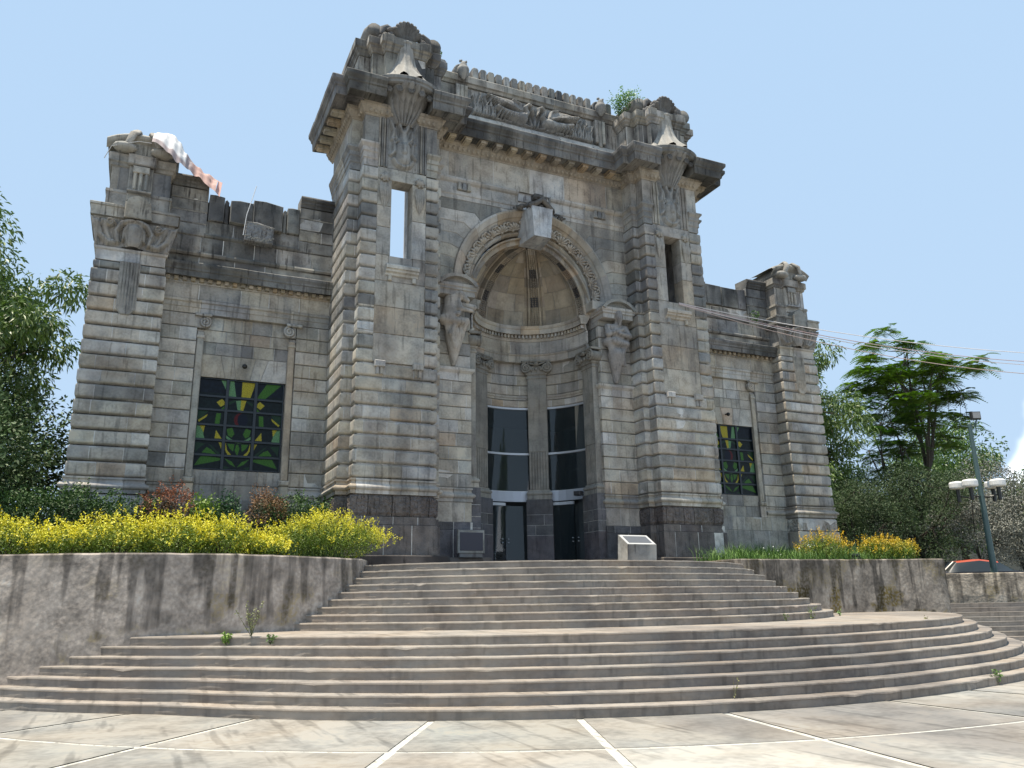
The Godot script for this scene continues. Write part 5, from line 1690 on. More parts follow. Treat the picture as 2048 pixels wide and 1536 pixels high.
	put("parapet_backing", pb.mesh(M.stone_dark), wg)
	# wall mass behind, with the window recess left open
	var ms := MB.new(); ms.col = Color.WHITE
	for r in [[-11.5, -10.3, 2.3, 12.9], [-7.8, -6.5, 2.3, 12.9], [-10.3, -7.8, 2.3, 5.34], [-10.3, -7.8, 8.06, 12.9]]:
		var xr: Vector2 = X.call(r[0], r[1])
		ms.box(Vector3(xr.x, r[2], Z - 0.6), Vector3(xr.y, r[3], Z - 0.06))
	var wxr: Vector2 = X.call(-10.3, -7.8)
	ms.box(Vector3(wxr.x, 5.3, Z - 0.6), Vector3(wxr.y, 8.1, Z - 0.2))
	put("inner_wall", ms.mesh(M.mortar), wg)
	put("mortar_bed", core.mesh(M.mortar), wg)
	# small spotlight over the window
	var lx := -9.04 if sg < 0 else 8.95
	var sl := MB.new(); sl.col = Color(0.015, 0.015, 0.015)
	tube(sl, PackedVector3Array([Vector3(0, 0.0, -0.02), Vector3(0, 0.02, 0.12)]), PackedFloat32Array([0.025]), 6)
	ball(sl, Vector3(0, -0.02, 0.16), Vector3(0.075, 0.075, 0.075), 10, 6)
	tag(put("wall_sensor", sl.smooth(M.metal), self, Vector3(lx, 8.46, Z - 0.03)), "small black round fixture above the " + ("larger-looking painted window by the tarpaulin" if sg < 0 else "painted window near the cables"), "fixture", "fixtures over the painted windows")

func build_pier(sg: int) -> void:
	var pr := base("end_pier", bld)
	tag(pr, "rusticated corner pier with carved capital and pedestal, " + ("draped with a tarpaulin" if sg < 0 else "crowned with crossed stone bands"))
	var core := MB.new()
	var pp := side(sg, V2([-13.25, -4.2, -13.25, -1.9, -11.5, -1.9, -11.5, -2.5]))
	var L := plen(pp)
	var X := func(a: float, b: float) -> Vector2: return mx(sg, a, b)
	course(pr, core, "plinth_slab", pp, 0, L, ashlar(2.5, 3.95, 0.14), 0.9, "stone", M.stone, 0.008)
	course(pr, core, "rough_stone", pp, 0, L, V2([-0.03, 3.95, 0.05, 3.96, 0.1, 4.0, 0.11, 4.4, 0.06, 4.46, -0.03, 4.48]), 0.8, "stone", M.rough_stone, 0.03)
	mouldrun(pr, "base_moulding", pp, 0, L, V2([0.0, 4.48, 0.13, 4.485, 0.13, 4.59, 0.165, 4.6, 0.195, 4.63, 0.2, 4.665, 0.18, 4.7, 0.14, 4.73, 0.095, 4.76, 0.085, 4.81, 0.095, 4.84, 0.12, 4.85, 0.12, 4.9, 0.0, 4.92]), 1.0, "stone", M.stone, 0.006)
	for k in 14:
		course(pr, core, "rusticated_block", pp, 0, L, cushion(cy(k), cy(k + 1), 0.085), 1.0, "stone" if rng.randf() < 0.75 else "grey", M.stone)
	course(pr, core, "rusticated_block", pp, 0, L, cushion(cy(14), 11.0, 0.05), 1.2, "grey", M.stone)
	# worn fluted pendant over the top courses
	var pcx: float = 12.36 * sg
	var pe := MB.new(); pe.col = tone("stone")
	slab_poly(pe, PackedVector2Array([Vector2(pcx - 0.27, 11.0), Vector2(pcx + 0.27, 11.0), Vector2(pcx + 0.25, 9.6), Vector2(pcx + 0.1, 9.42), Vector2(pcx - 0.12, 9.42), Vector2(pcx - 0.25, 9.6)]), -1.95, -1.78, 0.03)
	for q in 6:
		var x: float = pcx - 0.19 + q * 0.075
		tube(pe, PackedVector3Array([Vector3(x, 10.98, -1.78), Vector3(x + U(-0.01, 0.01), 10.3, -1.765), Vector3(x, 9.6 + U(-0.1, 0.12), -1.785)]), PackedFloat32Array([0.03, 0.032, 0.02]), 5)
	put("pendant", pe.mesh(M.carved), pr)
	# neck and shell capital
	var np2 := V2([-13.25, -3.6, -13.25, -1.9, -11.5, -1.9, -11.5, -2.5])
	var npp := side(sg, np2)
	mouldrun(pr, "neck_moulding", npp, 0, -1, V2([0.0, 11.0, 0.02, 11.01, 0.02, 11.3, 0.06, 11.33, 0.08, 11.38, 0.02, 11.42]), 1.2, "stone", M.stone, 0.008)
	var cap := MB.new(); cap.col = Color(0.36, 0.336, 0.3)
	var st := []
	for m in [0, 1]:
		var F := func(a: Array) -> Array:
			var o := []
			for i in a.size(): o.append(2.1 - a[i] if (m == 1 and i % 2 == 0) else a[i])
			return o
		st.append([F.call([0.12, 0.62, 0.16, 0.3, 0.34, 0.1, 0.5, 0.12]), 0.09, 0.14])
		st.append([F.call([0.3, 0.65, 0.34, 0.35, 0.44, 0.15]), 0.1, 0.1, 0.05])
		st.append([F.call([1.0, 0.76, 0.74, 0.66, 0.58, 0.42, 0.62, 0.12]), 0.09, 0.2, 0.06])
		st.append([F.call([0.95, 0.7, 0.8, 0.5, 0.76, 0.2]), 0.06, 0.16, 0.04])
		st.append([spiral(F.call([0.46, 0.0])[0], 0.64, 0.12, 1.5, 1.0 if m == 0 else -1.0, 0.0), 0.035, 0.16])
		st.append([F.call([0.02, 0.7, 0.06, 0.4, 0.02, 0.1]), 0.07, 0.1])
	st.append([[1.05, 0.16, 1.05, 0.46], 0.25, 0.26])
	st.append([[0.8, -0.1, 1.3, -0.1], 0.12, 0.14])
	relief(cap, 2.1, 0.76, 84, 32, st, func(u: float, v: float, h: float) -> Vector3:
		var t := v / 0.76
		return Vector3(pcx + (u - 1.05) * lerpf(0.9, 1.08, t), 11.42 + v, -1.86 + h + 0.14 * t * t), 0.016)
	put("carved_capital", cap.smooth(M.carved), pr)
	for e in [[-13.34, -13.2], [-11.55, -11.4]]:
		var xr: Vector2 = X.call(e[0], e[1])
		bxm(pr, "capital_return", Vector3(xr.x, 11.4, -3.4), Vector3(xr.y, 12.18, -1.8), tone("grey"), M.carved, 0.05)
	# abacus with its tongue
	var ap := side(sg, V2([-13.25, -3.6, -13.25, -1.9, -11.5, -1.9, -11.5, -2.6]))
	mouldrun(pr, "abacus", ap, 0, -1, V2([-0.1, 12.14, 0.16, 12.15, 0.18, 12.22, 0.26, 12.24, 0.27, 12.52, 0.3, 12.54, 0.3, 12.6, 0.26, 12.63, -0.2, 12.64]), 2.4, "grey", M.stone_dark, 0.012)
	var tg := MB.new(); tg.col = tone("grey")
	var tpoly := PackedVector2Array([Vector2(pcx - 0.3, 12.22), Vector2(pcx + 0.42, 12.22), Vector2(pcx + 0.36, 12.75)])
	for q in 9:
		var a := PI * q / 8.0
		tpoly.append(Vector2(pcx + 0.03 + cos(a) * 0.28, 12.74 + sin(a) * 0.2))
	tpoly.append(Vector2(pcx - 0.3, 12.7))
	slab_poly(tg, tpoly, -1.9, -1.5, 0.02)
	put("tongue", tg.mesh(M.stone_dark), pr)
	# pedestal on top: two panelled halves and a triglyph between
	var dp := side(sg, V2([-13.18, -3.4, -13.18, -1.9, -11.52, -1.9, -11.52, -2.7]))
	mouldrun(pr, "pedestal_foot", dp, 0, -1, V2([0.02, 12.62, 0.02, 13.08, 0.05, 13.12, 0.04, 13.2, -0.04, 13.24]), 0.85, "grey", M.stone_dark, 0.012)
	course(pr, core, "pedestal_stone", dp, 0, -1, ashlar(13.22, 14.0, -0.04), 0.8, "grey", M.stone, 0.01)
	mouldrun(pr, "pedestal_cap", dp, 0, -1, V2([-0.05, 13.96, 0.0, 13.98, 0.02, 14.06, 0.07, 14.1, 0.07, 14.34, 0.03, 14.38, -0.3, 14.4]), 0.8, "grey", M.stone_dark, 0.012)
	var tr := base("triglyph", pr)
	bxm(tr, "triglyph_back", Vector3(pcx - 0.32, 12.9, -1.95), Vector3(pcx + 0.32, 14.02, -1.84), tone("grey"), M.stone_dark, 0.03)
	bxm(tr, "triglyph_cap", Vector3(pcx - 0.38, 14.02, -1.95), Vector3(pcx + 0.38, 14.36, -1.72), tone("grey"), M.stone_dark, 0.03)
	bxm(tr, "triglyph_head", Vector3(pcx - 0.22, 13.78, -1.9), Vector3(pcx + 0.22, 14.0, -1.74), tone("grey"), M.carved, 0.02)
	for q in 3:
		bxm(tr, "flute", Vector3(pcx - 0.2 + q * 0.15, 13.25 - (0.06 if q == 1 else 0.0), -1.9), Vector3(pcx - 0.2 + q * 0.15 + 0.1, 13.8, -1.76), tone("grey"), M.carved, 0.03)
	bxm(tr, "triglyph_sill", Vector3(pcx - 0.32, 13.14, -1.95), Vector3(pcx + 0.32, 13.2, -1.68), tone("pale"), M.stone, 0.02)
	# crown: cushion with crossed bands and scrolls
	var cr := MB.new(); cr.col = Color(0.396, 0.378, 0.336)
	var hw := 0.98
	for i in 18:
		for j in 12:
			var q := []
			for e in [[i, j], [i, j + 1], [i + 1, j + 1], [i + 1, j]]:
				var u: float = -1.0 + 2.0 * e[0] / 18.0; var v: float = e[1] / 12.0
				# slab that curves down at its ends, v runs from the back over the top to the front underside
				var drop := pow(absf(u), 2.4) * 0.28
				var zz := lerpf(-3.3, -1.62, clampf(v * 1.25, 0.0, 1.0))
				var yy := 15.04 - drop - (clampf((v - 0.72) / 0.28, 0.0, 1.0)) * 0.3
				if v > 0.8: zz = -1.62 - (v - 0.8) * 1.2
				q.append(Vector3(pcx + u * hw, yy, zz))
			cr.quad(q[0], q[1], q[2], q[3])
	cr.box(Vector3(pcx - 0.72, 14.36, -3.2), Vector3(pcx + 0.72, 14.8, -1.85), 0.05)
	put("crown_slab", cr.smooth(M.carved, 0.002), pr)
	for q in [-1.0, 1.0]:
		var bd := MB.new(); bd.col = Color(0.372, 0.354, 0.318)
		tube(bd, PackedVector3Array([Vector3(pcx + q * 0.12, 15.06, -2.6), Vector3(pcx + q * 0.22, 15.08, -1.75), Vector3(pcx + q * 0.3, 14.9, -1.56), Vector3(pcx + q * 0.42, 14.6, -1.6)]), PackedFloat32Array([0.12, 0.13, 0.12, 0.1]), 8, 0.6)
		ball(bd, Vector3(pcx + q * 0.5, 14.5, -1.72), Vector3(0.34, 0.15, 0.22), 12, 6)
		put("crown_scroll", bd.smooth(M.carved), pr)
	var ms := MB.new(); ms.col = Color(0.312, 0.306, 0.288)
	var xr2: Vector2 = X.call(-13.22, -11.5)
	ms.box(Vector3(xr2.x, 2.3, -4.2), Vector3(xr2.y, 12.3, -1.96))
	xr2 = X.call(-13.14, -11.56)
	ms.box(Vector3(xr2.x, 12.3, -3.4), Vector3(xr2.y, 14.36, -1.98))
	put("inner_mass", ms.mesh(M.stone_dark), pr)
	put("mortar_bed", core.mesh(M.mortar), pr)

func build_building() -> void:
	bld = base("stone_building", self)
	tag(bld, "weathered grey stone building with two towers and an arched entrance", "building")
	stained_glass()
	for sg in [-1, 1]:
		build_wing(sg)
		build_pier(sg)
		build_tower(sg)
	build_centre()
	build_niche()
	build_figures()
	build_attic()
	build_entablature()
	# plain body behind the wings
	var body := MB.new(); body.col = Color(0.36, 0.348, 0.324)
	for sg in [-1, 1]:
		var xr := mx(sg, -13.2, -6.6)
		body.box(Vector3(xr.x, 2.3, -12.0), Vector3(xr.y, 10.5, -3.1))
	body.box(Vector3(-6.6, 9.5, -12.0), Vector3(6.6, 9.8, -3.9))
	put("rear_body", body.mesh(M.stone_dark), bld)

# ------------------------------------------------------------------ plaza, stairs, walls
const SC := Vector2(-1.0, -0.95)   # centre of the round stairs
const RISE := 0.153

func dR(a: float, k: int) -> float:
	return maxf(0.0, a - 140.0) * 0.06 + maxf(0.0, 75.0 - a) * 0.024 if k <= 7 else 0.0

func sp(r: float, a: float, y: float) -> Vector3:
	var t := deg_to_rad(a)
	return Vector3(SC.x + cos(t) * r, y, SC.y + sin(t) * r)

func build_ground() -> void:
	var g := MB.new(); g.col = Color(0.25, 0.24, 0.22)
	g.quad(Vector3(-400, -0.03, 400), Vector3(-400, -0.03, -400), Vector3(400, -0.03, -400), Vector3(400, -0.03, 400))
	var gr := put("ground", g.mesh(M.paving), self)
	tag(gr, "", "", "", "structure")
	# mortar bed seen in the joints, then paving slabs cut by rays and rings
	var pz := base("plaza", self)
	tag(pz, "", "", "", "structure")
	var bed := MB.new()
	for i in 60:
		var a0 := -20.0 + 220.0 * i / 60; var a1 := -20.0 + 220.0 * (i + 1) / 60
		bed.quad(sp(6.0, a1, -0.006), sp(6.0, a0, -0.006), sp(26.0, a0, -0.006), sp(26.0, a1, -0.006))
	put("joint_bed", bed.mesh(M.joint), pz)
	var rays := [-8.0, 3.0, 14.0, 25.0, 36.0, 46.5, 57.0, 67.5, 78.0, 88.0, 101.3, 110.8, 120.0, 131.8, 142.2, 152.5, 163.0, 174.0]
	var ringsR := [12.4, 15.22, 18.0, 20.5, 23.5]
	for j in ringsR.size() - 1:
		for i in rays.size() - 1:
			var mb := MB.new()
			var k := U(0.9, 1.08)
			mb.col = Color(0.325 * k, 0.305 * k, 0.268 * k)
			if j == 1 and i == 10: mb.col = Color(0.42, 0.395, 0.345)
			var r0: float = ringsR[j]; var r1: float = ringsR[j + 1]
			var gi := 0.035 + U(0.0, 0.02)
			var n := 6
			for q in n:
				var f := func(t: float, r: float, up: float, inn: float) -> Vector3:
					var a := lerpf(rays[i], rays[i + 1], t)
					var off := rad_to_deg((gi + inn) / r)
					a = clampf(a, rays[i] + off, rays[i + 1] - off)
					var wob := nz.get_noise_2d(a * 30.0, r * 40.0) * 0.018
					return sp(r + wob, a, up)
				var t0 := float(q) / n; var t1 := float(q + 1) / n
				var ra := r0 + gi; var rb := r1 - gi
				mb.quad(f.call(t1, ra + 0.012, 0.004, 0.012), f.call(t0, ra + 0.012, 0.004, 0.012), f.call(t0, rb - 0.012, 0.004, 0.012), f.call(t1, rb - 0.012, 0.004, 0.012))
				mb.quad(f.call(t1, rb - 0.012, 0.004, 0.012), f.call(t0, rb - 0.012, 0.004, 0.012), f.call(t0, rb, -0.012, 0.0), f.call(t1, rb, -0.012, 0.0))
				mb.quad(f.call(t1, ra, -0.012, 0.0), f.call(t0, ra, -0.012, 0.0), f.call(t0, ra + 0.012, 0.004, 0.012), f.call(t1, ra + 0.012, 0.004, 0.012))
			put("paving_slab", mb.mesh(M.paving), pz)

func step_r(k: int) -> float:
	# outer radius of the tread at level k
	if k <= 7:
		return 12.9 - (k - 1) * 0.29
	return 8.9 - (k - 8) * 0.273

func build_stairs() -> void:
	var sr := base("round_staircase", self)
	tag(sr, "wide round stone staircase rising in two flights to the entrance", "staircase")
	for k in range(1, 17):
		var r := step_r(k)
		var rin := 0.5 if k == 16 else (step_r(k + 1) - 0.35)
		var y1 := RISE * k; var y0 := RISE * (k - 1) - 0.05
		var so := base("landing" if k == 7 else ("porch" if k == 16 else "step"), sr)
		var tr := MB.new(); var ri := MB.new()
		var q := U(0.94, 1.06)
		tr.col = Color(0.33 * q, 0.29 * q, 0.245 * q)
		ri.col = tr.col
		var a0 := -5.0; var a1 := 185.0
		var n := 170
		for i in n:
			var pr := []
			for e in [i, i + 1]:
				var a: float = a0 + (a1 - a0) * e / n
				var w: float = nz.get_noise_2d(a * 14.0, k * 37.0) * 0.02 + nz.get_noise_2d(a * 90.0, k * 11.0) * 0.009
				var chip := maxf(0.0, nz.get_noise_2d(a * 45.0 + 300.0, k * 61.0) - 0.42) * 0.1
				var R := r + dR(a, k) + w
				var yy: float = y1 + nz.get_noise_2d(a * 9.0, k * 23.0 + 500.0) * 0.008
				var rr := nz.get_noise_2d(a * 60.0, k * 19.0) * 0.012
				pr.append([sp(R - 0.02 + rr, a, y0), sp(R - 0.014 - rr, a, y0 + 0.09), sp(R - 0.012, a, yy - 0.035), sp(R, a, yy - 0.03 - chip), sp(R - 0.004 - chip * 0.4, a, yy - 0.01 - chip * 0.6), sp(R - 0.016 - chip * 1.5, a, yy), sp(rin, a, y1)])
			for j in 6:
				(ri if j < 2 else tr).quad(pr[0][j + 1], pr[1][j + 1], pr[1][j], pr[0][j])
		put("tread", tr.mesh(M.step_stone), so)
		put("riser", ri.mesh(M.step_stone), so)

func wall_run(called: String, pts: Array, tops: Array, thick: float, label: String, c: Color, nm_mat: Material) -> Node3D:
	# pts left to right; smoothed with a curve, capped by a thin coping edge
	var cv := Curve2D.new()
	for i in pts.size():
		var p := Vector2(pts[i][0], pts[i][1])
		var a := Vector2(pts[maxi(i - 1, 0)][0], pts[maxi(i - 1, 0)][1]); var b := Vector2(pts[mini(i + 1, pts.size() - 1)][0], pts[mini(i + 1, pts.size() - 1)][1])
		var t := (b - a) / 6.0
		cv.add_point(p, -t, t)
	var L := cv.get_baked_length()
	var n := int(L / 0.22)
	var ro := base(called, self, Vector3(pts[0][0], 0, pts[0][1]))
	var off := ro.position
	var mb := MB.new(); mb.col = c
	var lip := MB.new(); lip.col = c * 0.9
	var prev := []
	var vv := [0.0, 0.2, 0.46, 0.73, 0.985, 1.0, 0.95, 0.0]
	for i in n + 1:
		var s := L * i / n
		var p := cv.sample_baked(s)
		var d := (cv.sample_baked(minf(s + 0.05, L)) - cv.sample_baked(maxf(s - 0.05, 0.0))).normalized()
		var o := Vector2(-d.y, d.x)
		var tf := float(i) / n * (tops.size() - 1)
		var ti := mini(int(tf), tops.size() - 2)
		var top := lerpf(tops[ti], tops[ti + 1], tf - ti) + nz.get_noise_2d(s * 40.0, 7.0) * 0.012
		var row := []
		for e in [[0.02, -0.1], [0.0, 0.5], [0.0, 1.2], [0.0, 1.9], [0.0, top - 0.03], [-0.025, top], [-thick, top], [-thick, -0.1]]:
			var w := nz.get_noise_2d(s * 22.0, e[1] * 60.0) * 0.016
			row.append(Vector3(p.x + o.x * (e[0] + w), e[1], p.y + o.y * (e[0] + w)) - off)
		if i > 0:
			for j in row.size() - 1:
				mb.quad(prev[j], prev[j + 1], row[j + 1], row[j])
				for e in [[i - 1, j], [i - 1, j + 1], [i, j + 1], [i - 1, j], [i, j + 1], [i, j]]:
					mb.uv.append(Vector2(L * e[0] / n / 10.0, 1.0 - vv[e[1]]))
		if i == 0 or i == n:
			for j in range(1, row.size() - 1):
				if i == 0: mb.tri(row[0], row[j + 1], row[j])
				else: mb.tri(row[0], row[j], row[j + 1])
				for e in 3: mb.uv.append(Vector2(0.03 * e, 0.5))
		prev = row
	put("wall_face", mb.mesh(nm_mat), ro)
	tag(ro, label, "wall")
	return ro

func build_walls() -> void:
	var w1 := wall_run("retaining_wall", [[-26.0, -4.0], [-20.0, 1.0], [-16.0, 3.2], [-13.0, 4.35], [-11.4, 4.75], [-9.9, 4.6], [-8.35, 4.12], [-7.35, 3.62], [-6.72, 3.1], [-6.4, 2.5], [-6.3, 0.4]], [2.54, 2.54, 2.54, 2.54, 2.55, 2.58, 2.59, 2.58, 2.58], 0.35, "stained concrete retaining wall under the yellow hedge bank", Color(0.50, 0.455, 0.415), M.wall_left)
	var w2 := wall_run("retaining_wall", [[3.9, 0.8], [4.0, 2.9], [4.3, 3.15], [5.2, 3.06], [6.7, 2.93], [8.4, 3.04], [10.2, 3.31], [11.5, 3.65], [11.9, 3.75], [12.0, 3.3], [12.3, 0.0], [12.8, -8.0]], [2.62, 2.64, 2.65, 2.65, 2.65, 2.64, 2.62, 2.6, 2.6], 0.3, "streaked curved retaining wall under the grassy bed beside the stairs", Color(0.40, 0.365, 0.32), M.wall_right)
	# planting beds
	var b1 := MB.new()
	var f1 := PackedVector2Array([Vector2(-25.8, -4.2), Vector2(-19.8, 0.8), Vector2(-15.9, 2.95), Vector2(-13, 4.1), Vector2(-11.4, 4.5), Vector2(-9.9, 4.35), Vector2(-8.4, 3.9), Vector2(-7.45, 3.4), Vector2(-6.9, 2.95), Vector2(-6.6, 2.4), Vector2(-6.5, 0.2), Vector2(-6.5, -2.6), Vector2(-13.6, -2.6), Vector2(-13.6, -16), Vector2(-45, -16), Vector2(-45, -4.2)])
	fill(b1, f1, func(p: Vector2) -> float: return 2.47 + p.x * 0.0)
	tag(put("planting_bed", b1.mesh(M.soil), self), "", "", "", "structure")
	var b2 := MB.new()
	var f2 := PackedVector2Array([Vector2(4.2, 0.8), Vector2(4.25, 2.7), Vector2(5.2, 2.8), Vector2(6.7, 2.68), Vector2(8.4, 2.78), Vector2(10.2, 3.05), Vector2(11.5, 3.4), Vector2(11.75, 3.3), Vector2(12.0, 0.0), Vector2(12.2, -2.6), Vector2(6.2, -2.6), Vector2(6.2, 0.5)])
	fill(b2, f2, func(_p: Vector2) -> float: return 2.56)
	tag(put("planting_bed", b2.mesh(M.earth_green), self), "", "", "", "structure")
	# side stairs far right and the wall above them
	var ss := base("side_staircase", self, Vector3(14.9, 0, 2.9))
	tag(ss, "dark straight side stairs beyond the curved wall", "staircase")
	var e := Vector3(0.909, 0, 0.416); var f := Vector3(0.416, 0, -0.909)
	for k in 8:
		var mb := MB.new(); var q := U(0.9, 1.1); mb.col = Color(0.3 * q, 0.27 * q, 0.235 * q)
		var o := f * (k * 0.3)
		var a := o - e * 6.0; var b := o + e * 9.0
		var y := RISE * (k + 1)
		var up := Vector3(0, y, 0); var dn := Vector3(0, y - RISE - 0.03, 0)
		mb.quad(a + dn, a + up, b + up, b + dn)
		var st := base("step", ss)
		put("riser", mb.mesh(M.step_stone), st)
		var tr := MB.new(); tr.col = mb.col
		tr.quad(a + up, a + up + f * 0.4, b + up + f * 0.4, b + up)
		tr.quad(a + up - Vector3(0, 0.02, 0) - f * 0.012, a + up - f * 0.01, b + up - f * 0.01, b + up - Vector3(0, 0.02, 0) - f * 0.012)
		put("tread", tr.mesh(M.step_stone), st)
	var wo := Vector3(14.9, 0, 2.9) + f * 2.9
	var l := wo - e * 7.0; var r := wo + e * 16.0
	wall_run("parapet_wall", [[l.x, l.z], [wo.x, wo.z], [r.x, r.z]], [2.3, 2.3, 2.3], 0.3, "low streaked concrete wall above the side stairs", Color(0.55, 0.5, 0.42), M.wall_left)
	# upper terrace with the road behind the wall
	var tb := MB.new(); tb.col = Color.WHITE
	var far := f * 150.0
	tb.quad(l + Vector3(0, 1.45, 0) - e * 20.0, l + far + Vector3(0, 1.45, 0) - e * 20.0, r + far + e * 80.0 + Vector3(0, 1.45, 0), r + e * 20.0 + Vector3(0, 1.45, 0))
	tag(put("terrace", tb.mesh(M.earth_green), self), "", "", "", "structure")
	var rd := MB.new()
	var ra := wo + f * 3.0; var rb := wo + f * 11.0
	rd.quad(ra - e * 6.0 + Vector3(0, 1.46, 0), rb - e * 6.0 + Vector3(0, 1.46, 0), rb + e * 40.0 + Vector3(0, 1.46, 0), ra + e * 40.0 + Vector3(0, 1.46, 0))
	tag(put("road", rd.mesh(M.asphalt), self), "", "", "", "structure")

func fill(mb: MB, poly: PackedVector2Array, h: Callable) -> void:
	var tr := Geometry2D.triangulate_polygon(poly)
	for t in range(0, tr.size(), 3):
		var p := []
		for k in 3:
			var q := poly[tr[t + k]]
			p.append(Vector3(q.x, h.call(q), q.y))
		if (p[1] - p[0]).cross(p[2] - p[0]).y < 0.0: mb.tri(p[0], p[1], p[2])
		else: mb.tri(p[0], p[2], p[1])

# ------------------------------------------------------------------ plants
func leaf(mb: MB, p: Vector3, d: Vector3, w: Vector3, l: float, wd: float, sag := 0.15) -> void:
	var m := p + d * l * 0.5 - Vector3(0, sag * l * 0.1, 0)
	var t := p + d * l - Vector3(0, sag * l, 0)
	mb.tri(p, m + w * wd * 0.5, t)
	mb.tri(p, t, m - w * wd * 0.5)

func rdir() -> Vector3:
	var z := U(-1.0, 1.0); var a := U(0.0, TAU); var r := sqrt(1.0 - z * z)
	return Vector3(cos(a) * r, z, sin(a) * r)

func mixc(a: Color, b: Color, t: float) -> Color:
	var k := U(0.75, 1.2)
	var c := a.lerp(b, t)
	return Color(c.r * k, c.g * k, c.b * k)

# small-leaved bush: sprigs over a lumpy dome
func bush_mesh(size: Vector3, n: int, ll: float, young: Color, old: Color, m: Material, upright := 0.6, spiky := 0.15, boxy := 0.0) -> ArrayMesh:
	var mb := MB.new()
	var off := U(0, 500.0)
	for i in n:
		var d := rdir()
		d.y = absf(d.y) if rng.randf() < 0.75 else d.y * 0.6
		var lump := 1.0 + 0.42 * nz.get_noise_3d(d.x * 34.0 + off, d.y * 34.0, d.z * 34.0) + spiky * pow(rng.randf(), 5.0)
		var r := pow(rng.randf(), 0.28) * lump
		var dd := d
		if boxy > 0.0:
			var mx_ := maxf(absf(d.x), maxf(absf(d.y), absf(d.z)))
			dd = d.lerp(d / mx_, boxy)
		var p := Vector3(dd.x * size.x * 0.5, maxf(0.03, 0.42 + dd.y * 0.58) * size.y * lerpf(1.0, r, 0.9), dd.z * size.z * 0.5)
		p.x *= r; p.z *= r
		if p.y < 0.03: continue
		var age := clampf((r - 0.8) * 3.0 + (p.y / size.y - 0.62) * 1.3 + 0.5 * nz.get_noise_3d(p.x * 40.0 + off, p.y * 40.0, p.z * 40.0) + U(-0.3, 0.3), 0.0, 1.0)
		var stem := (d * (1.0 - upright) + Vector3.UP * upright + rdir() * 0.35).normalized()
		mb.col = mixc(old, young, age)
		for q in 5:
			var s := p + stem * ll * 0.45 * q
			var o := (rdir() + stem * 0.7).normalized()
			leaf(mb, s, o, o.cross(rdir()).normalized(), ll * U(0.7, 1.2), ll * 0.42)
	return mb.mesh(m)

func twigs_mesh(size: Vector3, c: Color) -> ArrayMesh:
	var mb := MB.new(); mb.col = c
	for i in 9:
		var a := TAU * i / 9 + U(-0.2, 0.2)
		var tip := Vector3(cos(a) * size.x * 0.36 * U(0.4, 1.0), size.y * U(0.55, 0.85), sin(a) * size.z * 0.36 * U(0.4, 1.0))
		tube(mb, PackedVector3Array([Vector3(cos(a) * 0.05, 0, sin(a) * 0.05), tip * Vector3(0.45, 0.5, 0.45), tip]), PackedFloat32Array([0.022, 0.014, 0.006]), 5)
	return mb.mesh(M.bark)

func bush(called: String, at: Vector3, size: Vector3, n: int, ll: float, young: Color, old: Color, m: Material, label: String, cat: String, group := "", upright := 0.6, spiky := 0.15, boxy := 0.0) -> Node3D:
	var o := base(called, self, at, U(-0.2, 0.2) if boxy == 0.0 else 0.0)
	put("foliage", bush_mesh(size, n, ll, young, old, m, upright, spiky, boxy), o)
	put("stems", twigs_mesh(size, Color(0.06, 0.05, 0.035)), o)
	tag(o, label, cat, group)
	return o

# tree: tapering trunk with limbs; leaves hang in clumps round the limb ends
func limb(mb: MB, a: Vector3, b: Vector3, r0: float, r1: float, bend := 0.12) -> void:
	var pts := PackedVector3Array(); var rd := PackedFloat32Array()
	var l := a.distance_to(b)
	var off := rdir() * l * bend
	for i in 6:
		var t := i / 5.0
		pts.append(a.lerp(b, t) + off * sin(t * PI) + rdir() * r0 * 0.15)
		rd.append(lerpf(r0, r1, t))
	tube(mb, pts, rd, 7)

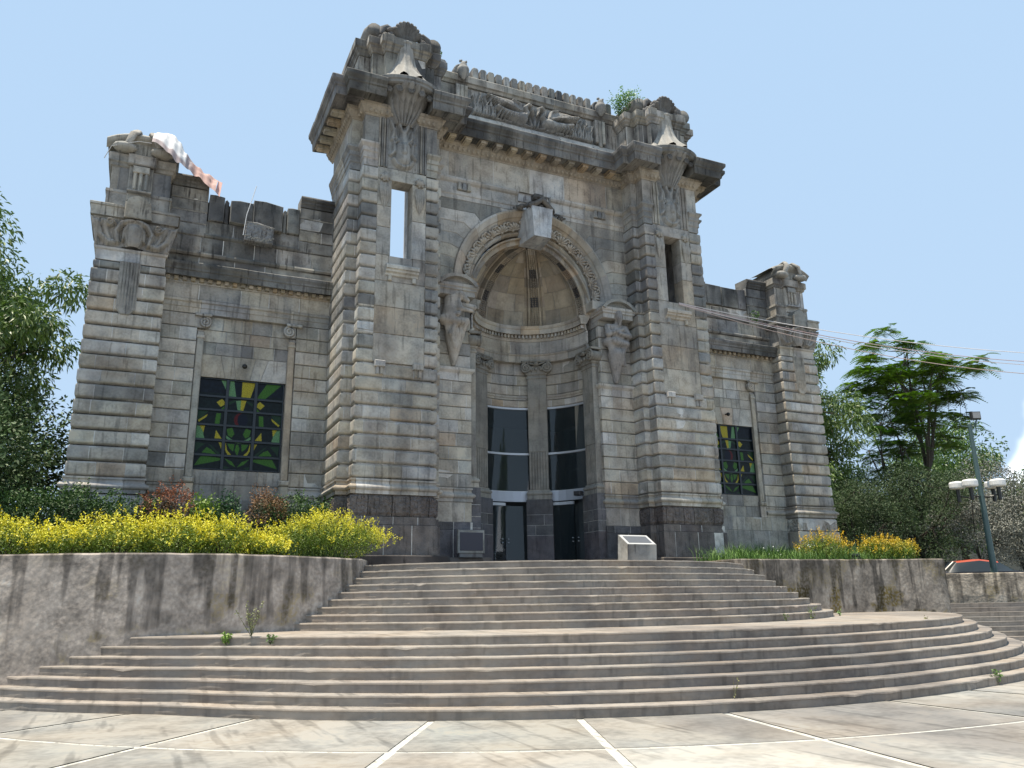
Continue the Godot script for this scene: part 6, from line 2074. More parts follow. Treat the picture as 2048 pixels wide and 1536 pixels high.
func tree_meshes(h: float, trunk_r: float, fork: float, crown_c: Vector3, crown_r: Vector3, clumps: int, per: int, clump_r: float, ll: float, lw: float, droop: float, young: Color, old: Color, m: Material, style: String, bark: Color) -> Array:
	var tb := MB.new(); tb.col = bark
	var cb := MB.new()
	var forkp := Vector3(U(-0.2, 0.2), fork, U(-0.2, 0.2))
	limb(tb, Vector3(0, -0.3, 0), forkp, trunk_r, trunk_r * 0.72, 0.04)
	var mains := []
	for i in 5:
		var a := TAU * i / 5.0 + U(-0.4, 0.4)
		var e := crown_c + Vector3(cos(a) * crown_r.x * 0.45, U(-0.35, 0.35) * crown_r.y, sin(a) * crown_r.z * 0.45)
		limb(tb, forkp, e, trunk_r * 0.5, trunk_r * 0.2)
		mains.append(e)
	var topm := crown_c + Vector3(0, crown_r.y * 0.6, 0)
	limb(tb, forkp, topm, trunk_r * 0.55, trunk_r * 0.12)
	mains.append(topm)
	for c in clumps:
		var d := rdir()
		var r := pow(rng.randf(), 0.45)
		var cc := crown_c + Vector3(d.x * crown_r.x, d.y * crown_r.y, d.z * crown_r.z) * r
		var best: Vector3 = mains[0]
		for q in mains:
			if q.distance_to(cc) < best.distance_to(cc): best = q
		limb(tb, best, cc, trunk_r * 0.16, trunk_r * 0.04, 0.15)
		var cr := clump_r * U(0.7, 1.25)
		var shade := U(0.0, 1.0)
		if style == "frond":
			for q in per:
				var an := U(0, TAU)
				var out_d := Vector3(cos(an), U(-0.15, 0.35), sin(an)).normalized()
				var o := cc + Vector3(U(-1, 1), U(-0.35, 0.5), U(-1, 1)) * cr * 0.45
				var side_d := out_d.cross(Vector3.UP).normalized()
				mb_frond(cb, o, out_d, side_d, ll * U(0.75, 1.2), droop, mixc(old, young, clampf(shade * 0.6 + U(0, 0.5), 0, 1)))
		else:
			for q in per:
				var dd := rdir()
				var rr := pow(rng.randf(), 0.4)
				var p := cc + Vector3(dd.x, dd.y * 0.75, dd.z) * cr * rr
				var o := (dd * 0.6 + rdir() * 0.7 + Vector3(0, -droop, 0)).normalized()
				cb.col = mixc(old, young, clampf(shade * 0.5 + U(0.0, 0.6), 0.0, 1.0))
				leaf(cb, p, o, o.cross(rdir()).normalized(), ll * U(0.7, 1.25), lw, 0.1 + droop * 0.3)
				if style == "needle":
					leaf(cb, p, (o + rdir() * 0.5).normalized(), o.cross(rdir()).normalized(), ll * U(0.7, 1.2), lw, 0.0)
	return [tb.mesh(M.bark), cb.mesh(m)]

func mb_frond(mb: MB, o: Vector3, d: Vector3, s: Vector3, l: float, droop: float, c: Color) -> void:
	mb.col = c
	var n := 9
	for i in range(1, n + 1):
		var t := float(i) / n
		var p := o + d * l * t - Vector3(0, droop * l * t * t, 0)
		var pl := l * 0.36 * sin(PI * (0.12 + 0.8 * t))
		for q in [-1.0, 1.0]:
			var e: Vector3 = (s * q + d * 0.45 - Vector3(0, 0.18, 0)).normalized()
			var w := d * l * 0.05
			mb.tri(p - w, p + w, p + e * pl)
			mb.tri(p + e * pl * 0.35 - w * 1.2, p + e * pl * 0.35 + w * 1.2, p + e * pl * 0.95 + Vector3(0, 0.01, 0))

func tree(called: String, at: Vector3, ms: Array, label: String, group := "", turn := 0.0, sc := 1.0) -> Node3D:
	var o := base(called, self, at, turn)
	o.scale = Vector3.ONE * sc
	put("trunk", ms[0], o)
	put("crown", ms[1], o)
	tag(o, label, "tree", group)
	return o

func strap_plant(at: Vector3, h: float, n: int, spread: float, c: Color, label: String, group: String) -> void:
	var mb := MB.new()
	for i in n:
		var a := U(0, TAU); var lean := U(0.1, spread)
		var hh := h * U(0.6, 1.1)
		var d := Vector3(cos(a), 0, sin(a)); var s := Vector3(-sin(a), 0, cos(a)) * U(0.008, 0.016)
		mb.col = mixc(c, c * 1.4, rng.randf())
		var b0 := d * U(0, 0.1)
		var prev := b0
		for k in 4:
			var t := (k + 1) / 4.0
			var p := b0 + d * lean * hh * t * t + Vector3(0, hh * (t - 0.35 * lean * t * t), 0)
			var w0 := s * (1.0 - k / 4.6); var w1 := s * (1.0 - (k + 1) / 4.6)
			mb.quad(prev - w0, prev + w0, p + w1, p - w1)
			prev = p
	tag(put("strap_leaf_plant", mb.mesh(M.leaf_dull), self, at), label, "plant", group)

func weed(at: Vector3, h: float, n: int, c: Color, label: String, ll := 0.05, sticks := 5) -> void:
	var mb := MB.new()
	for i in sticks:
		var a := U(0, TAU)
		var tip := Vector3(cos(a) * h * U(0.1, 0.5), h * U(0.6, 1.0), sin(a) * h * U(0.1, 0.4))
		mb.col = Color(0.1, 0.1, 0.05)
		tube(mb, PackedVector3Array([Vector3.ZERO, tip * 0.5 + rdir() * 0.01, tip]), PackedFloat32Array([0.005, 0.004, 0.002]), 4)
		for q in n / sticks:
			var t := pow(rng.randf(), 0.6)
			mb.col = mixc(c, c * 1.5, rng.randf())
			var o := (rdir() + Vector3.UP * 0.3).normalized()
			leaf(mb, tip * t, o, o.cross(rdir()).normalized(), ll * U(0.6, 1.3), ll * 0.5)
	tag(put("weed", mb.mesh(M.leaf_dull), self, at), label, "weed", "weeds growing on the stone")

func build_plants() -> void:
	var YE := Color(0.78, 0.72, 0.05); var YG := Color(0.14, 0.22, 0.025)
	# yellow hedge bushes on the left bank
	var ys := [[-14.9, 2.9, 1.5, 0.95, "at the far left end of the bank"], [-13.75, 3.3, 1.5, 0.98, "second from the far left end"], [-12.6, 3.55, 1.3, 0.8, "low one with orange-tipped sprays"], [-11.75, 3.7, 1.4, 1.0, "below the long clipped hedge"], [-10.75, 3.75, 1.4, 1.04, "below the first reddish shrub"], [-9.8, 3.65, 1.35, 1.05, "below the green shrub"], [-8.95, 3.45, 0.9, 0.62, "smallest, beside the black floodlight"]]
	for i in ys.size():
		var y: Array = ys[i]
		bush("yellow_bush", Vector3(y[0], 2.47, y[1] - 0.15), Vector3(y[2] * 1.12, y[3] * 0.8, 1.3), 1500, 0.055, YE, YG, M.leaf_yellow, "yellow-leaved bush on the wall bank, " + y[4], "bush", "yellow bushes along the retaining walls", 0.7, 0.5)
	bush("yellow_bush", Vector3(-7.35, 2.5, 2.25), Vector3(2.7, 1.12, 1.8), 4600, 0.05, YE, YG, M.leaf_yellow, "largest rounded yellow bush beside the tower plinth and stairs", "bush", "yellow bushes along the retaining walls", 0.55, 0.14)
	# clipped shrubs against the wing
	var DG := Color(0.05, 0.11, 0.018); var DG2 := Color(0.035, 0.075, 0.016)
	bush("clipped_hedge", Vector3(-13.0, 2.47, -1.0), Vector3(3.7, 1.8, 1.2), 5200, 0.085, DG, DG2, M.leaf_dull, "long dark green clipped hedge at the foot of the end pier", "hedge", "", 0.3, 0.05, 0.75)
	bush("clipped_hedge", Vector3(-7.35, 2.47, -1.05), Vector3(1.9, 1.82, 1.2), 2600, 0.085, DG, DG2, M.leaf_dull, "short dark green clipped hedge beside the tower base", "hedge", "", 0.3, 0.05, 0.75)
	bush("round_shrub", Vector3(-10.85, 2.47, -1.0), Vector3(1.15, 1.98, 1.1), 2200, 0.065, Color(0.26, 0.085, 0.035), Color(0.035, 0.05, 0.02), M.leaf_dull, "reddish-topped clipped shrub below the painted window", "shrub", "reddish clipped shrubs", 0.4, 0.08, 0.45)
	bush("round_shrub", Vector3(-8.3, 2.47, -1.15), Vector3(0.95, 2.04, 1.0), 2000, 0.065, Color(0.24, 0.12, 0.05), Color(0.03, 0.06, 0.02), M.leaf_dull, "reddish-topped clipped shrub joined to the short dark hedge", "shrub", "reddish clipped shrubs", 0.4, 0.08, 0.45)
	bush("leafy_shrub", Vector3(-9.95, 2.47, -0.95), Vector3(0.9, 1.75, 0.9), 1200, 0.1, Color(0.2, 0.3, 0.05), Color(0.03, 0.07, 0.015), M.leaf, "loose bright green shrub with pale new shoots", "shrub", "", 0.6, 0.25)
	bush("leafy_shrub", Vector3(-9.35, 2.47, -1.0), Vector3(0.85, 1.75, 0.9), 1300, 0.09, Color(0.035, 0.1, 0.03), DG2, M.leaf_dull, "loose dark green shrub right of the pale-shooted shrub", "shrub", "", 0.5, 0.2)
	# right bank
	bush("yellow_bush", Vector3(8.6, 2.56, 2.0), Vector3(1.75, 0.95, 1.1), 1000, 0.06, Color(0.72, 0.46, 0.02), YG, M.leaf_yellow, "yellow bush among grass on the curved wall, near the pier", "bush", "yellow bushes along the retaining walls", 0.6, 0.2)
	bush("yellow_bush", Vector3(10.5, 2.56, 2.45), Vector3(1.3, 0.8, 0.9), 800, 0.06, Color(0.72, 0.48, 0.02), YG, M.leaf_yellow, "yellow bush beside the right bank's black floodlight", "bush", "yellow bushes along the retaining walls", 0.6, 0.25)
	bush("yellow_bush", Vector3(11.35, 2.56, 2.65), Vector3(1.1, 0.7, 0.8), 650, 0.06, Color(0.7, 0.5, 0.03), YG, M.leaf_yellow, "yellow bush at the end of the curved wall", "bush", "yellow bushes along the retaining walls", 0.6, 0.25)
	# grass on the beds
	var gm := MB.new()
	for i in 15000:
		var p := Vector2(U(4.5, 11.7), U(-2.2, 3.05))
		if p.x < 6.45 and p.y < 0.7: continue
		if p.x > 11.4 and p.y < -1.0 and rng.randf() < 0.5: continue
		if p.y > 2.65 + (p.x - 8.0) * 0.1: continue
		var h := U(0.18, 0.5) * (1.0 + 0.5 * nz.get_noise_2d(p.x * 20.0, p.y * 20.0)) * (1.35 if p.y < 1.6 else 0.9)
		var a := U(0, TAU); var d := Vector3(cos(a), 0, sin(a)); var s := Vector3(-sin(a), 0, cos(a)) * 0.008
		gm.col = mixc(Color(0.05, 0.12, 0.02), Color(0.16, 0.28, 0.05), rng.randf())
		var b := Vector3(p.x, 2.55, p.y)
		var m := b + d * h * 0.2 + Vector3(0, h * 0.65, 0); var t := b + d * h * U(0.4, 0.8) + Vector3(0, h, 0)
		gm.quad(b - s, b + s, m + s * 0.7, m - s * 0.7); gm.tri(m - s * 0.7, m + s * 0.7, t)
	for i in 5000:
		var p := Vector2(U(-15.5, -7.0), U(0.0, 3.0))
		var h := U(0.3, 0.85)
		var a := U(0, TAU); var d := Vector3(cos(a), 0, sin(a)); var s := Vector3(-sin(a), 0, cos(a)) * 0.008
		gm.col = mixc(Color(0.03, 0.07, 0.015), Color(0.09, 0.15, 0.04), rng.randf())
		var b := Vector3(p.x, 2.45, p.y)
		var t := b + d * h * 0.35 + Vector3(0, h, 0)
		gm.tri(b - s, b + s, t)
	tag(put("grass", gm.mesh(M.leaf_dull), self), "grass growing in the planting beds beside the stairs", "grass", "", "stuff")
	var fl := MB.new(); fl.col = Color(0.8, 0.8, 0.75)
	for i in 26:
		ball(fl, Vector3(U(6.6, 9.6), 2.56 + U(0.25, 0.6), U(0.4, 2.3)), Vector3(0.022, 0.022, 0.022), 5, 3)
	tag(put("small_flowers", fl.mesh(M.plain), self), "tiny white flowers dotted in the grass bed", "flowers", "", "stuff")
	var sps := [[6.9, 0.9, 0.85, "nearest to the tower plinth"], [7.7, 0.4, 0.8, "in front of the painted window"], [9.9, 0.6, 1.25, "tall upright one before the end pier"], [10.6, 0.3, 1.35, "tallest, beside the end pier foot"], [11.3, 0.9, 1.0, "beyond the yellow bush"]]
	for i in sps.size():
		var y: Array = sps[i]
		strap_plant(Vector3(y[0], 2.54, y[1]), y[2], 70, 0.5 if y[2] < 1.1 else 0.25, Color(0.05, 0.1, 0.03), "strap-leaved plant in the grass bed, " + y[3], "strap-leaved plants in the right bed")
	# weeds on the stairs and walls
	weed(sp(12.92, 73.0, 0.0), 0.3, 60, Color(0.09, 0.15, 0.04), "leafy weed at the foot of the bottom step", 0.07)
	weed(sp(13.1, 60.5, 0.0), 0.24, 40, Color(0.12, 0.2, 0.05), "small weed at the bottom step near the picture edge", 0.06)
	weed(sp(12.66, 100.0, 0.16), 0.3, 14, Color(0.2, 0.19, 0.08), "dry stalk growing from the lowest tread", 0.04, 4)
	weed(sp(11.2, 139.0, 1.07), 0.62, 170, Color(0.2, 0.21, 0.1), "tall thin weed on the landing edge before the wall", 0.05, 9)
	weed(sp(11.3, 141.5, 0.94), 0.2, 90, Color(0.16, 0.25, 0.05), "low bright weed tuft under the landing edge", 0.07, 6)
	weed(sp(11.25, 136.6, 0.94), 0.22, 60, Color(0.1, 0.16, 0.05), "dark weed tuft beside the tall thin weed", 0.06, 6)
	weed(sp(9.0, 66.0, 1.07), 0.34, 50, Color(0.12, 0.17, 0.05), "weed cluster at the foot of the upper flight", 0.05, 7)
	weed(sp(9.0, 74.0, 1.07), 0.16, 26, Color(0.12, 0.17, 0.05), "tiny weed left of the upper flight's weed cluster", 0.05, 4)
	weed(sp(9.05, 45.0, 1.07), 0.16, 40, Color(0.12, 0.2, 0.06), "weed at the end of the upper flight's lowest step", 0.06, 5)
	weed(sp(11.2, 62.0, 0.95), 0.2, 40, Color(0.2, 0.2, 0.08), "yellowing weed under the landing's curved edge", 0.05, 6)
	# plants rooted in the masonry
	bush("rooftop_shrub", Vector3(3.85, 19.1, -0.5), Vector3(1.0, 0.85, 0.9), 330, 0.1, Color(0.2, 0.34, 0.07), Color(0.08, 0.17, 0.04), M.leaf, "leafy green shrub sprouting on the tower top beside the merlons", "shrub", "", 0.6, 0.6)
	weed(Vector3(-3.75, 19.25, -0.3), 0.3, 70, Color(0.12, 0.22, 0.05), "small green tuft on the tower top beside the merlons", 0.08, 6)
	weed(Vector3(7.4, 11.42, -2.1), 0.26, 70, Color(0.3, 0.36, 0.06), "yellow-green tuft on the wing cornice under the cables", 0.08, 7)
	weed(Vector3(10.7, 12.4, -2.25), 0.5, 120, Color(0.06, 0.13, 0.03), "dark green tuft between wing parapet and pier pedestal", 0.09, 8)
	build_trees()

func build_trees() -> void:
	var ash := tree_meshes(14.0, 0.32, 4.0, Vector3(0, 8.4, 0), Vector3(4.1, 5.3, 3.6), 90, 400, 1.0, 0.24, 0.075, 0.55, Color(0.2, 0.28, 0.07), Color(0.05, 0.1, 0.028), M.leaf, "leaf", Color(0.09, 0.075, 0.055))
	tree("ash_tree", Vector3(-18.2, 2.0, -7.5), ash, "tall leafy tree rising beside the tarpaulin-draped end pier", "broadleaf trees around the building")
	tree("ash_tree", Vector3(18.0, 1.4, -9.0), ash, "leafy tree showing just behind the far end pier", "broadleaf trees around the building", 2.0, 0.98)
	tree("ash_tree", Vector3(19.0, 0.0, 39.0), ash, "leafy tree across the plaza mirrored in the entrance glass", "broadleaf trees around the building", 4.0, 1.25)
	tree("ash_tree", Vector3(27.0, 0.0, 45.0), ash, "second leafy tree across the plaza mirrored in the glass", "broadleaf trees around the building", 1.0, 1.3)
	tree("ash_tree", Vector3(-23.5, 2.0, -10.0), ash, "leafy tree further back at the picture's left edge", "broadleaf trees around the building", 3.0, 0.9)
	tree("ash_tree", Vector3(17.0, 1.4, -14.0), ash, "leafy tree behind the jacaranda's left trunk", "broadleaf trees around the building", 5.0, 0.62)
	# dark shrubbery under the left trees
	var dk := bush_mesh(Vector3(5.0, 4.6, 3.0), 5200, 0.14, Color(0.06, 0.11, 0.03), Color(0.04, 0.075, 0.022), M.leaf_dull, 0.3, 0.2, 0.4)
	var tw := twigs_mesh(Vector3(5.0, 4.6, 3.0), Color(0.05, 0.04, 0.03))
	for q in [[-16.2, -3.2, 1.0, "nearest to the end pier"], [-19.8, -2.4, 1.1, "at the picture's left edge"], [-16.5, -7.0, 1.25, "standing behind, under the leafy tree"]]:
		var o := base("dark_shrub", self, Vector3(q[0], 2.3, q[1]), U(0, 3.0))
		o.scale = Vector3.ONE * q[2]
		put("foliage", dk, o); put("stems", tw, o)
		tag(o, "large dark evergreen shrub in tree shade, " + q[3], "shrub", "dark shrubs left of the building")
	# jacaranda
	var jac := tree_meshes(14.0, 0.2, 6.2, Vector3(0.2, 10.6, 0), Vector3(4.2, 3.9, 3.4), 95, 30, 0.85, 0.72, 0.0, 0.45, Color(0.3, 0.42, 0.07), Color(0.07, 0.15, 0.03), M.leaf, "frond", Color(0.1, 0.085, 0.07))
	tree("jacaranda_tree", Vector3(28.4, 1.4, -9.2), jac, "feathery-leaved jacaranda with forked trunk against the sky", "", 0.6, 1.08)
	var jac2 := tree_meshes(10.0, 0.14, 4.6, Vector3(0, 8.3, 0), Vector3(2.0, 3.0, 2.0), 26, 26, 0.7, 0.6, 0.0, 0.5, Color(0.12, 0.22, 0.045), Color(0.03, 0.08, 0.02), M.leaf, "frond", Color(0.08, 0.07, 0.06))
	tree("jacaranda_tree", Vector3(24.6, 1.4, -8.4), jac2, "slimmer feathery jacaranda between pier and larger jacaranda")
	# dark cypress clump
	var cyp := tree_meshes(7.0, 0.22, 1.2, Vector3(0, 3.4, 0), Vector3(2.6, 2.5, 2.2), 46, 420, 0.8, 0.13, 0.025, -0.1, Color(0.06, 0.1, 0.03), Color(0.04, 0.07, 0.025), M.leaf_dull, "needle", Color(0.05, 0.04, 0.03))
	tree("cypress_tree", Vector3(17.6, 1.4, -4.6), cyp, "low dark cypress right beside the end pier", "dark cypresses behind the curved wall", 0.0, 0.95)
	tree("cypress_tree", Vector3(20.6, 1.4, -4.4), cyp, "wider dark cypress with leaning trunks behind the yellow bushes", "dark cypresses behind the curved wall", 2.1, 1.12)
	# grey-leaved shrubs
	var gs := tree_meshes(8.0, 0.1, 1.0, Vector3(0, 3.7, 0), Vector3(2.5, 3.4, 2.0), 52, 380, 0.75, 0.1, 0.045, 0.1, Color(0.3, 0.3, 0.26), Color(0.09, 0.095, 0.07), M.leaf_dull, "leaf", Color(0.07, 0.06, 0.05))
	tree("grey_leaved_tree", Vector3(24.4, 1.4, -4.0), gs, "silvery grey-leaved tree left of the lamp post", "grey-leaved trees by the road", 0.0, 0.92)
	tree("grey_leaved_tree", Vector3(28.0, 1.4, -4.2), gs, "silvery grey-leaved tree behind the lamp post", "grey-leaved trees by the road", 2.0, 1.06)
	tree("grey_leaved_tree", Vector3(32.0, 1.4, -4.0), gs, "silvery grey-leaved tree right of the lamp post", "grey-leaved trees by the road", 4.0, 1.05)
	# bright shrub at the right edge, background trees
	var yg := tree_meshes(6.0, 0.1, 1.2, Vector3(0, 2.9, 0), Vector3(2.2, 2.4, 2.0), 34, 300, 0.7, 0.15, 0.08, 0.2, Color(0.2, 0.3, 0.04), Color(0.04, 0.1, 0.02), M.leaf, "leaf", Color(0.07, 0.06, 0.05))
	tree("bright_green_tree", Vector3(26.8, 1.4, -0.6), yg, "bright green broadleaf tree right of the lamp post")
	var bg := tree_meshes(14.0, 0.3, 4.0, Vector3(0, 8.0, 0), Vector3(5.5, 4.2, 4.5), 60, 260, 1.3, 0.26, 0.12, 0.3, Color(0.15, 0.24, 0.05), Color(0.05, 0.1, 0.03), M.leaf, "leaf", Color(0.08, 0.07, 0.055))
	tree("round_tree", Vector3(41.0, 1.4, -17.0), bg, "rounded green tree behind the jacaranda trunk", "background trees")
	tree("round_tree", Vector3(50.0, 1.4, -14.0), bg, "rounded tree low on the skyline right of the lamp", "background trees", 2.0, 0.85)
	tree("round_tree", Vector3(33.0, 1.4, -22.0), bg, "rounded tree seen between cypress and jacaranda trunks", "background trees", 4.0, 0.8)
	tree("round_tree", Vector3(58.0, 1.4, -8.0), bg, "rounded tree at the picture's right edge", "background trees", 5.0, 0.95)

# ------------------------------------------------------------------ other things
func curve_tube(a: Vector3, b: Vector3, sag: float, r: float, c: Color) -> ArrayMesh:
	var mb := MB.new(); mb.col = c
	var pts := PackedVector3Array()
	for i in 25:
		var t := i / 24.0
		pts.append(a.lerp(b, t) - Vector3(0, sag * 4.0 * t * (1.0 - t), 0))
	tube(mb, pts, PackedFloat32Array([r]), 5)
	return mb.mesh(M.plain)

func build_things() -> void:
	# cables from the right tower window to a pole out of frame
	var P0 := Vector3(5.1, 11.62, 0.1); var P1 := Vector3(31.5, 11.1, 6.9)
	var cs := [[0.0, 1.05, Color(0.6, 0.58, 0.58), "uppermost pale cable"], [-0.18, 1.3, Color(0.4, 0.3, 0.3), "thin darker cable second from the top"], [-0.26, 1.38, Color(0.6, 0.56, 0.56), "pale cable third from the top"], [-0.5, 1.6, Color(0.42, 0.33, 0.3), "lowest brownish cable"]]
	for i in 4:
		var e: Array = cs[i]
		var a := P0 + Vector3(0, -0.02 * i, 0)
		tag(put("cable", curve_tube(Vector3.ZERO, P1 + Vector3(0, e[0], 0) - a, e[1], 0.014, e[2]), self, a), e[3] + " strung from the tower window past the trees", "cable", "cables strung from the tower")
	var pole := MB.new(); pole.col = Color(0.3, 0.29, 0.27)
	lathe(pole, Vector3.ZERO, V2([0.16, -2.0, 0.13, 10.4, 0.0, 10.45]), 12)
	tag(put("utility_pole", pole.smooth(M.plain), self, Vector3(31.5, 1.4, 6.9)), "concrete utility pole carrying the tower cables beyond the picture edge", "pole")
	# tarpaulin over the left pier
	var tp := MB.new()
	var up_e := [Vector3(-12.1, 15.1, -1.8), Vector3(-11.95, 15.28, -1.85), Vector3(-11.55, 15.32, -1.95), Vector3(-11.32, 15.05, -2.1), Vector3(-10.86, 14.66, -2.4), Vector3(-10.21, 14.44, -2.6)]
	var lo_e := [Vector3(-12.16, 14.6, -1.2), Vector3(-11.96, 14.5, -1.2), Vector3(-11.72, 14.34, -1.25), Vector3(-11.38, 14.15, -1.4), Vector3(-10.98, 14.2, -1.95), Vector3(-10.3, 13.8, -2.1)]
	var cu := Curve3D.new(); var cl := Curve3D.new()
	for i in up_e.size():
		for e in [[cu, up_e], [cl, lo_e]]:
			var a: Array = e[1]
			var t: Vector3 = (a[mini(i + 1, a.size() - 1)] - a[maxi(i - 1, 0)]) / 6.0
			e[0].add_point(a[i], -t, t)
	var NU := 40; var NV := 12
	var g := []
	for i in NU + 1:
		var row := []
		for j in NV + 1:
			var a := cu.sample_baked(cu.get_baked_length() * i / NU); var b := cl.sample_baked(cl.get_baked_length() * i / NU)
			var t := float(j) / NV
			var p := a.lerp(b, t)
			p += Vector3(0, 0.1 * sin(t * PI) + 0.03 * sin(i * 0.9 + t * 5.0) + 0.02 * sin(t * 17.0 + i * 0.5), 0.03 * sin(i * 1.3))
			row.append(p)
		g.append(row)
	for i in NU:
		for j in NV:
			var f := float(i) / NU
			tp.col = Color(0.78, 0.77, 0.76) if f < 0.48 and j < 9 else (Color(0.36, 0.3, 0.3) if f < 0.62 else Color(0.55, 0.36, 0.31))
			tp.quad(g[i][j], g[i + 1][j], g[i + 1][j + 1], g[i][j + 1])
	var hang := Vector3(-10.21, 14.44, -2.6)
	tp.col = Color(0.58, 0.36, 0.32)
	tp.quad(hang, Vector3(-10.1, 14.3, -2.4), Vector3(-10.16, 13.7, -2.2), Vector3(-10.3, 13.8, -2.1))
	var to := put("tarpaulin", tp.smooth(M.cloth), self)
	tag(to, "white and pinkish torn tarpaulin draped over the end pier's crown", "tarpaulin")
	var rp := MB.new(); rp.col = Color(0.6, 0.58, 0.55)
	tube(rp, PackedVector3Array([Vector3(-12.16, 14.62, -1.42), Vector3(-12.5, 14.62, -1.45), Vector3(-13.2, 14.4, -1.62), Vector3(-13.35, 14.02, -1.7)]), PackedFloat32Array([0.012]), 5)
	put("rope", rp.mesh(M.plain), to)
	var rod := MB.new(); rod.col = Color(0.7, 0.7, 0.7)
	tube(rod, PackedVector3Array([Vector3(-9.4, 12.5, -2.06), Vector3(-9.34, 13.2, -2.1), Vector3(-9.1, 14.3, -2.2)]), PackedFloat32Array([0.012]), 5)
	tag(put("thin_rod", rod.mesh(M.plain), self), "thin pale rod standing beside the slipped parapet slab", "rod")
	# floodlights on the banks
	for q in [[-8.75, 2.5, 3.55, -0.1, "beside the largest yellow bush"], [9.35, 2.58, 2.62, -0.3, "between the yellow bushes of the grassy bed"]]:
		var fl := base("floodlight", self, Vector3(q[0], q[1], q[2]), q[3])
		var mb := MB.new(); mb.col = Color(0.012, 0.012, 0.013)
		mb.box(Vector3(-0.17, 0.05, -0.07), Vector3(0.17, 0.3, 0.05), 0.02)
		put("housing", mb.mesh(M.metal), fl).rotation.x = -0.5
		bxm(fl, "bracket", Vector3(-0.2, 0.0, -0.03), Vector3(0.2, 0.12, 0.03), Color(0.012, 0.012, 0.012), M.metal, 0.01)
		bxm(fl, "lens", Vector3(-0.14, 0.2, -0.12), Vector3(0.14, 0.24, -0.02), Color(0.03, 0.03, 0.03), M.metal, 0.0)
		tag(fl, "small black floodlight on the wall bank, " + q[4], "floodlight", "floodlights on the banks")
	# information lectern and plaque at the entrance
	var le := base("information_lectern", self, Vector3(2.5, 2.45, 0.55))
	var lb := MB.new(); lb.col = Color(0.42, 0.41, 0.38)
	for z in [0]:
		var a := [Vector3(-0.52, 0, 0.2), Vector3(0.52, 0, 0.2), Vector3(0.52, 0, -0.35), Vector3(-0.52, 0, -0.35)]
		var t := [Vector3(-0.52, 0.72, 0.26), Vector3(0.52, 0.72, 0.26), Vector3(0.52, 1.04, -0.25), Vector3(-0.52, 1.04, -0.25)]
		for i in 4:
			var j := (i + 1) % 4
			lb.quad(a[i], t[i], t[j], a[j])
		lb.quad(t[0], t[3], t[2], t[1])
	put("pedestal", lb.mesh(M.concrete), le)
	var sl := Vector3(0, 0.32, -0.51).normalized()
	for e in [["frame", 0.5, 0.02, 0.58, 0.006, Color(0.55, 0.56, 0.56)], ["panel", 0.42, 0.09, 0.51, 0.012, Color(0.12, 0.13, 0.15)]]:
		var mb := MB.new(); mb.col = e[5]
		var o: Vector3 = Vector3(0, 0.72, 0.26) + Vector3(0, 0.85, 0.53).normalized() * e[4]
		var b0: Vector3 = o + sl * e[2]; var b1: Vector3 = o + sl * e[3]
		var w: float = e[1]
		mb.quad(b0 - Vector3(w, 0, 0), b1 - Vector3(w, 0, 0), b1 + Vector3(w, 0, 0), b0 + Vector3(w, 0, 0))
		put(e[0], mb.mesh(M.metal), le)
	tag(le, "pale concrete information lectern with sloped panel beside the doors", "lectern")
	var pq := base("information_board", self, Vector3(-2.6, 2.83, -0.42))
	bxm(pq, "frame", Vector3(-0.42, 0.1, -0.06), Vector3(0.42, 0.78, 0.04), Color(0.3, 0.3, 0.28), M.concrete, 0.02)
	bxm(pq, "panel", Vector3(-0.36, 0.18, 0.0), Vector3(0.36, 0.7, 0.052), Color(0.035, 0.035, 0.05), M.metal, 0.006)
	bxm(pq, "stand", Vector3(-0.36, -0.02, -0.1), Vector3(0.36, 0.12, 0.02), Color(0.2, 0.2, 0.2), M.concrete, 0.02)
	tag(pq, "dark framed information board on the plinth beside the doors", "board")
	# lamp post
	var lp := base("lamp_post", self, Vector3(19.0, 1.45, 0.4), -0.43)
	var pm := MB.new(); pm.col = Color(0.055, 0.1, 0.1)
	lathe(pm, Vector3.ZERO, V2([0.2, -0.1, 0.2, 0.25, 0.13, 0.3, 0.075, 6.75, 0.085, 6.8, 0.0, 6.85]), 14)
	put("pole", pm.smooth(M.metal), lp)
	var tm := MB.new(); tm.col = Color(0.05, 0.09, 0.09)
	tube(tm, PackedVector3Array([Vector3(-0.45, 6.95, 0), Vector3(-0.35, 6.72, 0), Vector3(0, 6.66, 0), Vector3(0.2, 6.72, 0), Vector3(0.35, 7.0, 0)]), PackedFloat32Array([0.03]), 6)
	put("top_bracket", tm.smooth(M.metal), lp)
	bxm(lp, "floodlight_head", Vector3(0.12, 6.98, -0.1), Vector3(0.5, 7.3, 0.08), Color(0.02, 0.02, 0.022), M.metal, 0.03)
	bxm(lp, "floodlight_lens", Vector3(0.16, 7.02, 0.0), Vector3(0.46, 7.26, 0.085), Color(0.3, 0.3, 0.3), M.metal, 0.0)
	for q in [[-0.55, 0.3], [-0.72, -0.35], [0.55, 0.3], [0.72, -0.35]]:
		var ar := base("lantern", lp, Vector3(q[0], 4.15, q[1]))
		var am := MB.new(); am.col = Color(0.02, 0.025, 0.025)
		tube(am, PackedVector3Array([Vector3(-q[0], -0.3, -q[1]), Vector3(-q[0] * 0.5, -0.34, -q[1] * 0.5), Vector3(0, -0.25, 0), Vector3(0, 0.0, 0)]), PackedFloat32Array([0.035]), 6)
		lathe(am, Vector3(0, -0.5, 0), V2([0.0, 0.0, 0.07, 0.02, 0.08, 0.55, 0.1, 0.6]), 10)
		put("arm", am.mesh(M.metal), ar)
		var dm := MB.new(); dm.col = Color(0.7, 0.7, 0.68)
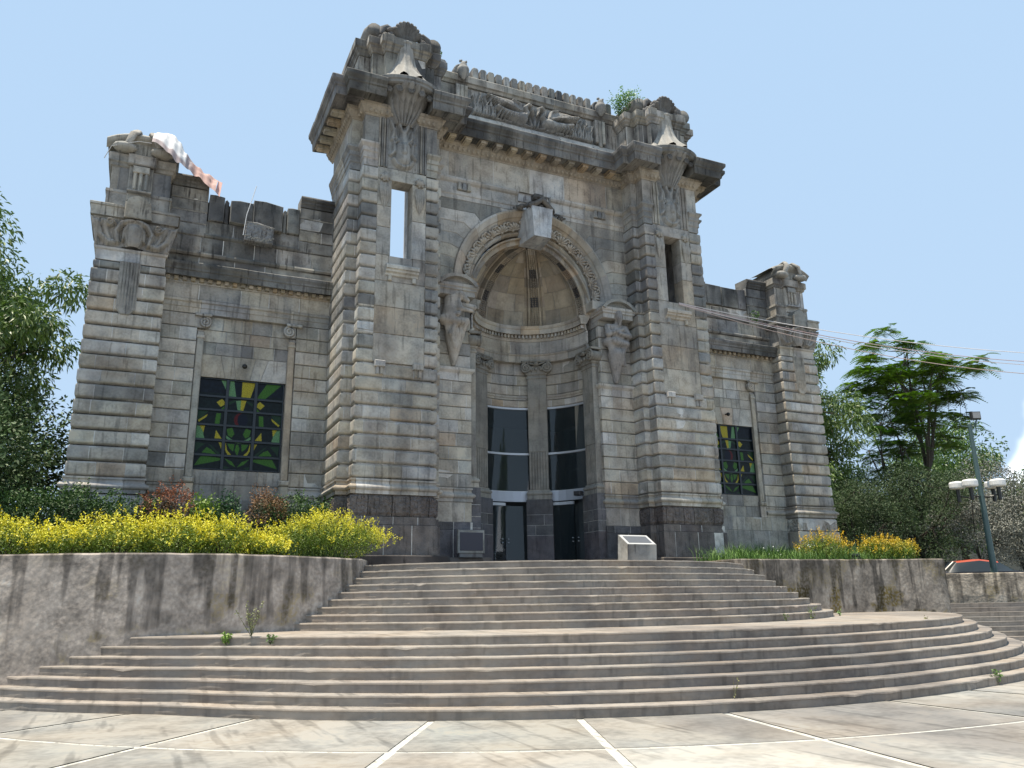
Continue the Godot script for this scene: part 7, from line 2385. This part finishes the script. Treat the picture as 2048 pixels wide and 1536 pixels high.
		lathe(dm, Vector3.ZERO, V2([0.1, 0.02, 0.27, 0.05, 0.29, 0.1, 0.29, 0.26, 0.25, 0.32, 0.0, 0.36]), 16)
		put("shade", dm.mesh(M.plain), ar)
	tag(lp, "tall green lamp post with four white lantern heads and a floodlight", "lamp post")
	build_car()
	# far hill
	var hm := MB.new(); hm.col = Color(0.13, 0.125, 0.1)
	for i in 40:
		for j in 10:
			var q := []
			for e in [[i, j], [i, j + 1], [i + 1, j + 1], [i + 1, j]]:
				var x: float = 60.0 + e[0] * 9.0; var z: float = -300.0 + e[1] * 30.0
				var y := 2.0 + 34.0 * exp(-pow((z + 150.0) / 70.0, 2.0)) * (0.75 + 0.4 * nz.get_noise_2d(x * 0.4, z * 0.4)) * clampf((x - 60.0) / 60.0, 0.0, 1.0)
				q.append(Vector3(x, y, z))
			hm.quad(q[3], q[2], q[1], q[0])
	tag(put("hill", hm.smooth(M.earth_green), self), "", "", "", "structure")

func build_car() -> void:
	var car := base("parked_car", self, Vector3(20.6, 1.47, -1.9), -0.43)
	# body sections along its length: x, half width at sill, belt height, roof height, roof half width
	var prof := [[-2.1, 0.7, 0.55, 0.62, 0.5], [-1.9, 0.82, 0.8, 0.86, 0.6], [-1.2, 0.86, 0.92, 1.0, 0.62], [-0.75, 0.86, 0.95, 1.38, 0.58], [0.2, 0.86, 0.95, 1.46, 0.6], [1.0, 0.86, 0.95, 1.36, 0.58], [1.6, 0.85, 0.95, 1.02, 0.6], [2.05, 0.78, 0.88, 0.92, 0.58], [2.15, 0.7, 0.6, 0.64, 0.5]]
	var body := MB.new(); body.col = Color(0.02, 0.022, 0.028)
	var roof := MB.new(); roof.col = Color(0.42, 0.07, 0.02)
	var glass := MB.new(); glass.col = Color(0.01, 0.012, 0.015)
	for i in prof.size() - 1:
		var a: Array = prof[i]; var b: Array = prof[i + 1]
		for s in [-1.0, 1.0]:
			var r := func(p: Array, k: int) -> Vector3:
				match k:
					0: return Vector3(p[0], 0.25, s * p[1])
					1: return Vector3(p[0], p[2], s * p[1])
					2: return Vector3(p[0], p[3] - 0.06, s * (p[4] + 0.04))
					3: return Vector3(p[0], p[3], s * p[4])
				return Vector3(p[0], p[3] + 0.02, 0.0)
			body.quad(r.call(a, 0), r.call(a, 1), r.call(b, 1), r.call(b, 0))
			(glass if i >= 2 and i <= 5 else body).quad(r.call(a, 1), r.call(a, 2), r.call(b, 2), r.call(b, 1))
			var rf := roof if i == 3 or i == 4 else (glass if i == 2 or i == 5 else body)
			rf.quad(r.call(a, 2), r.call(a, 3), r.call(b, 3), r.call(b, 2))
			rf.quad(r.call(a, 3), r.call(a, 4), r.call(b, 4), r.call(b, 3))
	put("body", body.smooth(M.car_paint), car)
	put("roof", roof.smooth(M.car_paint), car)
	put("windows", glass.smooth(M.car_paint), car)
	for q in [[-1.3, -0.8], [1.35, -0.8], [-1.3, 0.8], [1.35, 0.8]]:
		var w := base("wheel", car, Vector3(q[0], 0.31, q[1]))
		var t := MB.new(); t.col = Color(0.015, 0.015, 0.015)
		tube(t, PackedVector3Array([Vector3(0, 0, -0.1), Vector3(0, 0, 0.1)]), PackedFloat32Array([0.31]), 18)
		put("tyre", t.mesh(M.plain), w)
		var r2 := MB.new(); r2.col = Color(0.4, 0.4, 0.4)
		tube(r2, PackedVector3Array([Vector3(0, 0, -0.11), Vector3(0, 0, 0.11)]), PackedFloat32Array([0.19]), 12)
		put("rim", r2.mesh(M.metal), w)
	for s in [-0.6, 0.6]:
		bxm(car, "headlight", Vector3(2.02, 0.66, s - 0.12), Vector3(2.16, 0.8, s + 0.12), Color(0.6, 0.6, 0.6), M.metal, 0.02)
	tag(car, "dark parked car with red roof behind the low wall", "car")

# ------------------------------------------------------------------ scene
func _ready() -> void:
	rng.seed = 20240611
	nz.seed = 5
	nz.frequency = 0.05
	nz.fractal_octaves = 3
	# camera
	var cam := Camera3D.new()
	cam.name = "camera"
	cam.position = Vector3(-11.3659, 1.62, 21.56)
	var right := Vector3(0.9092841, -0.01639628, 0.41585285)
	var up := Vector3(-0.09425703, 0.96514534, 0.24415177)
	var back := Vector3(-0.40536162, -0.26120037, 0.87604584)
	cam.basis = Basis(right, up, back).orthonormalized()
	cam.fov = rad_to_deg(2.0 * atan(768.0 / 1592.88))
	cam.near = 0.1
	cam.far = 1500.0
	add_child(cam)
	cam.current = true
	# sky
	var env := Environment.new()
	env.background_mode = Environment.BG_SKY
	var sky := Sky.new()
	var sm := ProceduralSkyMaterial.new()
	sm.sky_top_color = Color(0.61, 0.715, 0.825)
	sm.sky_horizon_color = Color(0.655, 0.745, 0.835)
	sm.sky_curve = 0.32
	sm.sky_energy_multiplier = 1.0
	sm.ground_bottom_color = Color(0.35, 0.34, 0.3)
	sm.ground_horizon_color = Color(0.6, 0.65, 0.68)
	sm.sun_angle_max = 8.0
	sm.sky_cover = clouds()
	sky.sky_material = sm
	env.sky = sky
	env.background_energy_multiplier = 1.0
	env.tonemap_mode = Environment.TONE_MAPPER_LINEAR
	env.tonemap_exposure = 1.45
	env.sdfgi_enabled = true
	env.ssao_enabled = true
	env.ssil_enabled = true
	var we := WorldEnvironment.new()
	we.name = "world_environment"
	we.environment = env
	add_child(we)
	# sun: high, from the left, a little behind the front
	var sun := DirectionalLight3D.new()
	sun.name = "sun"
	sun.light_energy = 1.6
	sun.light_color = Color(1.0, 0.955, 0.88)
	sun.light_angular_distance = 0.5
	sun.shadow_enabled = true
	add_child(sun)
	sun.look_at_from_position(Vector3.ZERO, Vector3(0.235, -1.0, 0.021), Vector3(0, 0, 1))
	materials()
	build_ground()
	build_stairs()
	build_walls()
	build_building()
	build_things()
	build_plants()

func clouds() -> ImageTexture:
	# separate cumulus banks low round the horizon
	var W := 2048; var H := 1024
	var n := FastNoiseLite.new(); n.seed = 3; n.frequency = 0.02; n.fractal_octaves = 5
	var im := Image.create(W, H, false, Image.FORMAT_RGBA8)
	im.fill(Color(1, 1, 1, 0))
	var banks := [[60.5, 5.0, 14.0], [45.5, 4.0, 9.5], [100.0, 12.0, 12.0], [150.0, 9.0, 11.0], [205.0, 14.0, 13.0], [262.0, 10.0, 12.0], [310.0, 9.0, 9.0]]
	for y in range(int(H * 0.4), H / 2):
		var el := 90.0 - 180.0 * (y + 0.5) / H
		for x in W:
			var az := 360.0 * (x + 0.5) / W
			var top := 0.0
			for b in banks:
				top = maxf(top, b[2] * exp(-pow((az - b[0]) / b[1], 2.0)))
			if top < 1.0: continue
			var t := deg_to_rad(az)
			var q := n.get_noise_3d(cos(t) * 170.0, el * 5.0, sin(t) * 170.0)
			var a := clampf((top - el + q * 5.0) * 0.9, 0.0, 1.0)
			if a > 0.0:
				im.set_pixel(x, y, Color(1.0, 0.985, 0.97, a))
	return ImageTexture.create_from_image(im)
